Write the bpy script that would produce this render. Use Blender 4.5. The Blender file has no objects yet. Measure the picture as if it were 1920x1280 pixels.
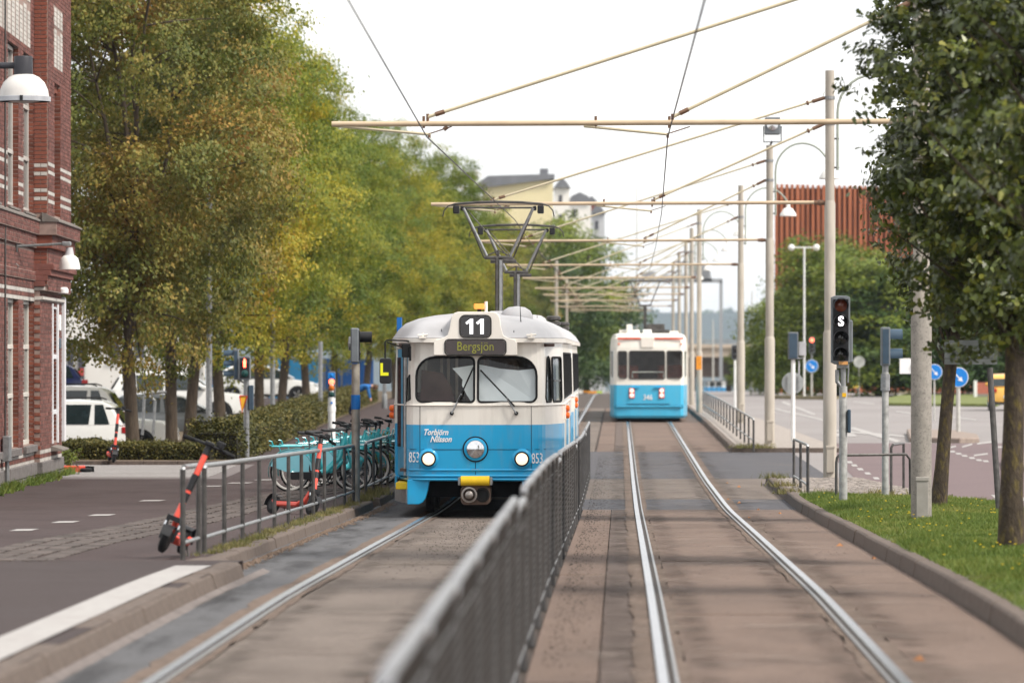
import bpy, bmesh, math, random
import numpy as np
from mathutils import Vector, Matrix
random.seed(7); R0 = np.random.default_rng(11)
SC = bpy.context.scene; COL = SC.collection
# ---------------------------------------------------------------- camera, sky, sun, exposure
F, CX, HY, CZ, SL = 9000.0, 960.0, 668.0, 2.4, 0.02244   # focal length (px of a 1920 frame), horizon row, eye height, heading of the tracks
cam = bpy.data.objects.new('camera', bpy.data.cameras.new('camera')); COL.objects.link(cam); SC.camera = cam
cam.location = (0, 0, CZ); cam.rotation_euler = (math.pi/2, 0, 0)
cam.data.sensor_width = 36; cam.data.lens = F/1920*36; cam.data.shift_y = (HY-640)/1920
cam.data.clip_start = .5; cam.data.clip_end = 9000
cam.data.dof.use_dof = True; cam.data.dof.focus_distance = 70; cam.data.dof.aperture_fstop = 2.9
SC.view_settings.view_transform = 'Standard'; SC.view_settings.look = 'None'
SC.view_settings.exposure = 0.9; SC.view_settings.gamma = 1
SUN_EL, SUN_AZ = math.radians(48), math.radians(118)       # azimuth clockwise from +Y
W = bpy.data.worlds.new('World'); SC.world = W; W.use_nodes = True
n = W.node_tree.nodes; l = W.node_tree.links; n.clear()
out = n.new('ShaderNodeOutputWorld'); mix = n.new('ShaderNodeMixShader'); b1 = n.new('ShaderNodeBackground'); b2 = n.new('ShaderNodeBackground')
sky = n.new('ShaderNodeTexSky'); sky.sky_type = 'NISHITA'; sky.sun_disc = False; sky.sun_elevation = SUN_EL; sky.sun_rotation = SUN_AZ
b1.inputs[1].default_value = .1; l.new(sky.outputs[0], b1.inputs[0])
tc = n.new('ShaderNodeTexCoord'); mp = n.new('ShaderNodeMapping'); mp.inputs['Scale'].default_value = (1, 1, 3.2)
nz = n.new('ShaderNodeTexNoise'); nz.inputs['Scale'].default_value = 7; nz.inputs['Detail'].default_value = 6; nz.inputs['Roughness'].default_value = .55
rp = n.new('ShaderNodeValToRGB'); rp.color_ramp.elements[0].position = .28; rp.color_ramp.elements[1].position = .62
rp.color_ramp.elements[0].color = (.60, .62, .645, 1); rp.color_ramp.elements[1].color = (1, .98, .95, 1)
l.new(tc.outputs['Generated'], mp.inputs[0]); l.new(mp.outputs[0], nz.inputs['Vector']); l.new(nz.outputs[0], rp.inputs[0]); l.new(rp.outputs[0], b2.inputs[0])
b2.inputs[1].default_value = .84
mix.inputs[0].default_value = .93; l.new(b1.outputs[0], mix.inputs[1]); l.new(b2.outputs[0], mix.inputs[2]); l.new(mix.outputs[0], out.inputs[0])
sl = bpy.data.lights.new('sun', 'SUN'); sl.energy = 2.7; sl.angle = math.radians(13); sl.color = (1, .935, .85)
so = bpy.data.objects.new('sun', sl); COL.objects.link(so)
sd = Vector((math.sin(SUN_AZ)*math.cos(SUN_EL), math.cos(SUN_AZ)*math.cos(SUN_EL), math.sin(SUN_EL)))
so.rotation_euler = sd.to_track_quat('Z', 'Y').to_euler(); so.location = sd*300
cy = SC.cycles; cy.max_bounces = 8; cy.diffuse_bounces = 3; cy.glossy_bounces = 3; cy.transmission_bounces = 6; cy.transparent_max_bounces = 12
cy.volume_bounces = 0; cy.caustics_reflective = False; cy.caustics_refractive = False; cy.use_denoising = True; cy.sample_clamp_indirect = 6
# ---------------------------------------------------------------- places
KN = [(0, 1.93), (28.5, 1.94), (39.5, 1.987), (57.1, 2.18), (74.4, 2.378), (93.7, 2.416), (156.7, 2.21), (260, 2.1), (400, 2.9), (600, 4.5), (1000, 7.3), (9000, 63)]
def _lz(d):
    d = max(0, d)
    for (a, p), (b, q) in zip(KN, KN[1:]):
        if d <= b: return p+(q-p)*(d-a)/(b-a)
    return KN[-1][1]
def gz(d):                                   # height of the street at the distance d
    w = min(6., max(1.5, d*.05)); return CZ-(_lz(d-w)+2*_lz(d-w/2)+2*_lz(d)+2*_lz(d+w/2)+_lz(d+w))/8
def T(u, d, h=0): return Vector((u+SL*d, d, gz(d)+h))         # u: across, measured from the line of the tracks
def P(px, py, d): return Vector(((px-CX)/F*d, d, CZ-(py-HY)/F*d))
def GD(py, h=0):
    a, b = 6., 900.
    for _ in range(60):
        m = (a+b)/2
        if HY+F*(CZ-gz(m)-h)/m > py: a = m
        else: b = m
    return a
def GP(px, py, h=0):
    d = GD(py, h); return Vector(((px-CX)/F*d, d, gz(d)+h))
ROT = -math.atan(SL)
# ---------------------------------------------------------------- mesh helpers
def wmat(o):
    m = Matrix.Identity(4)
    while o is not None: m = Matrix.Translation(o.location) @ o.rotation_euler.to_matrix().to_4x4() @ m; o = o.parent
    return m
class MB:
    def __init__(s): s.v = []; s.f = []; s.m = []; s.st = []
    def add(s, vs, fs, mi=0):
        o = len(s.v); s.st.append((o, len(s.f))); s.v += [tuple(v) for v in vs]; s.f += [tuple(i+o for i in f) for f in fs]; s.m += [mi]*len(fs); return s
    def box(s, x0, x1, y0, y1, z0, z1, mi=0):
        return s.add([(x0,y0,z0),(x1,y0,z0),(x1,y1,z0),(x0,y1,z0),(x0,y0,z1),(x1,y0,z1),(x1,y1,z1),(x0,y1,z1)],
                     [(0,3,2,1),(4,5,6,7),(0,1,5,4),(1,2,6,5),(2,3,7,6),(3,0,4,7)], mi)
    def obox(s, c, sx, sy, sz, M, mi=0):
        c = Vector(c); vs = []
        for z in (-.5, .5):
            for x, y in ((-.5,-.5),(.5,-.5),(.5,.5),(-.5,.5)): vs.append(c+M@Vector((x*sx, y*sy, z*sz)))
        return s.add(vs, [(0,3,2,1),(4,5,6,7),(0,1,5,4),(1,2,6,5),(2,3,7,6),(3,0,4,7)], mi)
    def tube(s, pts, r, n=8, mi=0, cap=True):
        pts = [Vector(p) for p in pts]; N = len(pts); rs = r if isinstance(r, (list, tuple)) else [r]*N
        vs = []; ref = None
        for i, p in enumerate(pts):
            t = (pts[min(i+1, N-1)]-pts[max(i-1, 0)])
            if t.length < 1e-9: t = Vector((0,0,1))
            t.normalize()
            if ref is None: ref = Vector((0,0,1)) if abs(t.z) < .9 else Vector((1,0,0))
            a = t.cross(ref)
            if a.length < 1e-6: a = t.orthogonal()
            a.normalize(); b = a.cross(t).normalized(); ref = b
            for k in range(n):
                an = 2*math.pi*k/n; vs.append(p+(a*math.cos(an)+b*math.sin(an))*rs[i])
        fs = [(i*n+k, i*n+(k+1)%n, (i+1)*n+(k+1)%n, (i+1)*n+k) for i in range(N-1) for k in range(n)]
        if cap: fs += [tuple(range(n-1, -1, -1)), tuple((N-1)*n+k for k in range(n))]
        return s.add(vs, fs, mi)
    def lathe(s, prof, c=(0,0,0), n=16, axis='z', mi=0, a0=0, a1=2*math.pi, cap=True):
        c = Vector(c); full = abs(a1-a0-2*math.pi) < 1e-6; m = n if full else n+1; vs = []
        for r, z in prof:
            for k in range(m):
                an = a0+(a1-a0)*k/n; x, y = r*math.cos(an), r*math.sin(an)
                vs.append(c+(Vector((x,y,z)) if axis == 'z' else Vector((x,z,y)) if axis == 'y' else Vector((z,x,y))))
        fs = []
        for i in range(len(prof)-1):
            for k in range(n): fs.append((i*m+k, i*m+(k+1)%m, (i+1)*m+(k+1)%m, (i+1)*m+k))
        if full and cap:
            if prof[0][0] > 1e-5: fs.append(tuple(range(m-1, -1, -1)))
            if prof[-1][0] > 1e-5: fs.append(tuple((len(prof)-1)*m+k for k in range(m)))
        return s.add(vs, fs, mi)
    def prism(s, poly, a, b, axis='y', mi=0):           # polygon in the plane across an axis, pulled from a to b
        n = len(poly); g = {'y': lambda p, t: (p[0], t, p[1]), 'x': lambda p, t: (t, p[0], p[1]), 'z': lambda p, t: (p[0], p[1], t)}[axis]
        return s.add([g(p, a) for p in poly]+[g(p, b) for p in poly],
                     [tuple(range(n)), tuple(range(2*n-1, n-1, -1))]+[(i, i+n, (i+1) % n+n, (i+1) % n) for i in range(n)], mi)
    def loft(s, rings, mi=0, cap=True, closed=True):
        n = len(rings[0]); vs = [v for r in rings for v in r]; kk = n if closed else n-1
        fs = [(i*n+k, i*n+(k+1)%n, (i+1)*n+(k+1)%n, (i+1)*n+k) for i in range(len(rings)-1) for k in range(kk)]
        if cap: fs += [tuple(range(n-1, -1, -1)), tuple((len(rings)-1)*n+k for k in range(n))]
        return s.add(vs, fs, mi)
    def each(s, name, mats, parent=None, **k):          # every piece an object of its own
        e = s.st+[(len(s.v), len(s.f))]; r = None
        for (a, p), (b, q) in zip(e, e[1:]):
            t = MB(); t.v = s.v[a:b]; t.f = [tuple(i-a for i in f) for f in s.f[p:q]]; t.m = s.m[p:q]; r = t.build(name, mats, parent, **k)
        return r
    def build(s, name, mats, parent=None, smooth=False, bevel=0, world=False, seg=1, ang=38, recalc=True):
        me = bpy.data.meshes.new(name); vs = s.v
        if world and parent is not None:
            inv = wmat(parent).inverted(); vs = [inv@Vector(v) for v in vs]
        me.from_pydata([tuple(v) for v in vs], [], s.f)
        if not isinstance(mats, (list, tuple)): mats = [mats]
        for m in mats: me.materials.append(m)
        if len(mats) > 1: me.polygons.foreach_set('material_index', s.m)
        if recalc or bevel or smooth:
            bm = bmesh.new(); bm.from_mesh(me)
            if recalc: bmesh.ops.recalc_face_normals(bm, faces=bm.faces)
            if bevel:
                es = [e for e in bm.edges if len(e.link_faces) == 2 and e.calc_face_angle(0) > .6]
                bmesh.ops.bevel(bm, geom=es, offset=bevel, segments=seg, profile=.6, affect='EDGES', clamp_overlap=True)
            if smooth:
                for f in bm.faces: f.smooth = True
                for e in bm.edges:
                    if len(e.link_faces) != 2 or e.calc_face_angle(0) > math.radians(ang): e.smooth = False
            bm.to_mesh(me); bm.free()
        o = bpy.data.objects.new(name, me); COL.objects.link(o)
        if parent is not None: o.parent = parent
        return o
def thing(name, label, cat, loc=(0,0,0), rz=0, group=None):
    o = bpy.data.objects.new(name, None); COL.objects.link(o); o.location = loc; o.rotation_euler = (0, 0, rz); o.empty_display_size = .2
    o['label'] = label; o['category'] = cat
    if group: o['group'] = group
    return o
def tag(o, label, cat, group=None):
    o['label'] = label; o['category'] = cat
    if group: o['group'] = group
    return o
def struct(o, label=None, kind='structure'):
    o['kind'] = kind
    if label: o['label'] = label
    return o
def setting(name, loc=(0,0,0), label=None):
    o = bpy.data.objects.new(name, None); COL.objects.link(o); o.location = loc; o['kind'] = 'structure'
    if label: o['label'] = label
    return o
def copy_tree(o, parent=None):
    c = o.copy(); COL.objects.link(c); c.parent = parent
    for ch in o.children: copy_tree(ch, c)
    return c
def put(me, name, parent, loc, rot=(0,0,0), scale=None):
    o = bpy.data.objects.new(name, me); COL.objects.link(o); o.parent = parent; o.location = loc; o.rotation_euler = rot
    if scale: o.scale = scale
    return o
def extr(mb, sec, d0, d1, step=2., mi=0, closed=True, off=None):     # section of (u, h) pulled along the tracks
    n = max(1, int(math.ceil((d1-d0)/step))); rings = []
    for i in range(n+1):
        d = d0+(d1-d0)*i/n; rings.append([T(u, d, h) for u, h in sec])
    return mb.loft(rings, mi, cap=closed, closed=closed)
def sheet(name, xl, xr, d0, d1, h, mat, step=3., parent=None, nx=1, usex=False):
    mb = MB(); n = max(1, int(math.ceil((d1-d0)/step))); vs = []
    fl = xl if callable(xl) else (lambda d: xl); fr = xr if callable(xr) else (lambda d: xr); fh = h if callable(h) else (lambda d: h)
    for i in range(n+1):
        d = d0+(d1-d0)*i/n
        for k in range(nx+1):
            u = fl(d)+(fr(d)-fl(d))*k/nx
            vs.append((u if usex else u+SL*d, d, gz(d)+fh(d)))
    m = nx+1
    mb.add(vs, [(i*m+k, i*m+k+1, (i+1)*m+k+1, (i+1)*m+k) for i in range(n) for k in range(nx)])
    return mb.build(name, mat, parent)
def poly_sheet(name, pts, h, mat, parent=None):       # flat patch from ground points (x, d)
    mb = MB(); mb.add([(x, d, gz(d)+h) for x, d in pts], [tuple(range(len(pts)))])
    return mb.build(name, mat, parent)
def text(s, size, loc, rot, mat, parent, name='lettering', shear=0, bold=0, sx=1, ext=.002, align='CENTER', space=1):
    c = bpy.data.curves.new(name, 'FONT'); c.body = s; c.size = size; c.align_x = align; c.align_y = 'CENTER'; c.shear = shear; c.offset = bold; c.extrude = ext; c.space_character = space
    c.materials.append(mat); c.resolution_u = 3
    f = bpy.data.objects.new(name, c); COL.objects.link(f); bpy.context.view_layer.update()
    me = bpy.data.meshes.new_from_object(f.evaluated_get(bpy.context.evaluated_depsgraph_get())); bpy.data.objects.remove(f, do_unlink=True)
    o = bpy.data.objects.new(name, me); COL.objects.link(o); o.parent = parent; o.location = loc; o.rotation_euler = rot; o.scale = (sx, 1, 1); return o
def rrect(x0, x1, z0, z1, r, k=4):                     # rounded rectangle; r one value or four (bl, br, tr, tl)
    rs = r if isinstance(r, (list, tuple)) else [r]*4; pts = []
    for (cx, cz, a, q) in ((x0+rs[0], z0+rs[0], math.pi, rs[0]), (x1-rs[1], z0+rs[1], 1.5*math.pi, rs[1]), (x1-rs[2], z1-rs[2], 0, rs[2]), (x0+rs[3], z1-rs[3], .5*math.pi, rs[3])):
        for i in range(k+1): t = a+i/k*math.pi/2; pts.append((cx+q*math.cos(t), cz+q*math.sin(t)))
    return pts
# ---------------------------------------------------------------- materials
_MC = {}
def M(name, col, rough=.6, metal=0, var=.14, sc=6, bump=0, bsc=60, spec=.28, coat=0, isl=0, dirt=0, dcol=(.03,.025,.02), dsc=2., emit=0, alpha=1, trans=0, stretch=None, tl=0, ramp=None, big=0, rvar=0):
    if name in _MC: return _MC[name]
    m = bpy.data.materials.new(name); m.use_nodes = True; nt = m.node_tree; N = nt.nodes; L = nt.links; b = N['Principled BSDF']
    b.inputs['Roughness'].default_value = rough; b.inputs['Metallic'].default_value = metal; b.inputs['Specular IOR Level'].default_value = spec
    if coat: b.inputs['Coat Weight'].default_value = coat; b.inputs['Coat Roughness'].default_value = .06
    if trans: b.inputs['Transmission Weight'].default_value = trans
    if alpha < 1: b.inputs['Alpha'].default_value = alpha
    if emit: b.inputs['Emission Color'].default_value = (*col, 1); b.inputs['Emission Strength'].default_value = emit
    tc = N.new('ShaderNodeTexCoord'); vec = tc.outputs['Object']
    if stretch:
        mp = N.new('ShaderNodeMapping'); mp.inputs['Scale'].default_value = stretch; L.new(vec, mp.inputs[0]); vec = mp.outputs[0]
    def noise(scale, det=5):
        q = N.new('ShaderNodeTexNoise'); q.inputs['Scale'].default_value = scale; q.inputs['Detail'].default_value = det; L.new(vec, q.inputs['Vector']); return q.outputs[0]
    def mixc(f, a, c, bt='MIX'):
        q = N.new('ShaderNodeMix'); q.data_type = 'RGBA'; q.blend_type = bt
        if isinstance(f, float): q.inputs[0].default_value = f
        else: L.new(f, q.inputs[0])
        for k, x in ((6, a), (7, c)):
            if isinstance(x, tuple): q.inputs[k].default_value = (*x[:3], 1)
            else: L.new(x, q.inputs[k])
        return q.outputs[2]
    def mr(x, a, c, lo, hi):
        q = N.new('ShaderNodeMapRange'); L.new(x, q.inputs[0]); q.inputs[1].default_value = a; q.inputs[2].default_value = c; q.inputs[3].default_value = lo; q.inputs[4].default_value = hi; return q.outputs[0]
    c = None
    if ramp:
        g = N.new('ShaderNodeNewGeometry'); oi = N.new('ShaderNodeObjectInfo')
        q = N.new('ShaderNodeTexNoise'); q.noise_dimensions = '4D'; q.inputs['Scale'].default_value = big or .35; q.inputs['Detail'].default_value = 2; L.new(g.outputs['Position'], q.inputs['Vector']); L.new(oi.outputs['Random'], q.inputs['W'])
        ad = N.new('ShaderNodeMath'); ad.operation = 'MULTIPLY_ADD'; L.new(g.outputs['Random Per Island'], ad.inputs[0]); ad.inputs[1].default_value = isl; L.new(mr(q.outputs[0], .3, .7, 0, 1-isl), ad.inputs[2])
        r = N.new('ShaderNodeValToRGB'); e = r.color_ramp.elements
        while len(e) < len(ramp): e.new(.5)
        for k, (p_, c_) in enumerate(ramp): e[k].position = p_; e[k].color = (*c_, 1)
        L.new(ad.outputs[0], r.inputs[0]); c = r.outputs[0]
    else:
        lo = tuple(x*(1-var) for x in col); hi = tuple(min(1, x*(1+var)) for x in col)
        if isl:
            g = N.new('ShaderNodeNewGeometry'); c = mixc(g.outputs['Random Per Island'], tuple(x*(1-isl) for x in col), tuple(min(1, x*(1+isl)) for x in col))
            c = mixc(mr(noise(sc), .3, .7, 1-var, 1), (0,0,0), c)
        elif var: c = mixc(mr(noise(sc), .3, .7, 0, 1), lo, hi)
    if big and not ramp and c is not None:
        c = mixc(mr(noise(big, 3), .35, .7, 0, .55), c, tuple(x*.72 for x in col))
    if dirt:
        base = c if c is not None else tuple(col)
        f = mr(noise(dsc, 6), .52, .72, 0, dirt); c = mixc(f, base, dcol)
    if c is not None: L.new(c, b.inputs['Base Color'])
    else: b.inputs['Base Color'].default_value = (*col, 1)
    if rvar: L.new(mr(noise(sc*1.7), .3, .7, max(.03, rough-rvar), min(1, rough+rvar)), b.inputs['Roughness'])
    if bump:
        bp = N.new('ShaderNodeBump'); bp.inputs['Strength'].default_value = bump; bp.inputs['Distance'].default_value = .02
        L.new(noise(bsc, 6), bp.inputs['Height']); L.new(bp.outputs[0], b.inputs['Normal'])
    if tl:
        ms = N.new('ShaderNodeMixShader'); ms.inputs[0].default_value = tl; t = N.new('ShaderNodeBsdfTranslucent')
        if c is not None: L.new(c, t.inputs[0])
        else: t.inputs[0].default_value = (*col, 1)
        L.new(b.outputs[0], ms.inputs[1]); L.new(t.outputs[0], ms.inputs[2]); L.new(ms.outputs[0], N['Material Output'].inputs[0])
    _MC[name] = m; return m
def GLASS(name, tint=(.8,.85,.85), refl=.08, rough=.02):
    if name in _MC: return _MC[name]
    m = bpy.data.materials.new(name); m.use_nodes = True; N = m.node_tree.nodes; L = m.node_tree.links; N.clear()
    o = N.new('ShaderNodeOutputMaterial'); mx = N.new('ShaderNodeMixShader'); t = N.new('ShaderNodeBsdfTransparent'); g = N.new('ShaderNodeBsdfGlossy'); f = N.new('ShaderNodeLayerWeight'); f.inputs[0].default_value = .5; pw = N.new('ShaderNodeMath'); pw.operation = 'POWER'; pw.inputs[1].default_value = 5; L.new(f.outputs['Facing'], pw.inputs[0])
    t.inputs[0].default_value = (*tint, 1); g.inputs['Roughness'].default_value = rough; 
    ad = N.new('ShaderNodeMath'); ad.operation = 'ADD'; ad.use_clamp = True; ad.inputs[1].default_value = .04+refl; L.new(pw.outputs[0], ad.inputs[0])
    L.new(ad.outputs[0], mx.inputs[0]); L.new(t.outputs[0], mx.inputs[1]); L.new(g.outputs[0], mx.inputs[2]); L.new(mx.outputs[0], o.inputs[0]); _MC[name] = m; return m
def STAIN(name, col, sc, lo, hi, amt, stretch=(1, 1, 1), u0=0, u1=1, w=.1):     # worn-in dirt with a ragged outline of its own
    if name in _MC: return _MC[name]
    m = bpy.data.materials.new(name); m.use_nodes = True; N = m.node_tree.nodes; L = m.node_tree.links; b = N['Principled BSDF']; b.inputs['Base Color'].default_value = (*col, 1); b.inputs['Roughness'].default_value = .9; b.inputs['Specular IOR Level'].default_value = .15
    tc = N.new('ShaderNodeTexCoord'); mp = N.new('ShaderNodeMapping'); mp.inputs['Scale'].default_value = stretch; q = N.new('ShaderNodeTexNoise'); q.inputs['Scale'].default_value = sc; q.inputs['Detail'].default_value = 9; q.inputs['Roughness'].default_value = .65
    r = N.new('ShaderNodeMapRange'); r.inputs[1].default_value = lo; r.inputs[2].default_value = hi; r.inputs[4].default_value = amt
    L.new(tc.outputs['Object'], mp.inputs[0]); L.new(mp.outputs[0], q.inputs['Vector']); L.new(q.outputs[0], r.inputs[0]); 
    sp = N.new('ShaderNodeSeparateXYZ'); L.new(tc.outputs['Object'], sp.inputs[0]); ma = N.new('ShaderNodeMath'); ma.operation = 'MULTIPLY_ADD'; L.new(sp.outputs[1], ma.inputs[0]); ma.inputs[1].default_value = -SL; L.new(sp.outputs[0], ma.inputs[2]); al = r.outputs[0]
    for a_, b_ in ((u0, u0+w), (u1, u1-w)):
        e = N.new('ShaderNodeMapRange'); e.interpolation_type = 'SMOOTHSTEP'; L.new(ma.outputs[0], e.inputs[0]); e.inputs[1].default_value = min(a_, b_); e.inputs[2].default_value = max(a_, b_); e.inputs[3].default_value = 0 if a_ < b_ else 1; e.inputs[4].default_value = 1 if a_ < b_ else 0
        x = N.new('ShaderNodeMath'); x.operation = 'MULTIPLY'; L.new(al, x.inputs[0]); L.new(e.outputs[0], x.inputs[1]); al = x.outputs[0]
    L.new(al, b.inputs['Alpha']); _MC[name] = m; return m
def EM(name, col, s):
    return M(name, col, rough=.3, var=0, emit=s)
m_steel = M('galvanised_steel', (.30,.305,.31), .42, .7, var=.2, sc=14, rvar=.1)
m_dkst = M('weathered_steel', (.085,.08,.076), .45, .5, var=.35, sc=9, rvar=.12)
m_black = M('black_plastic', (.016,.016,.018), .45, var=.2)
m_rub = M('rubber', (.008,.008,.009), .8, var=.2)
m_sig = M('signal_grey', (.15,.165,.18), .5, var=.12)
m_sigb = M('signal_blue_grey', (.045,.075,.11), .45, var=.12)
m_white = M('white_paint', (.78,.78,.77), .45, var=.05)
m_pole = M('beige_pole_paint', (.42,.38,.325), .5, var=.12, sc=2.5, dirt=.45, dcol=(.20,.165,.13), dsc=1.6, stretch=(2,2,.5))
m_conc = M('pole_concrete', (.25,.23,.205), .85, var=.15, sc=9, dirt=.6, dcol=(.07,.062,.055), dsc=42, bump=.3, bsc=80)
# ================================================================ the ground
m_asph = M('grey_asphalt', (.112,.112,.118), .9, var=.2, sc=40, bump=.5, bsc=220, dirt=.45, dcol=(.07,.066,.064), dsc=1.0)
m_asphd = M('dark_asphalt_patch', (.082,.080,.088), .88, var=.14, sc=30, bump=.4, bsc=200, dirt=.35, dcol=(.13,.115,.105), dsc=.6)
m_pav = M('purple_brown_paving', (.062,.043,.042), .85, var=.22, sc=24, bump=.45, bsc=90, dirt=.45, dcol=(.055,.042,.041), dsc=.6, big=.25)
m_plat = M('platform_paving', (.048,.035,.034), .85, var=.2, sc=30, bump=.4, bsc=60, dirt=.3, dcol=(.06,.05,.05), dsc=.8)
m_slab = M('pinkish_concrete', (.162,.115,.092), .85, var=.3, sc=38, bump=.4, bsc=70, dirt=.6, dcol=(.085,.062,.052), dsc=.55, big=.2)
m_slab2 = M('comb_textured_concrete', (.120,.092,.080), .88, var=.16, sc=60, bump=.6, bsc=120, dirt=.3, dcol=(.075,.058,.05), dsc=1.0, stretch=(.25,1,1))
m_sand = M('sandy_concrete', (.160,.131,.113), .9, var=.3, sc=42, bump=.4, bsc=90, dirt=.6, dcol=(.095,.078,.066), dsc=.6, big=.25)
m_joint = M('dark_joint', (.075,.06,.052), .95, var=.3, sc=20)
m_mort = M('crumbling_mortar', (.155,.115,.092), .95, var=.3, sc=14, bump=1, bsc=50, dirt=.8, dcol=(.07,.055,.045), dsc=6)
m_rail = M('polished_rail', (.46,.47,.50), .27, 1, var=.04, sc=1)
m_groove = M('rust_with_groove_shade', (.04,.031,.026), .7, .3, var=.4, sc=10)  # rust colour, darkened further to paint the shade of a deeper groove
m_road = M('pale_road_asphalt', (.255,.235,.23), .85, var=.1, sc=20, bump=.3, bsc=150, dirt=.45, dcol=(.21,.175,.175), dsc=.12, big=.06)
m_roadr = M('reddish_road_asphalt', (.148,.108,.110), .85, var=.1, sc=20, bump=.3, bsc=150, dirt=.4, dcol=(.11,.085,.09), dsc=.3)
m_kerb = M('kerb_granite', (.125,.098,.083), .85, var=.2, sc=18, bump=.5, bsc=60, dirt=.5, dcol=(.09,.07,.06), dsc=3)
m_line = M('road_marking_white', (.34,.325,.315), .8, var=.1, sc=12, dirt=.5, dcol=(.27,.24,.23), dsc=4)
m_earth = M('bare_earth', (.12,.09,.06), .95, var=.3, sc=8, bump=.6, bsc=40)
struct(sheet('ground', -1500, 2500, 2, 7100, -.55, M('far_ground', (.16,.15,.13), .95, var=.2, sc=.05), step=12, usex=True))
struct(sheet('track_bed', -3.88, 2.80, 4, 330, -.03, m_joint, step=2))
TB = setting('track_paving')
def slabs(u0, u1, d0, d1, L, mat, name='concrete_slab', h=0., gap=.03):
    d = d0
    while d < d1-.05:
        e = min(d+L, d1); mb = MB(); dz = random.uniform(-.006, .004)
        extr(mb, [(u0, -.03), (u1, -.03), (u1, h+dz), (u0, h+dz)], d+gap/2, e-gap/2, 1.6); mb.build(name, mat, TB, bevel=.004); d = e
XA, XB, XC, XD = 74.3, 80.5, 94.8, 118.   # bands of the level crossing
for a, b in ((12, XA), (XD, 200)):
    slabs(-.57, -.135, a, b, 8.3, m_slab); slabs(-.125, .10, a, b, 8.3, m_slab2)
    slabs(.42, 1.54, a, b, 6.2, m_slab); slabs(1.86, 2.72, a, b, 6.2, m_slab); slabs(-2.63, -1.5, a, b, 9, m_sand); slabs(-1.19, -.63, a, b, 9, m_sand)
for a, b, mt in ((XA, XB, m_asphd), (XB, XC, m_sand), (XC, XD, m_asphd)):
    nm = 'asphalt_band' if mt is m_asphd else 'crossing_slab'
    for u0, u1 in ((-1.19, .12), (.40, 1.56), (1.83, 4.2), (-2.63, -1.5)): slabs(u0, u1, a, b, 30, mt, nm)
struct(sheet('asphalt_strip', -3.86, -2.93, 4, 330, .0, m_asph, step=2))
# mortar strips beside the rails
MS = setting('mortar_strips')
for u in (.258, 1.693, -2.79, -1.355):
    for s in (-1, 1):
        mb = MB(); N = 420
        w0, w1 = .035, .172; vs = []
        for i in range(N+1):
            d = 12+(200-12)*(i/N)**1.4; jag = (.010*math.sin(d*2.3+u*9)+.012*math.sin(d*.71+s)+random.uniform(-.006, .006)-(random.uniform(.015, .04) if random.random() < .10 else 0)) if d < 75 or d > 118 else random.uniform(-.006, .006)
            vs += [T(u+s*w0+(.0 if s < 0 else .05)*(1 if u in (.258, -2.79) else 0)-(.05 if s < 0 and u in (1.693, -1.355) else 0), d, .003), T(u+s*(w1+jag), d, .006+random.uniform(-.003, .003))]
        mb.add(vs, [(2*i, 2*i+1, 2*i+3, 2*i+2) for i in range(N)]); mb.build('mortar_strip', m_mort, MS)
# ground-in dirt beside the rails and broad stains over the paving
DS = setting('paving_stains')
def stain(k, u0, u1, h_, d0=13, d1=125):
    nm, col, sc, lo, hi, amt, stt, w = {'rail': ('rail_dirt', (.030,.023,.019), 2.6, .38, .68, .40, (1, .5, 1), .46), 'broad': ('broad_stain', (.045,.034,.029), .7, .46, .78, .22, (1.3, .6, 1), .2), 'scuff': ('pale_scuff', (.26,.215,.185), 1.3, .52, .8, .5, (1, .6, 1), .2), 'wet': ('wet_streak', (.03,.028,.03), 1.1, .46, .7, .5, (2.2, .3, 1), .3)}[k]
    sheet('stain', u0, u1, d0, d1, h_, STAIN('%s_%.2f' % (nm, u0), col, sc, lo, hi, amt, stt, u0, u1, w*(u1-u0)), 2, DS)
for a_ in (('rail', .36, .72, .0085), ('rail', 1.24, 1.60, .0085), ('rail', -.22, .20, .0085), ('rail', 1.74, 2.15, .0085), ('rail', -2.70, -2.30, .0085), ('rail', -1.75, -1.40, .0085), ('broad', -.62, 2.75, .0105), ('scuff', -.6, 2.7, .0125), ('broad', -2.66, -.6, .0105), ('scuff', -2.66, -.6, .0125), ('wet', -3.8, -2.93, .0065), ('rail', -3.82, -3.45, .0085), ('broad', -15, -4.0, .128, 45, 89), ('broad', -9, -3.9, .158, 14, 44.4)): stain(*a_)
# rails: running head, groove and guard lip
def rail(u, inner, label):
    r = thing('tram_rail', label, 'rail', T(u, 12), 0, 'grooved tram rails')
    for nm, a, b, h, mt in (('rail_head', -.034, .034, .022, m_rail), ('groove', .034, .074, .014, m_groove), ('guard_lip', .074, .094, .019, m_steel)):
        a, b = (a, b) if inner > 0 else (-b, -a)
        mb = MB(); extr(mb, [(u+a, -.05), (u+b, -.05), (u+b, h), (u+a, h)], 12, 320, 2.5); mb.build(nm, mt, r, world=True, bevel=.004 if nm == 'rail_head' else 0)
rail(.258, 1, 'left polished rail of the track behind the departing tram')
rail(1.693, -1, 'right polished rail of the track nearest the grass verge')
rail(-2.79, 1, 'left rail of the oncoming tram track beside the asphalt strip')
rail(-1.355, -1, 'right rail of the oncoming track close to the mesh fence')
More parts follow.
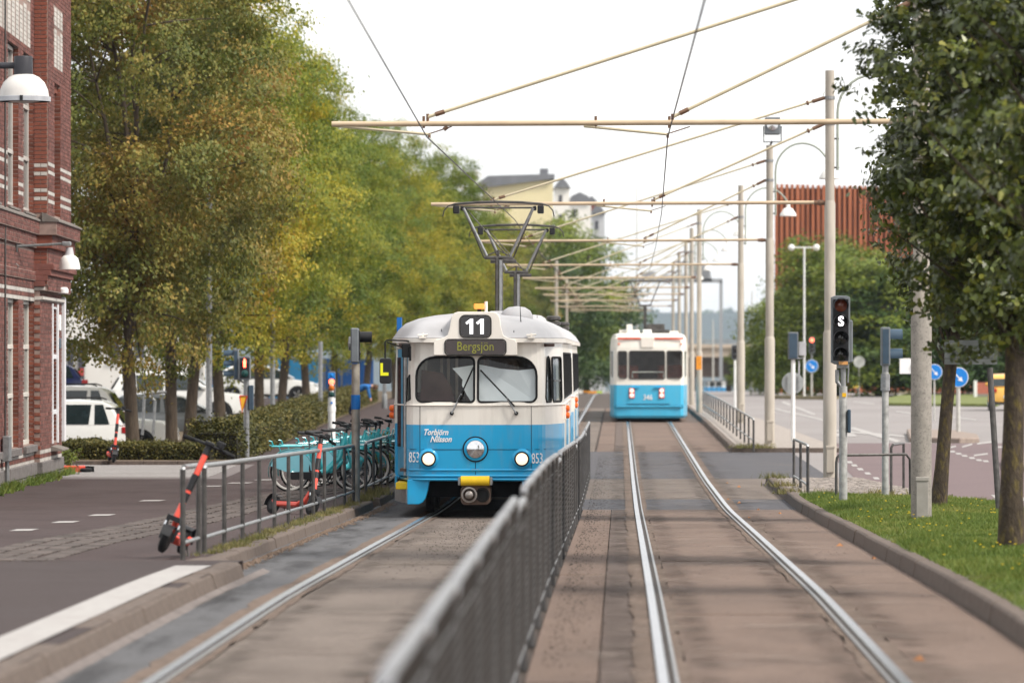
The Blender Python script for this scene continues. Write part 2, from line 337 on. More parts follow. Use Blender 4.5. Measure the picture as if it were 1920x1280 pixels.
# left: platform, pavement, side street
struct(sheet('platform', -40, -3.50, 4, 44.6, .15, m_plat, step=1.5))
struct(sheet('pavement', -60, -3.98, 44.6, 340, .12, m_pav, step=3))
mb = MB(); mb.add([T(-3.5, 44.6, .15), T(-3.5, 44.6, -.02), T(-60, 44.6, -.02), T(-60, 44.6, .15)], [(0, 1, 2, 3)]); struct(mb.build('platform_end', m_plat))
struct(sheet('platform_white_line', -3.96, -3.64, 6, 42.8, .162, m_line, step=1.5))
struct(sheet('side_street', -40, -5.4, 89.5, 100.8, .125, M('side_street_asphalt', (.15,.13,.128), .9, var=.1, sc=15, bump=.3, bsc=150), step=2, usex=True))
ZB = setting('zebra_crossing')
for i in range(9):
    d = 91.0+i*1.05; mb = MB(); vs = []
    x0, x1 = -9.4+i*.02, -5.75; mb.add([(x0, d, gz(d)+.129), (x1, d, gz(d)+.129), (x1, d+.6, gz(d+.6)+.129), (x0, d+.6, gz(d+.6)+.129)], [(0, 1, 2, 3)]); mb.build('zebra_bar', m_line, ZB)
# kerbs made of single stones
def kerb_run(root, u, d0, d1, L, w, h, slope=.03, name='kerbstone', gap=.014, face=1, bot=-.05):
    secs = [(0, bot), (w*face, bot), (w*face, h), (slope*face+.02*face, h), (slope*face*.8, h-.02)]
    mb = MB(); mb.loft([[(x, y, z) for x, z in secs] for y in (0, L-gap)]); o = mb.build(name, m_kerb, root, bevel=.006); me = o.data
    d = d0; first = True
    while d < d1-.3:
        dz = gz(d+L)-gz(d); loc = T(u+random.uniform(-.006, .006), d, random.uniform(-.006, .006)); rot = (math.atan2(dz, L), random.uniform(-.012, .012), ROT+random.uniform(-.004, .004))
        if first: o.location = loc; o.rotation_euler = rot; first = False
        else: put(me, name, root, loc, rot)
        d += L
kerb_run(setting('platform_kerb'), -3.42, 20, 44.2, 1.0, .24, .152, .07, face=-1)
kerb_run(setting('kerb'), -3.82, 45.6, 74.5, 1.0, .16, .125, .03, face=-1)
kerb_run(setting('kerb'), -3.80, 76.5, 140, 2.0, .16, .125, .03, face=-1)
kerb_run(setting('verge_kerb'), 2.74, 22, 91, 2.3, .17, .14, .035)
kerb_run(setting('island_kerb'), 2.72, 117.5, 200, 3.0, .17, .13, .03)
# slanted end of the platform kerb and grey concrete fillet at its foot
mb = MB(); extr(mb, [(-3.42, -.02), (-3.30, -.02), (-3.42, .03)], 20, 46, 2); struct(mb.build('kerb_fillet', M('pale_fillet', (.15,.128,.12), .9, var=.2, sc=6)))
mb = MB(); mb.add([T(-3.43, 43.8, -.02), T(-3.495, 43.8, .149), T(-3.85, 46.5, .122), T(-3.81, 46.5, -.02), T(-3.72, 43.8, .149), T(-4.05, 46.5, .122), T(-4.05, 44.5, .15)], [(0, 1, 2, 3), (1, 4, 6, 5, 2)]); struct(mb.build('kerb_ramp', m_kerb))
# curved sett strip and bike lane dashes in the pavement
strip = [(-20,1056,.15), (0,1049,.15), (70,1031,.15), (150,1012,.15), (230,997,.12), (300,984,.12), (380,966,.12), (440,950,.12), (500,937,.12), (560,925,.12), (640,914,.12)]
SS = setting('sett_strip')
m_sett = M('sett_stone', (.098,.08,.073), .85, var=.25, sc=10, isl=.3, bump=.5, bsc=60)
mb = MB(); mbj = []
pts = [GP(px, py, .13) for px, py, h in strip]
for a, b in zip(pts, pts[1:]):
    t = (b-a); L = t.length; t.normalize(); nn = Vector((t.y, -t.x, 0)).normalized(); k = max(1, int(L/.28))
    for i in range(k):
        for j in range(4):
            c = a+t*(L*(i+.5)/k)+nn*((j-1.5)*.26+random.uniform(-.02, .02)); d = c.y; z = gz(d)+(.15 if d < 44.6 else .12)
            e = Matrix.Rotation(math.atan2(t.y, t.x)+random.uniform(-.08, .08), 3, 'Z')
            mb.obox((c.x, c.y, z+.001+random.uniform(0, .008)), L/k*.86, .2, .02, e)
o = mb.build('sett', m_sett, SS, bevel=.004); o['kind'] = 'stuff'
BL = setting('bike_lane_marking')
for px, py in ((45,993), (123,978), (191,965), (285,938), (395,911), (450,905), (500,899)):
    c = GP(px, py, .127); c.z += .002 if c.y > 44.6 else .03; mb = MB(); w = .042*c.y/9
    mb.add([c+Vector((-w*.55, -.35, 0)), c+Vector((w*.40, -.25, 0)), c+Vector((w*.55, .35, 0)), c+Vector((-w*.40, .25, 0))], [(0,1,2,3)]); mb.build('dash', m_line, BL)
# right: road, verge, islands
struct(sheet('road', 2.78, 90, 20, 420, -.012, m_road, step=4))
struct(sheet('red_road_lane', lambda d: 5.0 if d < 92 else 4.6+(d-92)*.02, lambda d: 16, 55, 128, -.006, m_roadr, step=3))
m_soil = M('verge_soil', (.075,.085,.03), .95, var=.35, sc=6, bump=.8, bsc=50)
def verge_r(d): return 5.25+.6*max(0, min(1, (d-58)/12)) if d < 72 else 5.85-(d-72)*.11
mb = MB(); NU = 14; vs = []; rows = 50
def verge_h(u, d):
    t = (u-2.9)/max(.3, verge_r(d)-2.9); return .135+.05*math.sin(math.pi*min(1, max(0, t)))*(1 if d < 70 else max(0, 1-(d-70)/8))
for i in range(rows+1):
    d = 24+(77.6-24)*i/rows
    for k in range(NU+1):
        u = 2.88+(verge_r(d)-2.88)*k/NU; vs.append(T(u, d, verge_h(u, d)))
mb.add(vs, [(i*(NU+1)+k, i*(NU+1)+k+1, (i+1)*(NU+1)+k+1, (i+1)*(NU+1)+k) for i in range(rows) for k in range(NU)])
struct(mb.build('grass_verge', m_soil, smooth=True))
mb = MB(); extr(mb, [(5.2, -.1), (5.95, -.1), (5.85, .13), (5.2, .13)], 60, 77, 2); 
m_cob = M('small_cobbles', (.27,.235,.21), .85, var=.2, sc=20, isl=.25, bump=.5, bsc=60)
IS = setting('cobbled_island'); 
o = sheet('island_bed', 2.88, lambda d: max(3.0, 5.3-(d-77.6)*.06), 77.6, 90.6, .115, m_joint, 2, IS)
o = sheet('island_bed', 2.88, lambda d: 5.4-(d-117.5)*.015, 117.5, 210, .10, M('far_cobbles', (.30,.265,.24), .9, var=.25, sc=9, bump=.6, bsc=30), 3, IS)
mb = MB(); mb.obox(T(4.1, 117.5, .03), 2.7, .16, .15, Matrix.Rotation(ROT, 3, 'Z')); mb.build('kerbstone', m_kerb, IS, bevel=.01)
mb = MB(); mb.obox(T(3.0, 90.7, .03), .3, .2, .18, Matrix.Rotation(ROT, 3, 'Z')); mb.build('kerbstone', m_kerb, IS, bevel=.02)
mb = MB()
for i in range(62):
    d = 77.7+i*.205
    for k in range(22):
        u = 2.95+k*.108+(i % 2)*.05
        if u > max(3.0, 5.25-(d-77.6)*.06): continue
        p = T(u, d, .118+random.uniform(-.006, .008)); mb.obox(p, .094, .185, .03, Matrix.Rotation(random.uniform(-.1, .1), 3, 'Z'))
o = mb.build('cobble', m_cob, IS, bevel=.006); o['kind'] = 'stuff'
# road paint
RM = setting('road_marking')
def quad(pts, name='marking'):
    mb = MB(); ps = [GP(x, y, -.002) for x, y in pts]; mb.add(ps, [tuple(range(len(ps)))]); mb.build(name, m_line, RM)
for x, y in ((1642,896), (1626,887), (1612,879), (1601,872), (1592,866)): quad([(x-6,y-2), (x+4,y-2), (x+8,y+2), (x-2,y+2)], 'dash')
for x, y in ((1785,846), (1797,850), (1808,854), (1822,858), (1835,862), (1848,864)): quad([(x-6,y-1.6), (x+4,y-1.6), (x+7,y+1.6), (x-3,y+1.6)], 'dash')
for x0, y0, x1, y1 in ((1770,840,1792,836), (1804,836,1823,832), (1832,830,1860,828), (1870,836,1890,838), (1826,852,1852,850)): quad([(x0,y0), (x1,y1-1.4), (x1,y1+1.4), (x0,y0+2.8)], 'lane_line')
quad([(1568,806), (1696,816), (1696,819), (1568,809)], 'lane_line'); quad([(1455,765), (1560,790), (1560,792.5), (1452,767)], 'lane_line')
quad([(1470,752), (1530,776), (1525,778), (1464,754)], 'lane_line'); quad([(1600,800), (1690,826), (1680,829), (1592,803)], 'lane_line')
quad([(1540,812), (1600,812), (1608,818), (1552,818)]); quad([(1775,930), (1828,932), (1842,943), (1790,940)]); quad([(1858,927), (1990,937), (1990,945), (1866,934)])
quad([(1600,752), (1640,756), (1640,758), (1600,754)], 'lane_line'); quad([(1680,770), (1740,778), (1740,780), (1680,772)], 'lane_line'); quad([(1780,780), (1830,786), (1830,788), (1780,782)], 'lane_line')
# median island round the keep-right sign, far kerb and lawn beyond the road
def island(name, pts, h, mat, kind=True):
    mb = MB(); ps = [GP(x, y, 0) for x, y in pts]; mb.add([p+Vector((0,0,-.05)) for p in ps]+[p+Vector((0,0,h)) for p in ps], [tuple(range(len(ps), 2*len(ps)))]+[(i, (i+1) % len(ps), (i+1) % len(ps)+len(ps), i+len(ps)) for i in range(len(ps))])
    o = mb.build(name, mat, bevel=.03); struct(o); return o
island('median_island', [(1700,812), (1705,828), (1800,830), (1836,829), (1833,822), (1790,814)], .13, M('island_paving', (.25,.2,.17), .9, var=.2, sc=5))
island('median_island', [(1878,868), (1884,880), (1990,888), (1990,860), (1900,858)], .13, M('island_paving', (.25,.2,.17), .9, var=.2, sc=5))
m_lawn = M('far_lawn', (.14,.16,.05), .95, var=.3, sc=3, bump=.5, bsc=20)
island('far_lawn', [(1655,752), (1665,760), (1868,762), (1880,756), (1870,742), (1700,741)], .12, m_lawn)
island('far_verge', [(1440,747), (1560,749), (1700,737), (1920,726), (2100,722), (2100,716), (1440,733)], .14, M('far_verge', (.2,.17,.1), .95, var=.3, sc=1))
# parking yard behind the hedge
struct(sheet('parking_yard', -70, -6.6, 103.5, 200, -.335, M('yard_asphalt', (.19,.18,.175), .9, var=.15, sc=3), step=4, usex=True))
struct(sheet('hedge_bed', -9.9, -5.6, 100.8, 104, .2, m_earth, step=1, usex=True))
HK = setting('hedge_kerb')
for i in range(6): mb = MB(); mb.box(-9.9+i*.72, -9.9+i*.72+.71, 100.68, 100.82, gz(100.8)+.08, gz(100.8)+.205); mb.build('kerbstone', m_kerb, HK, bevel=.01)
struct(sheet('hedge_bed', -9.9, -5.75, 104, 300, .15, m_earth, step=3, usex=True))
# small litter: grit along the fence and between the rails, a few fallen leaves
def grit(name, N, fn, s0, s1, mat):
    mb = MB()
    for _ in range(N):
        u, d = fn(); s = random.uniform(s0, s1); p = T(u, d, .004); a = random.random()*6.3; vs = [p+Vector((math.cos(a+k*2.1)*s, math.sin(a+k*2.1)*s*1.6, random.uniform(-.003, 0))) for k in range(3)]+[p+Vector((0, 0, s*.7))]
        mb.add(vs, [(0,1,3), (1,2,3), (2,0,3)])
    o = mb.build(name, mat); struct(o, None, 'stuff'); return o
m_grit = M('dark_grit', (.035,.03,.028), .9, var=.3)
g = random.gauss
grit('grit', 2200, lambda: (-.5+abs(g(0, .18)), random.uniform(30, 112)), .003, .011, m_grit)
grit('grit', 1900, lambda: (g(-1.75, .36), min(74, max(20, g(61, 8)))), .003, .012, m_grit)
grit('grit', 900, lambda: (random.uniform(-.4, 2.6), random.uniform(22, 110)), .003, .009, m_grit)
grit('kerb_dirt', 1500, lambda: (-3.76+abs(g(0, .06)), random.uniform(45, 78)), .01, .03, M('kerb_soil', (.14,.10,.075), .95, var=.4, sc=20))
grit('fallen_leaf', 36, lambda: (random.choice((random.uniform(-9, -4.2), random.uniform(1.8, 2.7), random.uniform(3, 5))), random.uniform(26, 95)), .03, .05, M('dry_leaf', (.35,.16,.07), .8, var=.4, sc=3))
# ================================================================ the oncoming tram
def bool_diff(ob, cutters):
    for c in cutters:
        c.parent = ob.parent
        md = ob.modifiers.new('b', 'BOOLEAN'); md.operation = 'DIFFERENCE'; md.solver = 'EXACT'; md.object = c; md.use_self = True
    bpy.context.view_layer.update(); dg = bpy.context.evaluated_depsgraph_get()
    me = bpy.data.meshes.new_from_object(ob.evaluated_get(dg)); ob.modifiers.clear(); old = ob.data; ob.data = me; bpy.data.meshes.remove(old)
    for c in cutters: bpy.data.objects.remove(c, do_unlink=True)
    return ob
def zmat(name, lo, hi, z0, rough=.28, dirt=.25):            # two paints that meet at the height z0 of the body
    m = M(name, lo, rough, var=.03, sc=2, coat=.35); N = m.node_tree.nodes; L = m.node_tree.links; b = N['Principled BSDF']
    tc = N.new('ShaderNodeTexCoord'); sp = N.new('ShaderNodeSeparateXYZ'); L.new(tc.outputs['Object'], sp.inputs[0])
    gt = N.new('ShaderNodeMath'); gt.operation = 'GREATER_THAN'; gt.inputs[1].default_value = z0; L.new(sp.outputs[2], gt.inputs[0])
    mx = N.new('ShaderNodeMix'); mx.data_type = 'RGBA'; mx.inputs[6].default_value = (*lo, 1); mx.inputs[7].default_value = (*hi, 1); L.new(gt.outputs[0], mx.inputs[0])
    nz = N.new('ShaderNodeTexNoise'); nz.inputs['Scale'].default_value = 3; nz.inputs['Detail'].default_value = 8; mp = N.new('ShaderNodeMapping'); mp.inputs['Scale'].default_value = (3, 1, .6); L.new(tc.outputs['Object'], mp.inputs[0]); L.new(mp.outputs[0], nz.inputs[0])
    r = N.new('ShaderNodeMapRange'); L.new(nz.outputs[0], r.inputs[0]); r.inputs[1].default_value = .5; r.inputs[2].default_value = .8; r.inputs[4].default_value = dirt
    m2 = N.new('ShaderNodeMix'); m2.data_type = 'RGBA'; L.new(r.outputs[0], m2.inputs[0]); L.new(mx.outputs[2], m2.inputs[6]); m2.inputs[7].default_value = (.30,.25,.2, 1)
    L.new(m2.outputs[2], b.inputs['Base Color']); return m
BLUE, CREAM = (.016,.34,.63), (.80,.755,.69)
m_body = zmat('tram_paint', BLUE, CREAM, 1.335)
m_blue = M('tram_blue', BLUE, .28, var=.06, sc=3, coat=.35, dirt=.15, dcol=(.12,.13,.13), dsc=4)
m_blued = M('tram_door_blue', (.025,.23,.40), .35, var=.15, sc=5, dirt=.3, dcol=(.1,.12,.13), dsc=5)
m_cream = M('tram_cream', CREAM, .3, var=.04, sc=3, coat=.3, dirt=.15, dcol=(.45,.36,.28), dsc=3)
m_roofg = M('tram_roof_grey', (.40,.40,.415), .55, var=.08, sc=2.5, dirt=.3, dcol=(.25,.24,.23), dsc=1.8)
m_int = M('tram_interior', (.10,.06,.05), .7, var=.3, sc=3)
m_seat = M('seat_brown', (.12,.055,.045), .7, var=.25, sc=6)
m_glass = GLASS('tram_glass', (.86,.89,.89), .0)
m_glassd = GLASS('side_glass', (.30,.33,.33), .06)
m_chrome = M('chrome', (.75,.76,.78), .12, 1, var=.05)
m_yel = M('yellow_pad', (.80,.52,.02), .5, var=.08, sc=8, dirt=.2, dcol=(.4,.25,.03), dsc=6)
m_rust = M('rusty_coupler', (.13,.085,.065), .75, .3, var=.4, sc=12, bump=.6, bsc=40)
m_sign = M('sign_glass_black', (.018,.016,.018), .12, var=.1, coat=.6)
m_amb = M('amber_lens', (.75,.13,.02), .25, var=.1)
m_lamp = EM('lit_headlamp', (1, .80, .55), .62)
m_ins = M('undercarriage_black', (.012,.011,.011), .9, var=.3)
LT = 13.7
HWP = [(0, .93), (.13, .93), (.28, 1.0), (1.5, 1.22), (1.9, 1.25), (LT-1.6, 1.25), (LT-.3, 1.05), (LT, .9)]
def hw(y):
    for (a, p), (b, q) in zip(HWP, HWP[1:]):
        if y <= b: return p+(q-p)*(max(y, a)-a)/(b-a)
    return .9
FR = [(0,0), (.25,.005), (.5,.02), (.7,.04), (.82,.065), (.90,.10), (.955,.17), (1.0,.28), (1.11,.9), (1.22,1.5), (1.25,1.9), (1.25,4), (1.25,LT-4), (1.25,LT-1.6), (1.05,LT-.3), (.8,LT-.08), (0,LT)]
def outline(z, inset=0, lean=0):
    half = [(max(0, x-inset) if x > .01 else 0, (y+lean*max(0, 1-y/2.)+(inset if y < 1 else (-inset if y > LT-1 else 0)))) for x, y in FR]
    return [(x, y, z) for x, y in half]+[(-x, y, z) for x, y in half[-2:0:-1]]
def tram_car(name, label, loc, front=True):
    rt = thing(name, label, 'tram', loc, ROT, 'cars of the oncoming tram')
    # shell: outer skin minus inside, windscreen recess and window openings
    rows = [(.53, .03, 0), (.6, 0, 0), (1.0, 0, 0), (1.335, 0, 0), (1.62, 0, 0), (2.0, .01, .03), (2.35, .02, .07), (2.56, .03, .07)]
    mb = MB(); mb.loft([outline(z, i, le) for z, i, le in rows]); body = mb.build('body', m_body, rt, smooth=True, ang=30)
    mb = MB(); mb.loft([outline(z, i+.07, le) for z, i, le in [(.66, 0, 0), (1.0, 0, 0), (1.62, 0, 0), (2.0, .01, .03), (2.35, .02, .07), (2.5, .03, .07)]]); inner = mb.build('cut', m_int)
    wl = rrect(-.855, -.02, 1.66, 2.305, [.09,.05,.08,.27], 6); wr = rrect(.035, .875, 1.66, 2.305, [.05,.09,.27,.08], 6)
    mb = MB(); ar = rrect(-.93, .93, 1.60, 2.36, [.02,.02,.16,.16], 5); k = len(ar)
    mb.add([(x, -.3, z) for x, z in ar]+[(x, .012+.10*(z-1.6)/.76, z) for x, z in ar], [tuple(range(k)), tuple(range(2*k-1, k-1, -1))]+[(i, i+k, (i+1) % k+k, (i+1) % k) for i in range(k)])
    rec = mb.build('cut', m_cream)
    cut = MB(); cut.prism(wl, -.2, .26); cut.prism(wr, -.2, .26)
    tear = [(.30,1.72), (.36,1.66), (.68,1.66), (.74,1.72), (.72,2.05), (.64,2.26), (.56,2.31), (.50,2.28), (.40,2.0)]
    cut.prism(tear, .7, 1.35, 'x'); cut.prism([(y, z) for y, z in tear], -.85, -1.35, 'x') if not front else cut.prism([(.16,1.70), (.30,1.66), (.30,2.0), (.22,2.05)], -.75, -1.35, 'x')
    cabw = rrect(.84, 1.5, 1.66, 2.30, .06, 3); cut.prism(cabw, .9, 1.4, 'x')
    door = rrect(.36, 1.66, .56, 2.44, .03, 2); cut.prism(door, -.85, -1.4, 'x')
    sw = [(2.15+i*1.42, 2.15+i*1.42+1.22) for i in range(7)]
    for a, b in sw:
        w = rrect(a, b, 1.70, 2.36, .05, 2); cut.prism(w, 1.0, 1.5, 'x'); cut.prism(w, -1.5, -1.0, 'x')
    dr = [(2.3, 3.7), (7.9, 9.3)]
    for a, b in dr: cut.prism([(a, .8), (b, .8), (b, 1.6), (a, 1.6)], 1.1, 1.5, 'x')
    cw = cut.build('cut', m_cream)
    bool_diff(body, [inner, rec, cw])
    for p in body.data.polygons: p.use_smooth = False
    # roof dome, gutter, route box
    ri = [(2.56, -.02, -.02), (2.585, -.03, -.03), (2.62, .0, .01), (2.70, .05, .05), (2.80, .16, .16), (2.87, .34, .36), (2.92, .58, .8), (2.95, .86, 1.5)]
    mb = MB(); rings = []
    for z, ix, iy in ri:
        ring = []
        for x, y, _ in outline(0):
            s = max(.05, 1-ix/1.25); yy = y+iy*max(0, 1-y/4) if y < LT/2 else y-iy*max(0, 1-(LT-y)/4); ring.append((x*s, yy, z))
        rings.append(ring)
    mb.loft(rings); mb.build('roof', m_roofg, rt, smooth=True, ang=50)
    mb = MB(); g0 = [(x*1.028, y-(.035 if y < .3 else 0), 2.515) for x, y, _ in outline(0)]; g1 = [(x, y, 2.575) for x, y, _ in g0]
    mb.loft([g0, g1]); mb.build('gutter', m_cream, rt, smooth=True)
    bx = [(-.6,2.33), (.6,2.33), (.6,2.50), (.565,2.555), (.46,2.585), (.40,2.62), (.37,2.72), (.345,2.88), (.31,2.935), (.25,2.955), (-.25,2.955), (-.31,2.935), (-.345,2.88), (-.37,2.72), (-.40,2.62), (-.46,2.585), (-.565,2.555), (-.6,2.50)]
    mb = MB(); mb.prism(bx, -.045, .8); rb = mb.build('route_box', m_cream, rt, bevel=.012, seg=2)
    if front:
        mb = MB(); mb.prism(rrect(-.215, .215, 2.595, 2.895, .07, 5), -.056, -.03); o = mb.build('route_screen', m_sign, rt, bevel=.004)
        for x in (-.078, .075): mb = MB(); mb.prism([(x-.005,2.635), (x+.045,2.635), (x+.045,2.855), (x+.005,2.855), (x-.065,2.80), (x-.045,2.772), (x-.005,2.80)], -.062, -.056); mb.build('route_digit', EM('lit_white_digits', (.9,.92,.95), .55), o)
        mb = MB(); mb.prism(rrect(-.43, .43, 2.345, 2.55, .055, 5), -.054, -.03); o = mb.build('destination_screen', M('destination_glass', (.030,.018,.018), .12, var=.15, coat=.6), rt, bevel=.004)
        text('Bergsjön', .185, (0, -.056, 2.455), (math.pi/2, 0, 0), EM('amber_matrix', (.20,.20,.02), .25), o, 'destination_text', sx=.83, bold=-.001)
        for ob in (rrect(-.225, .225, 2.585, 2.905, .075, 5), rrect(-.44, .44, 2.335, 2.56, .06, 5)):
            mb = MB(); mb.tube([(x, -.05, z) for x, z in ob]+[(ob[0][0], -.05, ob[0][1])], .008, 6); mb.build('screen_trim', m_rub, rt, smooth=True)
    # windscreen panes, rubber seals
    def fy(x, z):
        x = abs(x); yb = 0
        for (a, p), (b, q) in zip(FR, FR[1:]):
            if a <= x <= b: yb = p+(q-p)*(x-a)/(b-a); break
        return max(.012+.10*(z-1.6)/.76, yb+.004+.07*max(0, min(1, (z-1.62)/.73)))
    for pl in (wl, wr):
        mb = MB(); mb.add([(x, fy(x, z)+.02, z) for x, z in pl], [tuple(range(len(pl)))]); mb.build('windscreen', m_glass, rt)
        mb = MB(); mb.tube([(x, fy(x, z)-.002, z) for x, z in pl+[pl[0]]], .017, 6); mb.build('window_seal', m_rub, rt, smooth=True)
    def pane(pl, sgn, nm='window', mt=None, seal=.016, off=.015):
        mb = MB(); mb.add([(sgn*(hw(y)-off-.012*(z > 1.9)), y, z) for y, z in pl], [tuple(range(len(pl)))]); o = mb.build(nm, mt or m_glassd, rt)
        mb = MB(); mb.tube([(sgn*(hw(y)-.002-.012*(z > 1.9)), y, z) for y, z in pl+[pl[0]]], seal, 6); mb.build('window_seal', m_rub, o, smooth=True); return o
    pane(tear, 1, 'quarter_light')
    if front: pane([(.16,1.70), (.30,1.66), (.30,2.0), (.22,2.05)], -1, 'quarter_light', None, .012)
    o = pane(cabw, 1, 'cab_window', GLASS('cab_glass', (.75,.8,.78), .1)); mb = MB(); mb.box(1.12, 1.2, .86, 1.48, 1.95, 1.975); mb.build('window_bar', m_steel, o)
    for a, b in sw:
        for s in (1, -1):
            o = pane(rrect(a, b, 1.70, 2.36, .05, 2), s)
            mb = MB(); mb.box(s*1.235 if s < 0 else 1.225, s*1.225 if s < 0 else 1.235, a, b, 2.05, 2.075); mb.build('window_bar', m_steel, o)
    for a, b in dr:
        n = 5; o = None
        for i in range(n):
            w = (b-a)/n; mb = MB(); mb.box(1.2, 1.235, a+i*w+.03, a+(i+1)*w-.03, .82, 1.58); mb.build('door_pane', m_glassd if i % 2 else m_seat, rt)
        mb = MB()
        for i in range(n+1): w = (b-a)/n; mb.box(1.19, 1.262, a+i*w-.03, a+i*w+.03, .8, 1.6)
        mb.each('door_frame', m_cream, rt)
    mb = MB(); mb.tube([(x*1.006, y-.012, 1.615) for x, y in [(-a, b) for a, b in FR[9:0:-1]]+FR[:13]], .013, 6); mb.build('belt_moulding', m_cream, rt, smooth=True)
    # inside: floor, seats, partition
    mb = MB(); mb.box(-1.1, 1.1, .3, LT-.3, .66, .70); mb.box(-1.1, 1.1, LT-.45, LT-.4, .7, 2.45); mb.box(-1.12, 1.12, .4, LT-.3, 2.46, 2.5); mb.box(.1, .14, .5, 1.9, .7, 2.3); mb.build('interior_lining', m_int, rt)
    mb = MB()
    for i in range(8):
        for x in (-.75, .75): mb.box(x-.4, x+.4, 2.2+i*1.35, 2.7+i*1.35, .9, 1.12); mb.box(x-.4, x+.4, 2.62+i*1.35, 2.72+i*1.35, 1.1, 1.75)
    mb.each('passenger_seat', m_seat, rt, bevel=.03)
    # underneath: skirts, bogies, dark underframe
    mb = MB(); mb.box(-1.0, 1.0, .7, LT-.5, .28, .56); mb.box(-1.15, 1.15, 1.2, LT-.6, .36, .56); mb.build('underframe', m_ins, rt)
    for yb in (2.9, LT-3.2):
        mb = MB(); mb.box(-.95, .95, yb-1.2, yb+1.2, .3, .5); bo = mb.build('bogie', m_ins, rt, bevel=.03)
        for yw in (-.9, .9):
            for x in (-.72, .72): mb = MB(); mb.lathe([(.1, -.06), (.33, -.06), (.33, .02), (.35, .03), (.35, .06), (.1, .06)], (x, yb+yw, .35), 20, 'x'); mb.build('wheel', m_groove, bo, smooth=True)
    for s in (-1, 1):
        mb = MB(); ys = [.30, .9, 1.5, 1.9, 4, LT-4, LT-1.6, LT-.4]
        if s < 0: ys = [1.72, 1.9, 4, LT-4, LT-1.6, LT-.4]
        mb.loft([[(s*hw(y), y, .2), (s*hw(y), y, .56), (s*(hw(y)-.03), y, .56), (s*(hw(y)-.03), y, .2)] for y in ys]); mb.build('side_skirt', m_blue if s < 0 else m_blue, rt)
        sk = [(.985,.19), (.82,.19), (.76,.22), (.72,.28), (.685,.40), (.66,.545), (.985,.545)]
        mb = MB(); mb.prism([(s*x, z) for x, z in sk], .085, .30); mb.build('corner_skirt', m_blue, rt, bevel=.015, seg=2)
    mb = MB(); mb.tube([(-.955, .17, .6)]+[(x, y, .6) for x, y in [(-.9, .10), (-.7, .04), (-.5, .02), (0, 0), (.5, .02), (.7, .04), (.9, .10)]]+[(.955, .17, .6)], .022, 6)
    for z in (.55, .685): mb.tube([(x, y, z) for x, y in [(-.955, .17), (-.9, .10), (-.7, .04), (-.5, .02), (0, 0), (.5, .02), (.7, .04), (.9, .10), (.955, .17)]], .02, 6)
    mb.build('bumper_rib', m_blue, rt, smooth=True)
    # front door in the left flank: folding leaves with panes
    y0, y1 = .40, 1.64
    for i in range(4):
        a = y0+(y1-y0)*i/4; b = a+(y1-y0)/4-.02; f = .012 if i % 2 else .05
        mb = MB(); mb.loft([[(-hw(a)+f, a, z), (-hw(b)+.06-f, b, z), (-hw(b)+.09-f, b, z), (-hw(a)+f+.03, a, z)] for z in (.58, 2.42)]); dl = mb.build('door_leaf', m_blued, rt, bevel=.006)
        mb = MB(); mb.loft([[(-hw(a)+f-.006, a+.06, z), (-hw(b)+.054-f, b-.06, z), (-hw(b)+.06-f, b-.06, z), (-hw(a)+f, a+.06, z)] for z in (1.0, 2.3)]); mb.build('door_pane', m_glassd, dl)
    mb = MB(); mb.tube([(-1.02, .35, .6), (-1.02, .35, 2.44)], .03, 6); mb.build('door_post', m_steel, rt)
    mb = MB(); mb.box(-1.16, -.97, .30, 1.68, .40, .50); st = mb.build('door_step', m_yel, rt, bevel=.008)
    mb = MB(); mb.loft([[(-hw(y)-.005, y, .2), (-hw(y)-.005, y, .40), (-hw(y)+.05, y, .40), (-hw(y)+.05, y, .2)] for y in (.30, .9, 1.7)]); mb.build('step_riser', m_steel, rt)
    # lamps, bumper, coupler
    for x in (-.675, .665):
        mb = MB(); mb.lathe([(.145, .0), (.15, -.02), (.125, -.05), (.105, -.055)], (x, .05, .845), 24, 'y'); lr = mb.build('lamp_ring', m_blue, rt, smooth=True)
        mb = MB(); mb.lathe([(.108, -.02), (.108, -.07), (.09, -.075), (.085, -.05)], (x, .05, .845), 24, 'y'); mb.build('lamp_bezel', m_rub, lr, smooth=True)
        mb = MB(); mb.lathe([(.088, -.045), (.086, -.06), (.06, -.075), (.03, -.082), (0, -.084)], (x, .05, .845), 20, 'y'); mb.build('headlamp', m_lamp, lr, smooth=True)
    mb = MB(); mb.lathe([(.185, .03), (.185, -.012), (.17, -.014), (.168, -.004)], (0, 0, .985), 32, 'y'); lr = mb.build('lamp_seal', m_rub, rt, smooth=True)
    mb = MB(); mb.lathe([(.168, .0), (.165, -.018), (.13, -.03), (.125, -.02)], (0, 0, .985), 28, 'y'); mb.build('lamp_ring', m_blue, lr, smooth=True)
    mb = MB(); mb.lathe([(.128, -.02), (.125, -.04), (.09, -.055), (.05, -.064), (0, -.066)], (0, 0, .985), 24, 'y'); mb.build('spot_lamp', m_chrome, lr, smooth=True)
    mb = MB(); mb.tube([(-.95,.155,.98), (-.9,.095,.98), (-.7,.036,.98), (-.5,.016,.98), (-.19,.0,.98)], .004, 4); mb.tube([(.19,.0,.98), (.5,.016,.98), (.7,.036,.98), (.9,.095,.98), (1.0,.27,.98)], .004, 4); mb.tube([(0,-.003,.80), (0,-.003,.56)], .004, 4)
    [mb.tube([(x, y-.002, .70), (x, y-.002, 1.6)], .0035, 4) for x, y in ((-.80, .06), (.80, .06))]; mb.build('panel_seam', m_rub, rt)
    mb = MB(); mb.box(-.055, .055, -.014, .0, .675, .70); mb.build('latch', m_steel, rt)
    mb = MB(); mb.tube([(-.205, -.16, .535), (.205, -.16, .535)], .072, 14); ob = mb.build('bumper_pad', m_yel, rt, smooth=True)
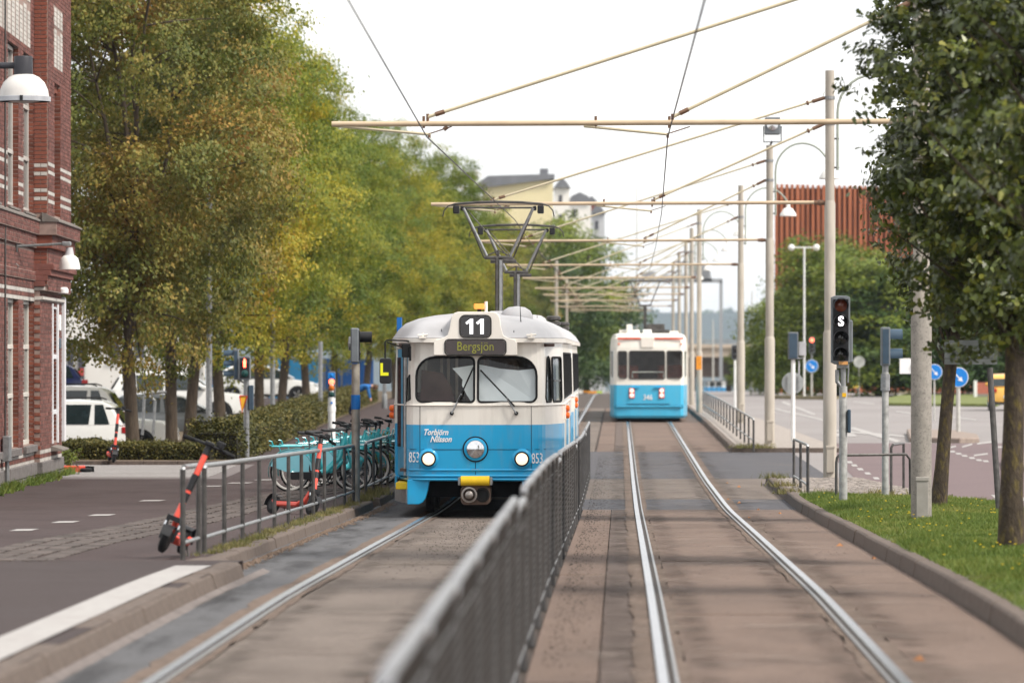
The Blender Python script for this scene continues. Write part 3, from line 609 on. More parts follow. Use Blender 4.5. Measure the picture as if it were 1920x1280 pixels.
    mb = MB(); mb.box(-.245, -.207, -.20, .3, .47, .585); mb.box(.207, .245, -.20, .3, .47, .585); mb.each('pad_bracket', m_steel, ob, bevel=.008)
    mb = MB(); mb.prism(rrect(-.21, .215, .19, .47, .07, 4), -.13, .9); cp = mb.build('coupler', m_rust, rt, bevel=.012)
    mb = MB(); mb.lathe([(.11, 0), (.115, -.03), (.09, -.035), (.085, 0)], (-.085, -.13, .335), 20, 'y'); mb.lathe([(.06, 0), (.055, -.06), (.03, -.075), (0, -.08)], (-.085, -.13, .335), 14, 'y'); mb.build('coupler_cone', M('worn_steel', (.3,.27,.25), .4, .8, var=.3, sc=12), cp, smooth=True)
    mb = MB(); mb.lathe([(.10, 0), (.105, -.025), (.08, -.03), (.075, -.005), (0, -.004)], (.105, -.13, .335), 20, 'y'); mb.build('coupler_socket', m_ins, cp, smooth=True)
    mb = MB(); mb.box(.06, .18, -.14, -.13, .30, .37); mb.build('coupler_slot', m_rub, cp)
    # wipers
    for pts in (((-.34,-.06,1.50), (-.20,-.045,1.78), (-.03,.03,2.16)), ((.585,-.05,1.50), (.45,-.04,1.72), (.07,.03,2.12))):
        mb = MB(); mb.tube([pts[0], pts[1]], .014, 6); a, b = Vector(pts[1]), Vector(pts[2]); ob = mb.build('wiper_arm', m_steel, rt, smooth=True)
        mb = MB(); mb.tube([a+(a-b)*.3, a, b], .012, 6); mb.build('wiper_blade', m_rub, ob); mb = MB(); mb.lathe([(.025, -.05), (.03, .03)], (pts[0][0], -.01, 1.5), 10, 'y'); mb.build('wiper_pivot', m_rub, ob)
    # side indicators
    for s in (1, -1):
        mb = MB(); mb.box(s*1.25-.01, s*1.25+.02*s+.01, 1.9, 2.06, 1.38, 1.62); ob = mb.build('indicator_base', m_cream, rt, bevel=.006)
        for z in (1.45, 1.55): mb = MB(); mb.lathe([(.05, 0), (.048, s*.05), (.03, s*.065), (0, s*.068)], (s*1.265, 1.95, z), 12, 'x'); mb.build('indicator_lamp', m_amb, ob, smooth=True)
    # roof fittings: beacon, ventilator dome, whip aerials, lugs, mirror
    mb = MB(); mb.lathe([(.03, 0), (.03, .05)], (.045-.005, .5, 2.95), 8); ob = mb.build('beacon_stem', m_rub, rt); mb = MB(); mb.box(-.035, .115, .42, .58, 3.0, 3.075); mb.build('beacon', EM('lit_amber', (1, .25, .05), .5), ob, bevel=.012)
    mb = MB(); mb.tube([(.135, .6, 2.9), (.135, .6, 3.11)], .022, 8); mb.build('beacon_mast', m_white, rt)
    mb = MB(); mb.lathe([(.235, 2.86), (.24, 2.90), (.20, 2.98), (.12, 3.03), (0, 3.045)], (.57, .95, 0), 24); mb.build('roof_ventilator', m_roofg, rt, smooth=True)
    mb = MB(); mb.box(.15, .42, 1.4, 2.6, 2.9, 2.98); mb.build('roof_box', m_roofg, rt, bevel=.03)
    for x, y, z, h in ((.655, .25, 2.64, .4), (-.49, .06, 2.58, .13), (.55, .06, 2.58, .11)): mb = MB(); mb.tube([(x, y, z), (x-.02 if h > .2 else x, y, z+h)], [.012, .004], 6); mb.build('aerial', m_rub, rt)
    mb = MB(); mb.lathe([(.05, 0), (.045, .045), (.025, .07), (0, .075)], (-.435, .27, 2.72), 12); mb.build('roof_knob', m_rub, rt, smooth=True)
    for x in (-.76, .80): mb = MB(); mb.box(x-.05, x+.05, -.03, .12, 2.575, 2.60); mb.tube([(x-.07, .0, 2.62), (x+.07, .02, 2.63)], .014, 6); mb.tube([(x, .02, 2.58), (x, .02, 2.65)], .02, 6); mb.build('lifting_lug', m_cream, rt)
    if front:
        mb = MB(); mb.tube([(-.96, .12, 2.53), (-1.0, .05, 2.54), (-1.27, -.05, 2.55), (-1.295, -.06, 2.52), (-1.295, -.06, 2.28)], .013, 6); mb.tube([(-.98, .1, 2.42), (-1.27, -.05, 2.52)], .011, 6); mr = mb.build('mirror_arm', m_rub, rt, smooth=True)
        mb = MB(); mb.prism(rrect(-1.375, -1.205, 1.925, 2.29, .035, 3), -.10, .03); mb.build('mirror', m_black, mr, bevel=.018, seg=2)
        mb = MB(); mb.prism([(-1.362,2.04), (-1.245,2.04), (-1.245,2.085), (-1.325,2.085), (-1.325,2.22), (-1.362,2.22)], -.106, -.10); mb.build('yellow_letter_mark', M('fluorescent_yellow', (.75,.75,.02), .5, var=.04), mr)
        mb = MB(); mb.box(-1.06, -.94, .02, .16, 2.30, 2.50); mb.box(-.955, -.925, .0, .1, 2.25, 2.47); mb.build('mirror_bracket', m_rub, mr, bevel=.01)
        wm = M('fleet_number_white', (.80,.80,.80), .5, var=.03)
        text('853', .21, (.885, .082, .845), (math.pi/2, 0, .55), wm, rt, 'fleet_number', sx=.62); text('853', .21, (-.885, .075, .86), (math.pi/2, 0, -.55), wm, rt, 'fleet_number', sx=.6)
        text('Torbjörn', .118, (-.575, .022, 1.225), (math.pi/2, 0, -.06), wm, rt, 'name_lettering', shear=.35, bold=.003, sx=.82); text('Nilsson', .118, (-.50, .014, 1.125), (math.pi/2, 0, -.05), wm, rt, 'name_lettering', shear=.35, bold=.003, sx=.86)
    # cab: desk, white sheets standing in for reflections on the glass, steering
    mb = MB(); mb.box(-.85, .9, .30, .62, 1.2, 1.62); mb.build('cab_desk', m_black, rt, bevel=.03)
    if front:
        m_refl = M('reflection_white', (.80,.83,.86), .7, var=.06, sc=3, alpha=.88)
        b1 = [(.05,1.67), (.86,1.67), (.872,1.9), (.86,2.14), (.62,2.115), (.35,2.14), (.05,2.20)]; mb = MB(); mb.add([(x, fy(x, z)+.07, z) for x, z in b1], [tuple(range(len(b1)))]); mb.build('windscreen_reflection', m_refl, rt)
        b2 = [(-.04,2.19), (-.34,2.145), (-.26,2.06), (-.19,1.98), (-.2,1.90), (-.14,1.78), (-.07,1.67), (-.03,1.67)]; mb = MB(); mb.add([(x, fy(x, z)+.09, z) for x, z in b2], [tuple(range(len(b2)))]); mb.build('reflection_sheet', M('reflection_pale', (.80,.81,.80), .7, var=.05, sc=3), rt)
        mb = MB(); mb.prism([(-.82,1.6), (-.30,1.6), (-.36,1.85), (-.5,2.08), (-.8,2.12)], .6, .66); mb.build('cab_curtain', m_seat, rt)
        for x in (-.52, -.3, -.42): mb = MB(); mb.box(x-.02, x+.02, .9, .94, .7, 2.45); mb.build('grab_pole', M('interior_pole', (.45,.36,.28), .5), rt)
    # pantograph on a tall mast near the rear
    yp = 13.05; pg = []
    mb = MB(); mb.box(-.055, .0, yp-.06, yp+.06, 2.85, 4.0, 0); mb.box(.004, .075, yp-.055, yp+.055, 2.85, 3.97, 1); mast = mb.build('pantograph_mast', [m_dkst, m_steel], rt, bevel=.012)
    mb = MB(); mb.tube([(-.24, yp, 4.0), (.24, yp, 4.0)], .03, 8); mb.tube([(-.14, yp+.12, 3.94), (.3, yp+.12, 3.94)], .035, 8); mb.tube([(-.21, yp, 4.03), (0, yp, 4.12), (.21, yp, 4.03)], .012, 6); mb.tube([(0, yp, 4.0), (0, yp, 4.13)], .022, 6); mb.build('lower_frame', m_dkst, mast, smooth=True)
    for s in (-1, 1):
        mb = MB(); mb.tube([(s*.2, yp, 4.03), (s*.595, yp-.1, 4.84)], .026, 8, 0); mb.tube([(s*.2+.05*s, yp+.2, 4.0), (s*.60, yp+.05, 4.84)], .014, 6, 1); mb.build('upper_arm', [m_steel, m_dkst], mast, smooth=True)
    mb = MB(); mb.tube([(-.56, yp, 4.84), (.22, yp+.12, 3.95)], .011, 6); mb.build('brace_rod', m_dkst, mast)
    mb = MB(); mb.tube([(-.62, yp-.02, 4.85), (.62, yp-.02, 4.85)], .017, 8); mb.tube([(-.95,yp,4.70), (-.93,yp,4.80), (-.86,yp,4.88), (-.74,yp,4.915), (-.4,yp,4.94), (0,yp,4.95), (.4,yp,4.94), (.74,yp,4.915), (.86,yp,4.88), (.93,yp,4.80), (.95,yp,4.70)], [.010,.011,.012,.02,.024,.024,.024,.02,.012,.011,.010], 8); mb.build('collector_bow', m_dkst, mast, smooth=True)
    mb = MB()
    for s in (-1, 1): mb.box(s*.72-.055, s*.72+.055, yp-.1, yp+.1, 4.75, 4.89); mb.box(s*.62-.03, s*.62+.03, yp-.06, yp+.06, 4.8, 4.88)
    mb.each('bow_suspension', m_black, mast, bevel=.015)
    mb = MB()
    for i in range(3): mb.lathe([(.09, 0), (.12, .02), (.12, .06), (.09, .08)], (.95, LT-1.4, 2.74+i*.09), 14)
    mb.build('roof_insulator', m_dkst, rt, smooth=True)
    return rt
def person(name, joints, edges, radii, parent, mats, zsplit=None, root=0):
    me = bpy.data.meshes.new(name); me.from_pydata(joints, edges, []); ob = bpy.data.objects.new(name, me); COL.objects.link(ob)
    sk = ob.modifiers.new('s', 'SKIN'); ob.modifiers.new('d', 'SUBSURF').levels = 2
    for i, r in enumerate(radii): me.skin_vertices[0].data[i].radius = (r, r)
    me.skin_vertices[0].data[root].use_root = True
    bpy.context.view_layer.update(); dg = bpy.context.evaluated_depsgraph_get(); m2 = bpy.data.meshes.new_from_object(ob.evaluated_get(dg)); ob.modifiers.clear(); ob.data = m2; bpy.data.meshes.remove(me)
    for m in mats: m2.materials.append(m)
    for p in m2.polygons:
        p.use_smooth = True
        if zsplit: p.material_index = zsplit(p.center)
    if parent is not None: ob.parent = parent
    return ob
m_skin = M('skin', (.50,.29,.21), .55, var=.05); m_hair = M('brown_hair', (.10,.055,.03), .7, var=.3, sc=30)
tram_loc = T(-2.07, 68.9)
tram = tram_car('tram_car', 'blue and cream tram car coming towards the camera, route 11 sign above its windscreen', tram_loc, True)
tram2 = tram_car('tram_car', 'second blue and cream tram car coupled behind the oncoming route 11 car', T(-2.07, 68.9+14.2), False)
tram2.location.z = tram.location.z
# driver, seated behind the white reflection sheet
dj = [(0,0,0), (0,-.02,.28), (0,-.03,.50), (0,-.05,.62), (0,-.07,.74), (0,-.06,.86), (-.19,-.02,.46), (-.25,-.16,.22), (-.16,-.42,.2), (-.12,-.48,.2), (.19,-.02,.46), (.25,-.16,.22), (.16,-.42,.2), (.12,-.48,.2), (-.1,-.3,0), (-.1,-.42,-.35), (.1,-.3,0), (.1,-.42,-.35)]
de = [(0,1), (1,2), (2,3), (3,4), (4,5), (2,6), (6,7), (7,8), (8,9), (2,10), (10,11), (11,12), (12,13), (0,14), (14,15), (0,16), (16,17)]
dr_ = [.15,.15,.13,.055,.09,.075,.075,.055,.04,.035,.075,.055,.04,.035,.09,.06,.09,.06]
dv = thing('person', 'tram driver in a white shirt sitting behind the right windscreen', 'person', tram_loc+Vector((.52, 1.05, 1.32)), ROT)
person('body', dj, de, dr_, dv, [M('white_shirt', (.72,.74,.78), .8, var=.05), m_skin, M('dark_trousers', (.03,.03,.05), .8)], lambda c: 1 if c.z > .60 or (abs(c.x) < .2 and c.y < -.38 and c.z > .1) else (2 if c.z < -.02 else 0))
mb = MB(); mb.lathe([(.0, .14), (.07, .12), (.1, .05), (.1, -.02), (.07, -.06)], (0, -.045, .82), 14); mb.build('hair', m_hair, dv, smooth=True)
# ================================================================ the departing tram, seen from behind
FB, FC = (.060,.42,.66), (.82,.79,.72)
m_fbody = zmat('far_tram_paint', FB, FC, 1.25, .32, .1)
ft = thing('tram', 'blue and cream tram numbered 346 driving away on the right track', 'tram', T(.975, 161), ROT)
FO = [(0,0), (.6,.0), (1.08,.03), (1.17,.10), (1.30,1.1), (1.30,3), (1.30,13), (1.30,27), (1.2,29), (0,29.4)]
def fo(z, i=0): return [(max(0, x-i) if x > 0 else 0, y+(i if y < 1 else 0), z) for x, y in FO]+[(-max(0, x-i), y+(i if y < 1 else 0), z) for x, y in FO[-2:0:-1]]
mb = MB(); mb.loft([fo(.14, .05), fo(.22), fo(.55), fo(1.25), fo(2.5), fo(2.8, .03), fo(2.93, .10), fo(2.98, .25)]); fbody = mb.build('body', m_fbody, ft)
mb = MB(); mb.loft([fo(.5, .08), fo(2.7, .08)]); ci = mb.build('cut', m_int)
fw = [rrect(-1.03, -.735, 1.47, 2.38, [.10,.05,.05,.05], 3), rrect(-.66, .535, 1.44, 2.39, .07, 3), rrect(.61, 1.12, 1.47, 2.39, [.05,.10,.05,.05], 3)]
cut = MB()
for w in fw: cut.prism(w, -.2, .4)
fsw = [(.35, .95)]+[(1.5+i*1.55, 2.8+i*1.55) for i in range(16)]
for a, b in fsw:
    for s in (-1, 1): cut.prism(rrect(a, b, 1.5, 2.38, .06, 2), s*1.0, s*1.5, 'x')
bool_diff(fbody, [ci, cut.build('cut', m_cream)])
for w in fw:
    mb = MB(); mb.add([(x, .03, z) for x, z in w], [tuple(range(len(w)))]); o = mb.build('rear_window', m_glass, ft); mb = MB(); mb.tube([(x, -.002+(.03 if abs(x) > 1.05 else 0), z) for x, z in w+[w[0]]], .018, 5); mb.build('window_seal', M('seal_grey', (.12,.11,.1), .7), o)
def fhw(y): return 1.17+.13*min(1, max(0, y-.1))
for a, b in fsw:
    for s in (-1, 1): pl = rrect(a, b, 1.5, 2.38, .06, 2); mb = MB(); mb.add([(s*(fhw(y)-.02), y, z) for y, z in pl], [tuple(range(len(pl)))]); mb.build('side_window', m_glassd, ft)
mb = MB(); mb.box(-1.2, 1.2, .3, 29, .5, .8); mb.box(-1.2, 1.2, 9, 9.1, .8, 2.7); mb.box(-1.15, 1.15, .3, 29, 2.62, 2.68); mb.build('interior_lining', m_int, ft)
mb = MB()
for i in range(5):
    for x in (-.75, .75): mb.box(x-.4, x+.4, 1.6+i*1.4, 2.1+i*1.4, .8, 1.1); mb.box(x-.4, x+.4, 1.6+i*1.4, 1.7+i*1.4, 1.1, 1.9)
mb.each('passenger_seat', M('red_seat', (.28,.07,.04), .7, var=.3), ft, bevel=.03)
mb = MB(); mb.tube([(-.55,.2,1.5), (-.55,.2,1.68), (.5,.2,1.68), (.5,.2,1.5)], .02, 6); mb.build('rear_handrail', M('pale_rail', (.6,.58,.53), .5), ft)
m_red = M('red_stripe', (.65,.07,.03), .4, var=.04)
for a, b in ((-1.05, -.27), (.18, 1.16)): mb = MB(); mb.box(a, b, -.012 if b < .3 else -.01, .02, 2.78, 2.84); mb.build('red_stripe', m_red, ft)
mb = MB(); mb.prism(rrect(-.265, .175, 2.50, 2.86, .05, 3), -.03, .02); mb.build('rear_hatch', m_cream, ft, bevel=.01)
for x in (-1.0, 1.09): mb = MB(); mb.lathe([(.035, .03), (.03, -.03), (0, -.035)], (x, .02, 2.62), 10, 'y'); mb.build('marker_lamp', m_amb, ft, smooth=True)
for x in (-.57, .43):
    mb = MB(); mb.box(x-.09, x+.09, -.025, .02, .80, 1.15); ob = mb.build('lamp_cluster', m_red, ft, bevel=.008)
    for z in (.90, 1.06): mb = MB(); mb.lathe([(.07, 0), (.06, -.03), (0, -.04)], (x, -.025, z), 14, 'y'); mb.build('tail_lamp', EM('lit_tail_lamp', (1, .72, .62), .55), ob, smooth=True)
    s = 1 if x < 0 else -1; mb = MB(); mb.box(min(x, x+s*.25), max(x, x+s*.25), -.05, .0, 1.15, 1.18); mb.build('lamp_hood', m_blue, ft)
text('346', .25, (-.03, -.012, .83), (math.pi/2, 0, 0), M('fleet_number_white', (.8,.8,.8)), ft, 'fleet_number', bold=.003, sx=.85)
mb = MB(); mb.box(-.75, .7, -.02, .02, .60, .625); mb.box(-1.15, 1.15, -.03, .03, .555, .575); mb.build('bumper_line', M('seam_dark_blue', (.02,.12,.2), .5), ft)
mb = MB(); mb.tube([(-1.17,.08,.53), (-1.08,-.02,.53), (1.08,-.02,.53), (1.17,.08,.53)], .03, 6); mb.build('bumper_rib', M('far_blue', FB, .35), ft)
mb = MB(); mb.box(-1.05, 1.05, .3, 28, .05, .3); mb.build('underframe', m_ins, ft)
for a, b, c, d_, h, mt in ((-1.0, -.3, 1, 3, .12, m_cream), (-.75, -.55, .6, 1, .3, m_cream), (-.5, -.3, .4, .9, .12, m_white), (-.2, .1, .4, 1, .13, m_white), (-.05, .55, 2, 4.4, .33, m_dkst), (.2, .7, .5, 1.2, .13, m_dkst), (.7, 1.0, .5, 1.5, .08, m_cream)):
    mb = MB(); mb.box(a, b, c, d_, 2.92, 2.98+h); mb.build('roof_equipment', mt, ft, bevel=.02)
mb = MB(); mb.box(-.16, -.06, 3.0, 3.12, 2.95, 3.95); mb.tube([(-.33, 3.06, 3.95), (.12, 3.06, 3.95)], .03, 6); mb.tube([(-.28,3.06,3.95), (-.6,3.06,4.75)], .02, 6); mb.tube([(.07,3.06,3.95), (.4,3.06,4.75)], .02, 6); mb.tube([(-.95,3.06,4.68), (-.8,3.06,4.78), (.6,3.06,4.78), (.75,3.06,4.68)], .025, 6); mb.build('pantograph', m_dkst, ft)
# ================================================================ mesh fence between the tracks
mf = thing('mesh_fence', 'grey tubular fence with mesh panels running between the two tracks', 'fence', T(-.6, 11))
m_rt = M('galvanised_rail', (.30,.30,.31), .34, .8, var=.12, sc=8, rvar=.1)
d = 9.6; k = 0
while d < 92:
    L = 2.56; hgt = 1.12 if k % 7 else 1.05; a, b = d, d+L-.06; sl = (gz(b)-gz(a)); r = .024
    def q(s, h): return T(-.6, a+(b-a)*s, h)
    fr = [q(0, -.02), q(0, hgt-.12), q(.012, hgt-.04), q(.045, hgt), q(.955, hgt), q(.988, hgt-.04), q(1, hgt-.12), q(1, -.02)]
    for fp in (fr[:3], fr[-3:]): mb = MB(); mb.tube(fp, r, 8); mb.build('post', M('shaded_post', (.075,.072,.072), .5, .4, var=.25, sc=8), mf, smooth=True, world=True)  # posts darkened against the top rail: the sky's sheen is put into the colours
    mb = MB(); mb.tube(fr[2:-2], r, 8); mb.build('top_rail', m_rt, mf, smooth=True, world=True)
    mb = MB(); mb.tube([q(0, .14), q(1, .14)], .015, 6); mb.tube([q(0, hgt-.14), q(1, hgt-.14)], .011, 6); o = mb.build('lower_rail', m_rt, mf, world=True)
    mb = MB(); nb = 16 if d < 60 else 12
    for i in range(1, nb): mb.tube([q(i/nb, .14), q(i/nb, hgt-.02)], .011, 4, cap=False)
    if d < 60:
        for i in range(1, 17): mb.tube([q(0, .14+i*.0505)+Vector((.012, 0, 0)), q(1, .14+i*.0505)+Vector((.012, 0, 0))], .0055, 3, cap=False)
    o = mb.build('mesh_panel', M('dark_mesh', (.030,.026,.024), .75, 0, var=.3, sc=8, spec=.15), mf, world=True); o['kind'] = 'stuff'
    d += L; k += 1
# ================================================================ low railings
def railing(label, u, ds, hgt, low, group=None, r=.024, loop=None):
    rt = thing('railing', label, 'railing', T(u, ds[0], .12), 0, group)
    for i, d in enumerate(ds): mb = MB(); mb.tube([T(u, d, .05), T(u, d, .12+hgt-.02)], r if i else r*1.1, 8); mb.build('post', m_dkst, rt, world=True, smooth=True)
    n = 14; e = [T(u, ds[0]+(ds[-1]-ds[0])*i/n, .12+hgt) for i in range(n+1)]
    mb = MB(); mb.tube([T(u, ds[0], .12+hgt-.09), T(u, ds[0]+.05, .12+hgt-.02)]+[e[0]+Vector((0,.2,0))]+e[1:-1]+[e[-1]-Vector((0,.2,0)), T(u, ds[-1]-.05, .12+hgt-.02), T(u, ds[-1], .12+hgt-.09)], r*1.05, 8); mb.build('top_rail', m_steel, rt, world=True, smooth=True)
    if low: mb = MB(); mb.tube([T(u, ds[0]+(ds[-1]-ds[0])*i/n, .12+low) for i in range(n+1)], r*.85, 8); mb.build('lower_rail', m_steel, rt, world=True, smooth=True)
    return rt
railing('narrow first loop of the left railing, beside the leaning red scooter', -4.16, [45.7, 47.4], .88, .16, 'railing along the left kerb')
railing('long grey left railing in front of the parked teal bicycles', -4.13, [47.7+2.43*i for i in range(12)], .87, .16, 'railing along the left kerb')
railing('short far section of the left railing next to the tram door', -4.10, [77.5+2.43*i for i in range(5)], .87, .16, 'railing along the left kerb')
railing('grey railing on the island beside the departing tram', 3.22, [115.5]+[119.8+4.1*i for i in range(17)], .72, .2)
railing('small narrow hoop railing at the corner of the cobbled island', 3.12, [79.6, 82.8, 86], .80, .14)
# wide low barrier behind the tram signal
br = thing('barrier', 'low wide tubular barrier between the tram signal and the reddish road', 'barrier', GP(1570, 935, .12))
dB = GD(936, .12); mb = MB()
X = lambda px, dd: (px-CX)/F*dd
mb.tube([(X(1568,dB), dB, gz(dB)), (X(1568,dB), dB, gz(dB)+.70), (X(1569.5,dB), dB, gz(dB)+.78), (X(1573,dB), dB, gz(dB)+.82), (X(1705,dB), dB+.6, gz(dB)+.82), (X(1712,dB), dB+.6, gz(dB)+.74), (X(1713,dB), dB+.6, gz(dB))], .022, 8); mb.build('hoop', m_dkst, br, world=True, smooth=True)
mb = MB(); mb.tube([(X(1568,dB), dB, gz(dB)+.06), (X(1713,dB), dB+.6, gz(dB)+.06)], .015, 6); mb.build('lower_rail', m_dkst, br, world=True)
mb = MB(); d2 = dB+3.5; mb.tube([(X(1671,d2), d2, gz(d2)), (X(1671,d2), d2, gz(d2)+.88), (X(1674,d2), d2, gz(d2)+.93), (X(1722,d2), d2+3, gz(d2)+.9), (X(1722,d2), d2+3, gz(d2))], .022, 8); mb.build('hoop', m_dkst, br, world=True, smooth=True)
# ================================================================ overhead line poles
m_tube = M('beige_span_tube', (.50,.39,.27), .5, var=.12, sc=3, dirt=.25, dcol=(.25,.16,.1), dsc=2)
m_rod = M('pale_stay_tube', (.50,.44,.31), .5, var=.1, sc=3)
m_clamp = M('brown_clamp', (.17,.10,.065), .6, .3, var=.3, sc=10)
m_green = M('grey_green_pipe', (.33,.36,.31), .5, var=.1)
m_shade = M('white_lamp_shade', (.78,.77,.74), .4, var=.04)
def lamp_bell(mb_parent, c, r, up, mat=None, neck=None):
    mb = MB(); mb.lathe([(.045, up), (.06, up*.75), (.07, up*.55)], c, 14); nk = mb.build('lamp_neck', neck or m_shade, mb_parent, smooth=True, world=True)
    mb = MB(); mb.lathe([(.07, up*.56), (.14, up*.5), (r*.72, up*.33), (r*.93, up*.13), (r, 0), (r*.97, -.015), (r*.8, 0)], c, 20, cap=False); mb.build('lamp_shade', mat or m_shade, mb_parent, smooth=True, world=True)
def pole(u, d, label, top=7.85, steps=((2.9, .128), (5.37, .105)), rb=.128, arm=True, uend=-3.6, lamp=True, sleeve=None, mat=None, base=True, stays=True, r_top=.088, zarm=5.33, side=-1):
    b = T(u, d, .1); rt = thing('catenary_pole', label, 'pole', b, 0, 'overhead line poles'); zs = [b.z-.15]+[s[0] for s in steps]+[top]; rr = [s[1] for s in steps]+[r_top]
    names = ['lower_shaft', 'middle_shaft', 'upper_shaft'] if len(steps) == 2 else ['lower_shaft', 'upper_shaft']
    for i, nm in enumerate(names):
        mb = MB(); r = rr[i]; prof = [(r, zs[i]), (r, zs[i+1]-.06)]+([(rr[i+1], zs[i+1])] if i+1 < len(rr) else [(r, zs[i+1])])
        mb.lathe(prof, (b.x, b.y, 0), 18); mb.build(nm, (mat if (mat and i == 0) else m_pole), rt, smooth=True, world=True)
    if base: mb = MB(); mb.box(b.x-.075, b.x+.075, b.y-rr[0]-.03, b.y-rr[0]+.03, b.z+.1 if d > 80 else b.z+.06, b.z+.58); mb.box(b.x-.085, b.x+.085, b.y-rr[0]-.04, b.y-rr[0]+.03, b.z+.56, b.z+.61); mb.build('hatch_cover', m_pole if not mat else M('hatch_grey', (.28,.265,.24), .6), rt, world=True, bevel=.006)
    def at(uu, z): return Vector((uu+SL*d, d, z))
    if arm:
        us = u-.1 if side < 0 else u+.1; mb = MB(); mb.tube([at(us-.18*-side, zarm+.005), at(uend, zarm-.03)], .036 if d < 100 else .034, 10); am = mb.build('cross_arm', m_tube, rt, world=True, smooth=True)
        mb = MB(); mb.tube([at(us, zarm), at(us+side*.2, zarm)], .045, 8); mb.tube([at(us+side*.08, zarm), at(us+side*.11, zarm)], .06, 8)
        for uu in (-2.45, .62, -.3): mb.tube([at(uu, zarm-.08), at(uu, zarm+.07)], .02, 6)
        mb.tube([at(-2.15, zarm-.06), at(-2.2, zarm-.1)], .03, 6); mb.each('arm_clamp', m_clamp, am, world=True)
        for a, e in ((-3.5, -2.38), (-.45, .6)):
            mb = MB(); mb.tube([at(a, zarm-.055), at(e+.02, zarm-.16)], .02, 6); sa = mb.build('steady_arm', m_rod, rt, world=True); mb = MB(); mb.tube([at(e, zarm-.14), at(e, zarm-.20)], .02, 6); mb.tube([at(e, zarm-.15), at(e+.28, zarm-.06)], .008, 4); mb.build('wire_clip', m_clamp, sa, world=True)
        if stays:
            for e, zt in ((-2.40, 7.33), (.66, 6.84)):
                mb = MB(); mb.tube([at(us, zt), at(e, zarm+.06)], .022, 8); st = mb.build('stay_tube', m_rod, rt, world=True, smooth=True)
                v = (at(e, zarm+.06)-at(us, zt)).normalized(); mb = MB(); mb.tube([at(us, zt), at(us, zt)+v*.25], .036, 8); mb.tube([at(us, zt)+v*.32, at(us, zt)+v*.36], .045, 8); mb.tube([at(e, zarm+.06)-v*.22, at(e, zarm+.06)-v*.1], .034, 6); mb.tube([at(e, zarm), at(e, zarm+.1)], .022, 6); mb.each('stay_clamp', m_clamp, st, world=True)
                mb = MB(); mb.lathe([(r_top+.012, zt-.03), (r_top+.012, zt+.03)], (b.x, b.y, 0), 14); mb.build('pole_band', m_steel, rt, world=True)
    if lamp:
        x = b.x+r_top+.06; pts = [(x, d, 5.95), (x, d, 7.05)]+[(x+.68*(1-math.cos(t)), d, 7.05+.72*math.sin(t)) for t in [math.pi*k/14 for k in range(1, 12)]]+[(x+1.36, d, 7.3)]
        mb = MB(); mb.tube(pts, .026, 8); gp = mb.build('lamp_arm', m_green, rt, world=True, smooth=True)
        mb = MB()
        for z in (6.0, 6.55): mb.tube([(b.x, d, z), (x+.03, d, z)], .02, 6)
        mb.build('arm_bracket', m_dkst, gp, world=True); lamp_bell(rt, (x+1.36, d, 6.88), .27, .45)
    return rt
PL = [(3.77, 60.0, 'speckled concrete-footed line pole on the grass verge beside the oak'), (4.01, 91.6, 'tall beige line pole just behind the tram stop signal'), (3.78, 121, 'beige line pole carrying a square floodlight on top'), (3.86, 153, 'beige line pole with a white bell lamp against the red-brown building'),
      (2.95, 178, 'rightmost of the three thin line poles close to the departing tram'), (3.06, 204, 'middle one of the three thin line poles close to the departing tram'), (3.12, 226, 'leftmost of the three thin line poles close to the departing tram'), (3.1, 250, 'distant line pole hidden behind the departing tram roof'), (3.1, 279, 'farthest line pole on the right of the tracks')]
for i, (u, d, lb) in enumerate(PL):
    if i == 0: pole(u, d, lb, steps=((2.94, .13),), r_top=.103, mat=m_conc, lamp=False)
    elif i == 2: p3 = pole(u, d, lb, top=7.72)
    else: pole(u, d, lb, steps=((2.9, .128), (5.37, .105)) if i < 4 else ((2.6, .11),), base=i < 4)
c = T(3.78, 121); mb = MB(); mb.box(c.x-.12, c.x+.26, 120.8, 121.15, 7.98, 8.42); fl = mb.build('floodlight', m_sig, p3, bevel=.02, world=True)
mb = MB(); mb.lathe([(.15, 0), (.14, -.02), (.0, -.035)], (c.x+.06, 120.8, 8.22), 20, 'y'); mb.build('floodlight_lens', m_chrome, fl, smooth=True, world=True)
mb = MB(); mb.tube([(c.x-.15,121,8.2), (c.x-.15,121,7.8), (c.x+.29,121,7.8), (c.x+.29,121,8.2)], .02, 6); mb.tube([(c.x, 121, 7.7), (c.x+.07, 121, 7.82)], .03, 6); mb.build('floodlight_bracket', m_dkst, fl, world=True)
for u, d, lb in ((-3.6, 273, 'grey line pole standing left of the tracks behind the tram roof'), (-3.65, 330, 'thinner grey line pole left of the tracks, farther away'), (-3.6, 395, 'short far pole left of the tracks below the line arms')):
    pole(u, d, lb, lamp=False, steps=((2.6, .12),), base=False, uend=2.2, side=1, zarm=5.6)
# contact wires
m_wire = M('copper_wire', (.05,.035,.04), .5, .5, var=.1)
for us, lb in (([-1.9, -2.05, -2.41, -2.0, -2.15, -2.0, -2.2, -2.0], 'thin dark contact wire over the oncoming track'), ([.75, .66, .6, .80, .9, .95, .85, .95], 'thin dark contact wire over the right track')):
    mb = MB(); mb.tube([Vector((u+SL*d, d, 5.14-(.22 if d > 62 and us[0] < 0 else 0)*min(1, max(0, (82-abs(d-82))/20-3)) )) for u, d in zip(us, (12, 34, 60, 91.6, 121, 153, 178, 250))], .0085, 6); tag(mb.build('contact_wire', m_wire), lb, 'wire')
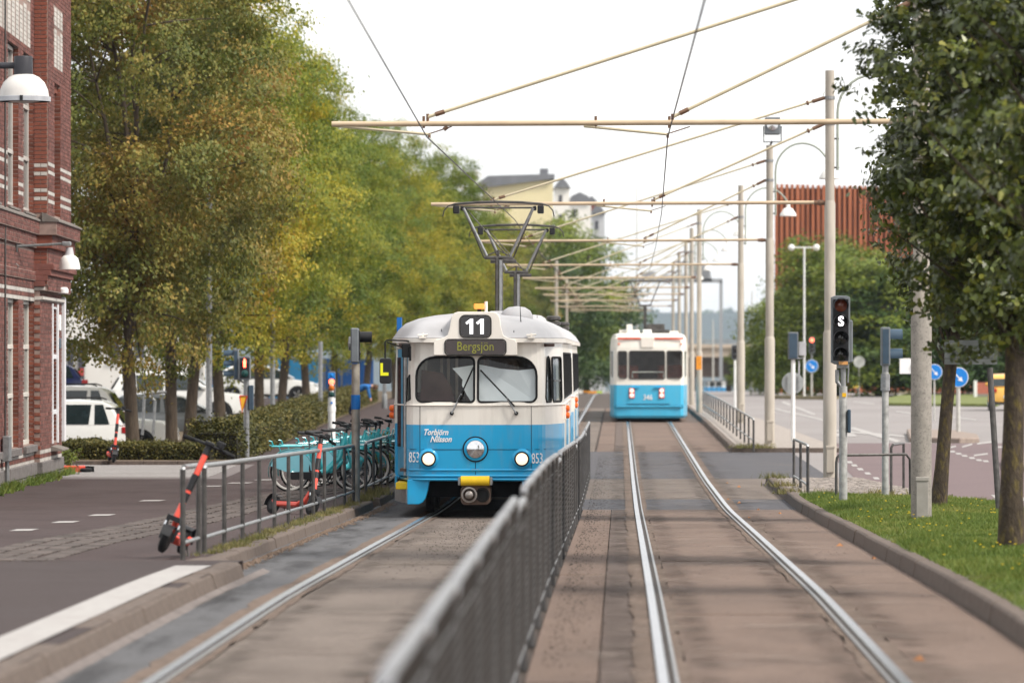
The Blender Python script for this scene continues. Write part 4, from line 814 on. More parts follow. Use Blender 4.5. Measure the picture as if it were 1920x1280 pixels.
# ================================================================ signals and signs
m_lensr = M('dark_red_lens', (.16,.035,.015), .12, var=.2, coat=.7)
m_lensd = M('dark_lens', (.018,.017,.017), .12, var=.2, coat=.7)
m_lensg = M('dark_green_lens', (.005,.05,.045), .15, var=.1, coat=.5)
m_ora = M('orange_lens', (.55,.14,.01), .3, var=.1)
def col_pole(rt, base, z1, r, mat=None, nm='post', n=12):
    mb = MB(); mb.tube([(base.x, base.y, base.z-.1), (base.x, base.y, z1)], r, n); return mb.build(nm, mat or m_steel, rt, world=True, smooth=True)
def head(rt, c, w, h, lenses, dep=.16, visor=True, lr=None, rz=0):      # head facing the camera; c is the middle of its base
    mb = MB(); a = w/2; pr = [(-a, 0), (-a*.6, -.03), (a*.6, -.03), (a, 0), (a, h), (a*.6, h+.025), (-a*.6, h+.025), (-a, h)]
    Mz = Matrix.Rotation(rz, 3, 'Z'); c = Vector(c)
    def tr(mb): mb.v = [tuple(c+Mz@Vector(v)) for v in mb.v]; return mb
    mb.prism(pr, -dep*.4, dep*.6); o = tr(mb).build('signal_head', m_sig, rt, world=True, bevel=.012, seg=2)
    mb = MB(); mb.box(-a*.8, a*.8, -dep*.4-.01, -dep*.35, h*.03, h*.97); tr(mb).build('signal_face', m_black, rt, world=True)
    k = len(lenses); lr = lr or min(a*.72, h/k*.42)
    for i, mt in enumerate(lenses):
        z = h*(1-(i+.5)/k); mb = MB(); mb.lathe([(lr, 0), (lr*.97, -.012), (lr*.6, -.03), (0, -.04)], (0, -dep*.4-.012, z), 20, 'y'); ln = tr(mb).build('lens', mt, rt, world=True, smooth=True)
        if visor: mb = MB(); mb.lathe([(lr*1.14, 0), (lr*1.14, -lr*1.5), (lr*1.06, -lr*1.5), (lr*1.06, 0)], (0, -dep*.4-.01, z), 18, 'y', a0=-.35, a1=math.pi+.35); tr(mb).build('visor', m_black, rt, world=True, smooth=True)
    return o
def head_side(rt, c, w, h, k, dirx, dep=.2, vis=.2, body=None):               # head seen from its side, visors pointing along x
    mb = MB(); mb.box(c[0]-dep/2, c[0]+dep/2, c[1]-w/2, c[1]+w/2, c[2], c[2]+h); o = mb.build('signal_head', body or m_sig, rt, world=True, bevel=.02, seg=2)
    mb = MB(); mb.box(c[0]-dep*.36, c[0]+dep*.30, c[1]-w/2-.012, c[1]-w/2, c[2]+h*.06, c[2]+h*.94); mb.build('side_panel', m_sigb, rt, world=True)
    for i in range(k):
        z = c[2]+h*(1-(i+.5)/k); r = min(w*.42, h/k*.40)
        mb = MB(); mb.lathe([(r, 0), (r, dirx*vis), (r*.9, dirx*vis), (r*.9, 0)], (c[0]+dirx*dep/2, c[1], z), 16, 'x', a0=-.3, a1=math.pi+.3); mb.build('visor', m_sigb, rt, world=True, smooth=True)
        mb = MB(); mb.lathe([(r*.88, 0), (0, dirx*.02)], (c[0]+dirx*dep/2, c[1], z), 14, 'x'); mb.build('lens', m_lensd, rt, world=True)
    return o
# tram signal showing S
b = GP(1581, 943, .14); s = thing('tram_signal', 'four-lamp tram signal showing a lit white letter S', 'signal', b)
col_pole(s, b, 1.95, .062, M('galv_post', (.40,.40,.39), .55, .4, var=.3, sc=10)); hc = Vector((b.x-.045, b.y-.05, 2.31))
head(s, hc, .285, .98, [m_lensr, m_lensd, m_lensd, m_lensd], lr=.098)
text('S', .20, (hc.x-b.x, hc.y-b.y-.125, 2.31-b.z+.98*.625), (math.pi/2, 0, 0), EM('lit_letter_white', (1, .95, 1), 5), s, 'lit_letter_s', bold=.002)
mb = MB(); mb.box(b.x-.085, b.x+.085, b.y-.07, b.y+.07, 2.22, 2.29); mb.tube([(b.x, b.y, 1.9), (b.x, b.y, 2.24)], .045, 8); mb.tube([(b.x-.09, b.y, 2.2), (b.x-.09, b.y, 2.02), (b.x, b.y, 1.9)], .035, 8); mb.tube([(b.x+.08, b.y, 2.22), (b.x+.07, b.y, 2.0)], .015, 6); mb.build('bracket', m_steel, s, world=True, bevel=.006)
mb = MB(); mb.box(b.x-.075, b.x+.06, hc.y-.08, hc.y-.07, 2.275, 2.325); mb.build('id_plate', M('orange_plate', (.65,.33,.12), .6, var=.2, sc=30), s, world=True)
mb = MB(); mb.box(b.x-.02, b.x+.04, b.y-.07, b.y-.058, 1.79, 1.85); mb.build('warning_sticker', M('yellow_sticker', (.8,.45,.02), .5), s, world=True)
mb = MB(); mb.box(b.x+.065, b.x+.11, b.y-.08, b.y+.1, 1.25, 1.6); mb.build('push_button_box', m_sigb, s, world=True, bevel=.01)
mb = MB(); mb.box(b.x+.09, b.x+.15, b.y+.05, b.y+.35, 2.3, 2.95); mb.build('rear_head', m_sig, s, world=True, bevel=.02)
# two-lamp head turned away to the right
b = GP(1660, 931, .13); s = thing('traffic_signal', 'two-lamp traffic signal seen from the side, visors pointing right', 'signal', b)
col_pole(s, b, 2.15, .055, M('galv_post', (.40,.40,.39))); mb = MB(); mb.tube([(b.x, b.y, 1.85), (b.x, b.y, 2.12)], .075, 8); mb.tube([(b.x, b.y, 2.1), (b.x, b.y, 2.26)], .05, 8); mb.build('collar', m_steel, s, world=True)
head_side(s, (b.x+.0, b.y, 2.25), .30, .62, 2, 1, .14, .20)
# back of a signal on the far island
b = GP(1487, 828, .1); s = thing('traffic_signal', 'blue-grey back of a signal head above a round sign, on the island', 'signal', b)
col_pole(s, b, 2.4, .055, m_white); mb = MB(); mb.box(b.x-.13, b.x+.13, b.y-.1, b.y+.1, 2.32, 3.03); o = mb.build('signal_head', m_sig, s, world=True, bevel=.015); mb = MB(); mb.box(b.x-.10, b.x+.10, b.y-.115, b.y-.1, 2.36, 2.99); mb.build('back_panel', m_sigb, s, world=True)
mb = MB(); mb.box(b.x+.17, b.x+.35, b.y+.2, b.y+.45, 2.42, 2.78); mb.tube([(b.x+.06, b.y+.2, 2.35), (b.x+.3, b.y+.3, 2.36), (b.x+.3, b.y+.3, 2.45)], .02, 6); mb.tube([(b.x+.17, b.y+.3, 2.3), (b.x+.17, b.y+.3, 1.75)], .025, 6); mb.build('second_head', M('pale_grey_plastic', (.45,.45,.47), .5), s, world=True, bevel=.02)
mb = MB(); mb.lathe([(0, 0), (.285, 0), (.285, .015), (0, .02)], (b.x, b.y+.2, 1.71), 28, 'y'); o = mb.build('round_sign_back', M('sign_back_grey', (.36,.38,.38), .5, .3, var=.08), s, world=True)
mb = MB(); mb.box(b.x-.16, b.x-.13, b.y+.17, b.y+.2, 1.53, 1.89); mb.box(b.x+.13, b.x+.16, b.y+.17, b.y+.2, 1.53, 1.89); mb.each('sign_rail', m_steel, s, world=True)
m_sblue = M('sign_blue', (.012,.20,.62), .4, var=.04); m_swht = M('sign_white', (.80,.80,.80), .5, var=.03)
def disc_sign(px, py, d, r, base_py, label, post=None, face='arrow', ph=.0):
    c = P(px, py, d); b = Vector((c.x, d+.05, gz(d)+ph)); s = thing('road_sign', label, 'sign', b); col_pole(s, b, c.z+r*.9, .03 if post is None else post, M('pale_post', (.5,.49,.46), .5, .2, var=.15, sc=8))
    mb = MB(); mb.lathe([(0, 0), (r, 0), (r, .015), (0, .018)], (c.x, d-.02, c.z), 32, 'y'); dk = mb.build('sign_disc', m_swht if face != 'back' else M('sign_back_pale', (.55,.56,.54), .5, .2), s, world=True)
    if face == 'arrow':
        mb = MB(); mb.lathe([(0, -.006), (r*.93, -.006), (r*.93, .002)], (c.x, d-.02, c.z), 32, 'y'); mb.build('blue_face', m_sblue, s, world=True)
        k = r*.62; ar = [(-.09,.95), (.09,.95), (.09,-.25), (.42,-.25), (0,-1.0), (-.42,-.25), (-.09,-.25)]; t = math.radians(45); mb = MB()
        mb.prism([(c.x+k*(x*math.cos(t)-z*math.sin(t)), c.z+k*(x*math.sin(t)+z*math.cos(t))) for x, z in ar], d-.034, d-.03); mb.build('white_arrow', m_swht, s, world=True)
    return s
disc_sign(1797, 707, 137, .285, 815, 'blue round keep-right arrow sign on a post in the median', .06, ph=.12)
disc_sign(1522, 686, 250, .335, 745, 'smaller blue arrow sign under a red light, by the far bushes', .05)
disc_sign(1752, 697, 165, .27, 700, 'blue arrow sign half hidden behind the leaning oak trunk')
disc_sign(1611, 678, 252, .30, 742, 'pale back of a round sign before the green bush', face='back')
b = Vector((P(1522, 640, 250.3).x, 250.3, gz(250))); s = thing('traffic_signal', 'small distant signal with a lit red lamp above a blue arrow', 'signal', b); head(s, (b.x, 250.2, P(0, 661, 250).z), .30, .78, [EM('lit_red', (1, .12, .06), 3), m_lensd, m_lensd], visor=False); col_pole(s, b, P(0, 661, 250).z, .05)
c = P(1702, 686, 150); b = Vector((c.x+.2, 150.1, gz(150))); s = thing('direction_board', 'white square board with a black chevron behind the verge pole', 'sign', b); col_pole(s, b, c.z+.4, .03); mb = MB(); mb.box(c.x-.25, c.x+.4, 150, 150.03, c.z-.24, c.z+.24); mb.build('board', m_swht, s, world=True); mb = MB(); mb.prism([(c.x+.1, c.z), (c.x+.22, c.z+.2), (c.x+.3, c.z+.2), (c.x+.18, c.z), (c.x+.3, c.z-.2), (c.x+.22, c.z-.2)], 149.96, 149.99); mb.build('chevron', m_black, s, world=True)
b = GP(1378, 745, 0); b = Vector((P(1378, 700, 200).x, 200, gz(200))); s = thing('traffic_signal', 'black signal on a thin white post in front of the overpass', 'signal', b); col_pole(s, b, P(0, 675, 200).z, .05, m_white); head(s, (b.x, 200, P(0, 672, 200).z), .28, .55, [m_lensd, m_lensd], visor=False)
# marker boards on the thin poles
d = 177.6; c = P(1310.5, 680, d); o = MB().box(c.x-.1, c.x+.1, d-.03, d, c.z-.25, c.z+.25).build('warning_plate', M('orange_red_plate', (.75,.28,.03), .5, var=.2, sc=12)); tag(o, 'small orange warning plate on a thin line pole by the departing tram', 'sign')
# ---- left side
b = GP(462, 866, .12); s = thing('traffic_signal', 'pedestrian signal showing a red man, on a pale post before the hedge', 'signal', b)
col_pole(s, b, 2.05, .062, m_steel); z = P(0, 710, b.y).z; head(s, (b.x-.03, b.y-.05, z), .245, .46, [EM('lit_red', (1, .12, .06), 3), m_lensg], visor=False, lr=.0801)
for ch in list(s.children):
    if ch.name.startswith('lens') and ch.active_material.name == 'lit_red': ch.active_material = None; ch.data.materials.clear(); ch.data.materials.append(m_lensd)
zc = z+.46*.75; mm = EM('lit_red_man', (1, .10, .05), 6); mb = MB(); mb.lathe([(.022, 0), (.022, -.01)], (b.x-.03, b.y-.155, zc+.065), 10, 'y'); mb.box(b.x-.06, b.x, b.y-.165, b.y-.155, zc-.03, zc+.04); mb.box(b.x-.055, b.x-.033, b.y-.165, b.y-.155, zc-.10, zc-.03); mb.box(b.x-.027, b.x-.005, b.y-.165, b.y-.155, zc-.10, zc-.03); mb.build('red_man', mm, s, world=True)
head_side(s, (b.x-.22, b.y+.1, P(0, 712, b.y).z), .26, .66, 3, -1, .10, .22)
mb = MB(); mb.tube([(b.x-.22, b.y+.1, z+.02), (b.x, b.y, z-.12)], .02, 6); mb.build('bracket', m_steel, s, world=True)
mb = MB(); mb.box(b.x+.05, b.x+.15, b.y-.08, b.y+.12, P(0, 768, b.y).z, P(0, 722, b.y).z); mb.build('control_box', m_sigb, s, world=True, bevel=.01)
z0 = P(0, 742, b.y).z; tri = [(-.14, 0), (.02, 0), (-.09, -.36)]; mb = MB(); mb.prism([(b.x+x, z0+q) for x, q in tri], b.y-.09, b.y-.08); mb.build('yield_sign', M('yield_yellow', (.75,.42,.03), .5, var=.1), s, world=True); mb = MB(); mb.tube([(b.x+x, b.y-.09, z0+q) for x, q in tri+[tri[0]]], .017, 5); mb.build('yield_border', M('sign_red', (.6,.05,.03), .5), s, world=True)
b = GP(622, 828, .12); b = Vector((P(622, 0, 118).x, 118, gz(118)+.12)); s = thing('bike_signal', 'small bicycle signal with a glowing red lamp on a white post', 'signal', b); col_pole(s, b, 1.75, .09, m_white); zt = P(0, 745, 118).z
head(s, (b.x, 118, zt), .18, .62, [m_sblue, EM('lit_red', (1, .12, .06), 3), m_ora, m_lensg], visor=False, lr=.072); mb = MB(); mb.box(b.x-.085, b.x+.085, 117.90, 117.93, zt+.46, zt+.61); mb.build('bicycle_plate', m_sblue, s, world=True); mb = MB(); mb.lathe([(.10, zt-.35), (.10, zt-.22)], (b.x, 118, 0), 12); mb.build('collar', m_white, s, world=True)
mb = MB(); mb.lathe([(.03, 0), (.03, -.012)], (b.x, 117.9, zt-.13), 12, 'y'); mb.build('blue_sticker', m_sblue, s, world=True)
b = Vector((P(667, 0, 74.5).x, 74.5, gz(74.5)+.12)); s = thing('tram_signal', 'tram signal on a pole with a blue band, in front of the parked bicycles', 'signal', b); col_pole(s, b, P(0, 682, 74.5).z, .064, M('worn_post', (.33,.30,.26), .55, .4, var=.35, sc=6)); mb = MB(); mb.lathe([(.072, P(0, 767, 74.5).z), (.072, P(0, 740, 74.5).z)], (b.x, 74.5, 0), 16); mb.build('blue_band', M('band_blue', (.01,.13,.42), .5, var=.1), s, world=True)
zt = P(0, 680, 74.5).z; mb = MB(); mb.box(b.x-.075, b.x+.05, 74.35, 74.65, zt, zt+.54); mb.build('signal_head', m_sig, s, world=True, bevel=.018); mb = MB(); mb.box(b.x+.05, b.x+.065, 74.37, 74.63, zt+.04, zt+.5); mb.build('signal_face', m_black, s, world=True)
mb = MB(); mb.lathe([(.085, 0), (.085, .19), (.078, .19), (.078, 0)], (b.x+.06, 74.5, zt+.40), 18, 'x'); mb.build('visor', m_black, s, world=True, smooth=True); mb = MB(); mb.lathe([(.07, 0), (0, .02)], (b.x+.06, 74.5, zt+.15), 14, 'x'); mb.build('lens', m_lensd, s, world=True)
mb = MB(); mb.lathe([(0, -.05), (.11, -.03), (.11, 0)], (b.x-.075, 74.5, zt+.3), 14, 'x'); mb.build('rear_shell', m_steel, s, world=True)
for px, y0, y1, d, r, lb in ((392, 250, 800, 116, .075, 'thin tall grey lamp post among the first street trees'), (511, 560, 812, 137, .07, 'slender grey post in the hedge behind the pedestrian signal'), (601, 640, 800, 150, .07, 'grey post in the hedge beside the bicycle signal'), (721, 690, 765, 190, .08, 'short grey post by the hedge left of the tram mirror')):
    b = Vector((P(px, 0, d).x, d, gz(d)+.1)); s = thing('lamp_post', lb, 'post', b); col_pole(s, b, P(0, y0, d).z, r); mb = MB(); mb.lathe([(r*1.35, b.z-.05), (r*1.35, b.z+.5), (r, b.z+.6)], (b.x, d, 0), 12); mb.build('base_sleeve', m_steel, s, world=True, smooth=True)
d = 92; c = P(749, 615, d); b = Vector((c.x, d, gz(d)+.12)); s = thing('stop_sign_board', 'narrow blue board on a post behind the tram corner', 'sign', b); mb = MB(); mb.box(c.x-.045, c.x+.045, d-.2, d+.2, P(0, 640, d).z, P(0, 595, d).z); mb.build('blue_board', M('band_blue', (.01,.13,.42), .5), s, world=True); col_pole(s, b, P(0, 600, d).z, .03)
# leaning stake by the right oak
a = GP(1874, 962, .14); e = P(1856, 690, a.y+.3); s = thing('leaning_sign_post', 'dark leaning post with a slatted sign back beside the right oak', 'post', a); mb = MB(); mb.tube([a-Vector((0, 0, .1)), e], .042, 10); mb.build('post', m_dkst, s, world=True, smooth=True)
for i in range(4): mb = MB(); z = e.z+.05+i*.085; mb.box(e.x-.62, e.x+.1, e.y-.02, e.y+.02, z, z+.078); mb.build('slat', M('sign_back_dark', (.12,.13,.125), .6, .3, var=.15, sc=8), s, world=True)
# wall lamps on the brick building are built with it; the big globe lamp hangs from its own arm
c = P(45, 190, 62); s = thing('street_lamp', 'large white dome street lamp at the upper left edge', 'lamp', Vector((c.x-1.9, 62, gz(62)+.12))); r = .335
mb = MB(); mb.lathe([(r*1.03, -.005), (r*1.03, .055), (r*.98, .06), (r*.98, -.005)], (c.x, 62, c.z), 40); mb.build('rim', M('rim_grey', (.45,.46,.49), .4, .3), s, world=True, smooth=True)
mb = MB(); mb.lathe([(r*.97, .055), (r*.93, .14), (r*.80, .24), (r*.58, .31), (r*.36, .345), (0, .35)], (c.x, 62, c.z), 40); mb.build('dome', M('dirty_white_dome', (.56,.54,.52), .35, var=.08, sc=3), s, world=True, smooth=True)
mb = MB(); mb.lathe([(r*.95, .01), (0, -.03)], (c.x, 62, c.z), 30); mb.build('diffuser', M('diffuser', (.6,.6,.6), .3), s, world=True)
mb = MB(); mb.lathe([(.125, .34), (.122, .565), (.115, .58), (0, .58)], (c.x-.01, 62, c.z), 24); mb.build('neck', M('anthracite', (.035,.035,.042), .5, var=.1), s, world=True, smooth=True)
mb = MB(); mb.tube([(c.x-.1, 62, c.z+.46), (c.x-1.9, 62, c.z+.46)], .042, 12); mb.tube([(c.x-1.9, 62, c.z+.6), (c.x-1.9, 62, gz(62)+.1)], .07, 12); mb.build('arm', M('anthracite', (.035,.035,.042)), s, world=True, smooth=True)
mb = MB(); mb.box(c.x-.02, c.x+.02, 62-r*1.05, 62-r*1.0, c.z-.01, c.z+.06); mb.build('clasp', m_black, s, world=True)
# pedestrian bending by the hedge
pb = Vector((P(668, 0, 168).x, 168, gz(168)+.12)); pp = thing('person', 'person in a blue shirt bending forward on the path by the hedge', 'person', pb)
pj = [(0,0,.88), (.22,0,1.02), (.42,0,1.06), (.52,0,1.05), (.64,0,1.0), (.70,0,.93), (.40,-.17,1.0), (.46,-.2,.72), (.52,-.18,.5), (.40,.17,1.0), (.46,.2,.72), (.52,.18,.5), (-.02,-.1,.84), (.05,-.1,.46), (-.02,-.1,.08), (.14,-.12,.04), (-.02,.1,.84), (-.14,.1,.46), (-.24,.1,.08), (-.08,.12,.04)]
pe = [(0,1), (1,2), (2,3), (3,4), (4,5), (2,6), (6,7), (7,8), (2,9), (9,10), (10,11), (0,12), (12,13), (13,14), (14,15), (0,16), (16,17), (17,18), (18,19)]
person('body', pj, pe, [.14,.14,.14,.06,.1,.08,.07,.05,.035,.07,.05,.035,.09,.065,.05,.04,.09,.065,.05,.04], pp, [M('blue_shirt', (.02,.13,.38), .8), m_skin, M('navy_trousers', (.015,.03,.10), .8), m_black], lambda c: 3 if c.z < .08 else 2 if c.x < .12 and c.z < .9 else 1 if c.x > .52 or (c.z < .62 and c.x > .3) else 0)
mb = MB(); mb.lathe([(0, .12), (.08, .10), (.11, .03), (.10, -.03)], (.66, 0, .99), 12); mb.build('hair', m_hair, pp, smooth=True)
# ================================================================ brick building at the left edge
bl = thing('brick_building', 'red brick building with white bands and grey stone plinth at the left edge', 'building', Vector((-8.6, 92, gz(92)+.12)))
C0, BS = -7.49, -.0144
def B(s, n, z): return Vector((C0+BS*s+n, s, z))            # s along the street front, n out from the wall plane
m_mor = M('mortar', (.27,.195,.168), .95, var=.2, sc=12)
m_brk = M('red_brick', (.165,.066,.053), .85, var=.25, sc=9, isl=.38, bump=.4, bsc=50)
m_brk2 = M('shaded_orange_brick', (.18,.058,.037), .85, var=.25, sc=9, isl=.4, bump=.4, bsc=50)  # same brick as a shaded copy: deeper orange paints the shade of camera-facing sides
m_wbr = M('white_glazed_brick', (.47,.44,.405), .5, var=.1, sc=8, isl=.12)
m_cop = M('grey_coping', (.17,.15,.135), .7, var=.25, sc=6)
m_frm = M('window_frame_grey', (.42,.39,.36), .5, var=.08)
m_frw = M('door_frame_white', (.62,.62,.64), .5, var=.05)
m_pli = M('plinth_granite', (.155,.14,.135), .85, var=.25, sc=14, bump=.6, bsc=40, dirt=.4, dcol=(.07,.065,.06), dsc=4)
m_pane = M('dark_pane', (.02,.025,.03), .08, var=.2, coat=.5)
zb = gz(88)+.1; S0, S1, RS, RE = 70., 88.1, 88.0, 93.3
def wbox(nm, s0, s1, n0, n1, z0, z1, mat, bev=0):
    mb = MB(); vs = [B(s, q, z) for z in (z0, z1) for s, q in ((s0, n0), (s1, n0), (s1, n1), (s0, n1))]; mb.add(vs, [(0,3,2,1),(4,5,6,7),(0,1,5,4),(1,2,6,5),(2,3,7,6),(3,0,4,7)]); return mb.build(nm, mat, bl, world=True, bevel=bev)
WU = [(82.6, 84.7), (85.7, 87.95)]; more = [(75.6, 77.7), (78.9, 81.0)]
lowz = (.80, 3.42); upz = (5.02, 7.85)
# core walls with openings left between piers (boxes of mortar), bricks in front of them
def wall(s0, s1, n, openings, z0, z1, dep=.5):
    cuts = sorted(openings); cur = s0
    for a, b, za, zc in cuts:
        if a > cur: wbox('wall_core', cur, a, n-dep, n-.008, z0, z1, m_mor)
        wbox('wall_core', a, b, n-dep, n-.008, z0, za, m_mor); wbox('wall_core', a, b, n-dep, n-.008, zc, z1, m_mor); cur = b
    if cur < s1: wbox('wall_core', cur, s1, n-dep, n-.008, z0, z1, m_mor)
ZM, ZT = 4.35, 10.4
opl = [(a, b, lowz[0], lowz[1]) for a, b in WU+more]; opu = [(a, b, upz[0], upz[1]) for a, b in WU+more]
wall(S0, S1, 0, opl, zb, ZM); wall(S0, S1, 0, opu, ZM+.001, ZT)
ropl = [(90.6, 91.9, .8, 3.35)]; ropu = [(89.35, 90.75, 5.02, 7.5)]
wall(RS, RE-.35, .11, ropl, zb, 3.6, .6); wall(RS, RE, .26, ropu, 3.6, ZT, .75)
bands_u = [(5.95, 5.88), (5.80, 5.72), (5.46, 5.39), (5.30, 5.23)]
def is_white(z, lo): return any(abs(z-c) < .038 for c in ((5.915, 5.755, 5.43, 5.27) if not lo else (3.58, 3.43, .63, .47)))
lat = [(80.9, 87.2, 7.98, 8.72, 8, 9), (80.9, 87.2, 8.80, 9.15, 8, 4), (89.2, 91.3, 7.78, 8.5, 3, 9), (89.2, 91.3, 8.56, 8.9, 3, 4)]
def bricks(s0, s1, n, z0, z1, ops, skip=(), wh=True):
    red, wht = MB(), MB(); r = 0; z = z0
    def cell(a, b, z, mbx): mbx.add([B(s, q, zz) for zz in (z, z+.064) for s, q in ((a, n-.02), (b, n-.02), (b, n+random.uniform(-.002, .003)), (a, n+random.uniform(-.002, .003)))], [(4,5,6,7), (2,3,7,6), (0,3,2,1), (1,2,6,5), (3,0,4,7)])
    while z < z1-.05:
        s = s0-(.126 if r % 2 else 0)
        while s < s1:
            L = .24 if (int(s*7)+r) % 3 else .115; a, b = max(s, s0), min(s+L, s1); m = (a+b)/2
            segs = [(a, b)]
            for oa, ob, za, zc in ops:
                if za-.03 < z+.03 < zc: segs = [(p, min(q, oa)) for p, q in segs if p < oa]+[(max(p, ob), q) for p, q in segs if q > ob]
            for p, q in segs:
                if q-p < .03: continue
                if any(x0 < (p+q)/2 < x1 and y0-.02 < z+.03 < y1+.02 for x0, x1, y0, y1, *_ in skip): continue
                cell(p, q, z, wht if wh and is_white(z+.03, z < 4) else red)
            s += L+.012
        z += .076; r += 1
    return red, wht
for args in ((74., S1, 0, zb+.35, ZM-.02, opl), (74., S1, 0, ZM, 10.2, opu), (RS, RE-.35, .11, .46, 3.6, ropl), (RS, RE, .26, 3.62, 10.2, ropu)):
    rd, wt = bricks(*args, skip=lat)
    o = rd.build('brickwork', m_brk, bl, world=True, recalc=False); o['kind'] = 'stuff'
    if wt.v: o = wt.build('white_brickwork', m_wbr, bl, world=True, recalc=False); o['kind'] = 'stuff'
# white tile lattices
for s0, s1, z0, z1, nc, nr in lat:
    n = 0 if s0 < 88 else .26; mb = MB(); ws, hz = (s1-s0)/nc, (z1-z0)/nr
    for i in range(nc):
        for j in range(nr-(1 if (i % 2 and nr > 5) else 0)):
            a, b = s0+i*ws+ws*.14, s0+(i+1)*ws-ws*.14; z = z0+j*hz
            mb.add([B(s, q, zz) for zz in (z+.006, z+hz-.006) for s, q in ((a, n-.02), (b, n-.02), (b, n+.004), (a, n+.004))], [(4,5,6,7), (2,3,7,6), (0,3,2,1), (1,2,6,5), (3,0,4,7)])
    o = mb.build('white_tile_panel', m_wbr, bl, world=True); o['kind'] = 'stuff'
    wbox('panel_mortar', s0-.05, s1+.05, n-.05, n-.006, z0-.04, z1+.04, m_mor)
# brick faces of the bands, bricked reveals
def reveal(s, n0, n1, z0, z1):
    mb = MB(); z = z0
    while z < z1-.05: mb.add([B(ss, q, zz) for zz in (z, z+.062) for ss, q in ((s-.004, n0), (s+.03, n0), (s+.03, n1-.003), (s-.004, n1-.003))], [(0,3,2,1),(4,5,6,7),(0,1,5,4),(1,2,6,5),(2,3,7,6),(3,0,4,7)]); z += .076
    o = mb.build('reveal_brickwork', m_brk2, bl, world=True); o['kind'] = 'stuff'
for s0, s1, n, z0, z1 in ((74, RS-.1, .105, 4.64, 4.86), (74, RS-.1, .055, 4.40, 4.62), (RS-.1, RE+.19, .425, 4.64, 4.86), (RS-.06, RE+.09, .335, 4.40, 4.62), (74, RS-.08, .035, 3.80, 3.95), (RS-.04, RE+.04, .365, 3.99, 4.08)):
    rd, _ = bricks(s0, s1, n, z0, z1+.02, [], wh=False); o = rd.build('band_brickwork', m_brk, bl, world=True, recalc=False); o['kind'] = 'stuff'
# returns that face the camera: every brick its own piece
me = {}
for L in (.108, .235):
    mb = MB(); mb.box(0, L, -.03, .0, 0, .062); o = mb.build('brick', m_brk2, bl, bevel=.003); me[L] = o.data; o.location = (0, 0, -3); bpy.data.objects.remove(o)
def ret(x0, s, w, z0, z1):
    z = z0; r = 0
    while z < z1-.06:
        xs = [(0, .108), (.12, .108)] if r % 2 else [(0, .235)]
        if w > .3: xs = [(0, .235), (.247, .108)] if r % 2 else [(0, .108), (.12, .235)]
        for dx, L in xs:
            if dx+L > w+.02: continue
            wl = is_white(z+.03, z < 4); p = Vector((x0+dx+.003, s+random.uniform(-.003, .002)-.002, z))-bl.location
            o = put(me[L], 'brick', bl, p)
            if wl: o.data = mew[L]
        z += .076; r += 1
mew = {}
for L in (.108, .235): mew[L] = me[L].copy(); mew[L].materials.clear(); mew[L].materials.append(m_wbr)
xr = B(RS, 0, 0).x
ret(xr, RS-.0, .25, 5.03, 9.6); ret(xr, RS-.0, .25, 3.72, 4.4)
ret(xr, RS-.0, .115, .47, 3.5)
wbox('mortar_face', RS-.022, RS, 0, .249, 3.7, 10.2, m_mor); wbox('mortar_face', RS-.022, RS, 0, .1, .46, 3.6, m_mor)
# string course, corbels and sloped coping between the floors
def band(s0, s1, n1, z0, z1, mat, nm='string_course', bev=.006, n0=-.2): return wbox(nm, s0, s1, n0, n1, z0, z1, m_mor if nm == 'string_course' and mat is m_brk else mat, bev)
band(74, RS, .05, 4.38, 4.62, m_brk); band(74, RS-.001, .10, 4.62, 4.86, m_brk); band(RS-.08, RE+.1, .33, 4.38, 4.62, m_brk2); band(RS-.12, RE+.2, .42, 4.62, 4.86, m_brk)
def coping(s0, s1, n0, n1, z0, z1):
    mb = MB(); mb.add([B(s, q, z) for s in (s0, s1) for q, z in ((n0, z0), (n1, z0), (n1, z0+.03), (n0, z1))], [(0,1,2,3), (7,6,5,4), (0,4,5,1), (1,5,6,2), (2,6,7,3), (3,7,4,0)]); mb.build('coping', m_cop, bl, world=True)
coping(74, RS+.1, -.15, .13, 4.862, 5.05); coping(RS-.14, RE+.24, .15, .46, 4.863, 5.04)
for k, (q, za, zc) in enumerate(((.36, 3.98, 4.1), (.31, 3.88, 3.98), (.25, 3.78, 3.88), (.20, 3.68, 3.78))): band(RS-.05-.01*k, RE+.05-.08*k, q, za, zc-.003, m_brk, 'corbel')
band(74, RS-.06, .03, 3.78, 3.95, m_brk, 'string_course'); band(RS-.03, RE-.3, .2, 3.61, 3.675, m_wbr, 'white_course'); band(RS-.02, RE-.3, .17, 3.44, 3.50, m_wbr, 'white_course')
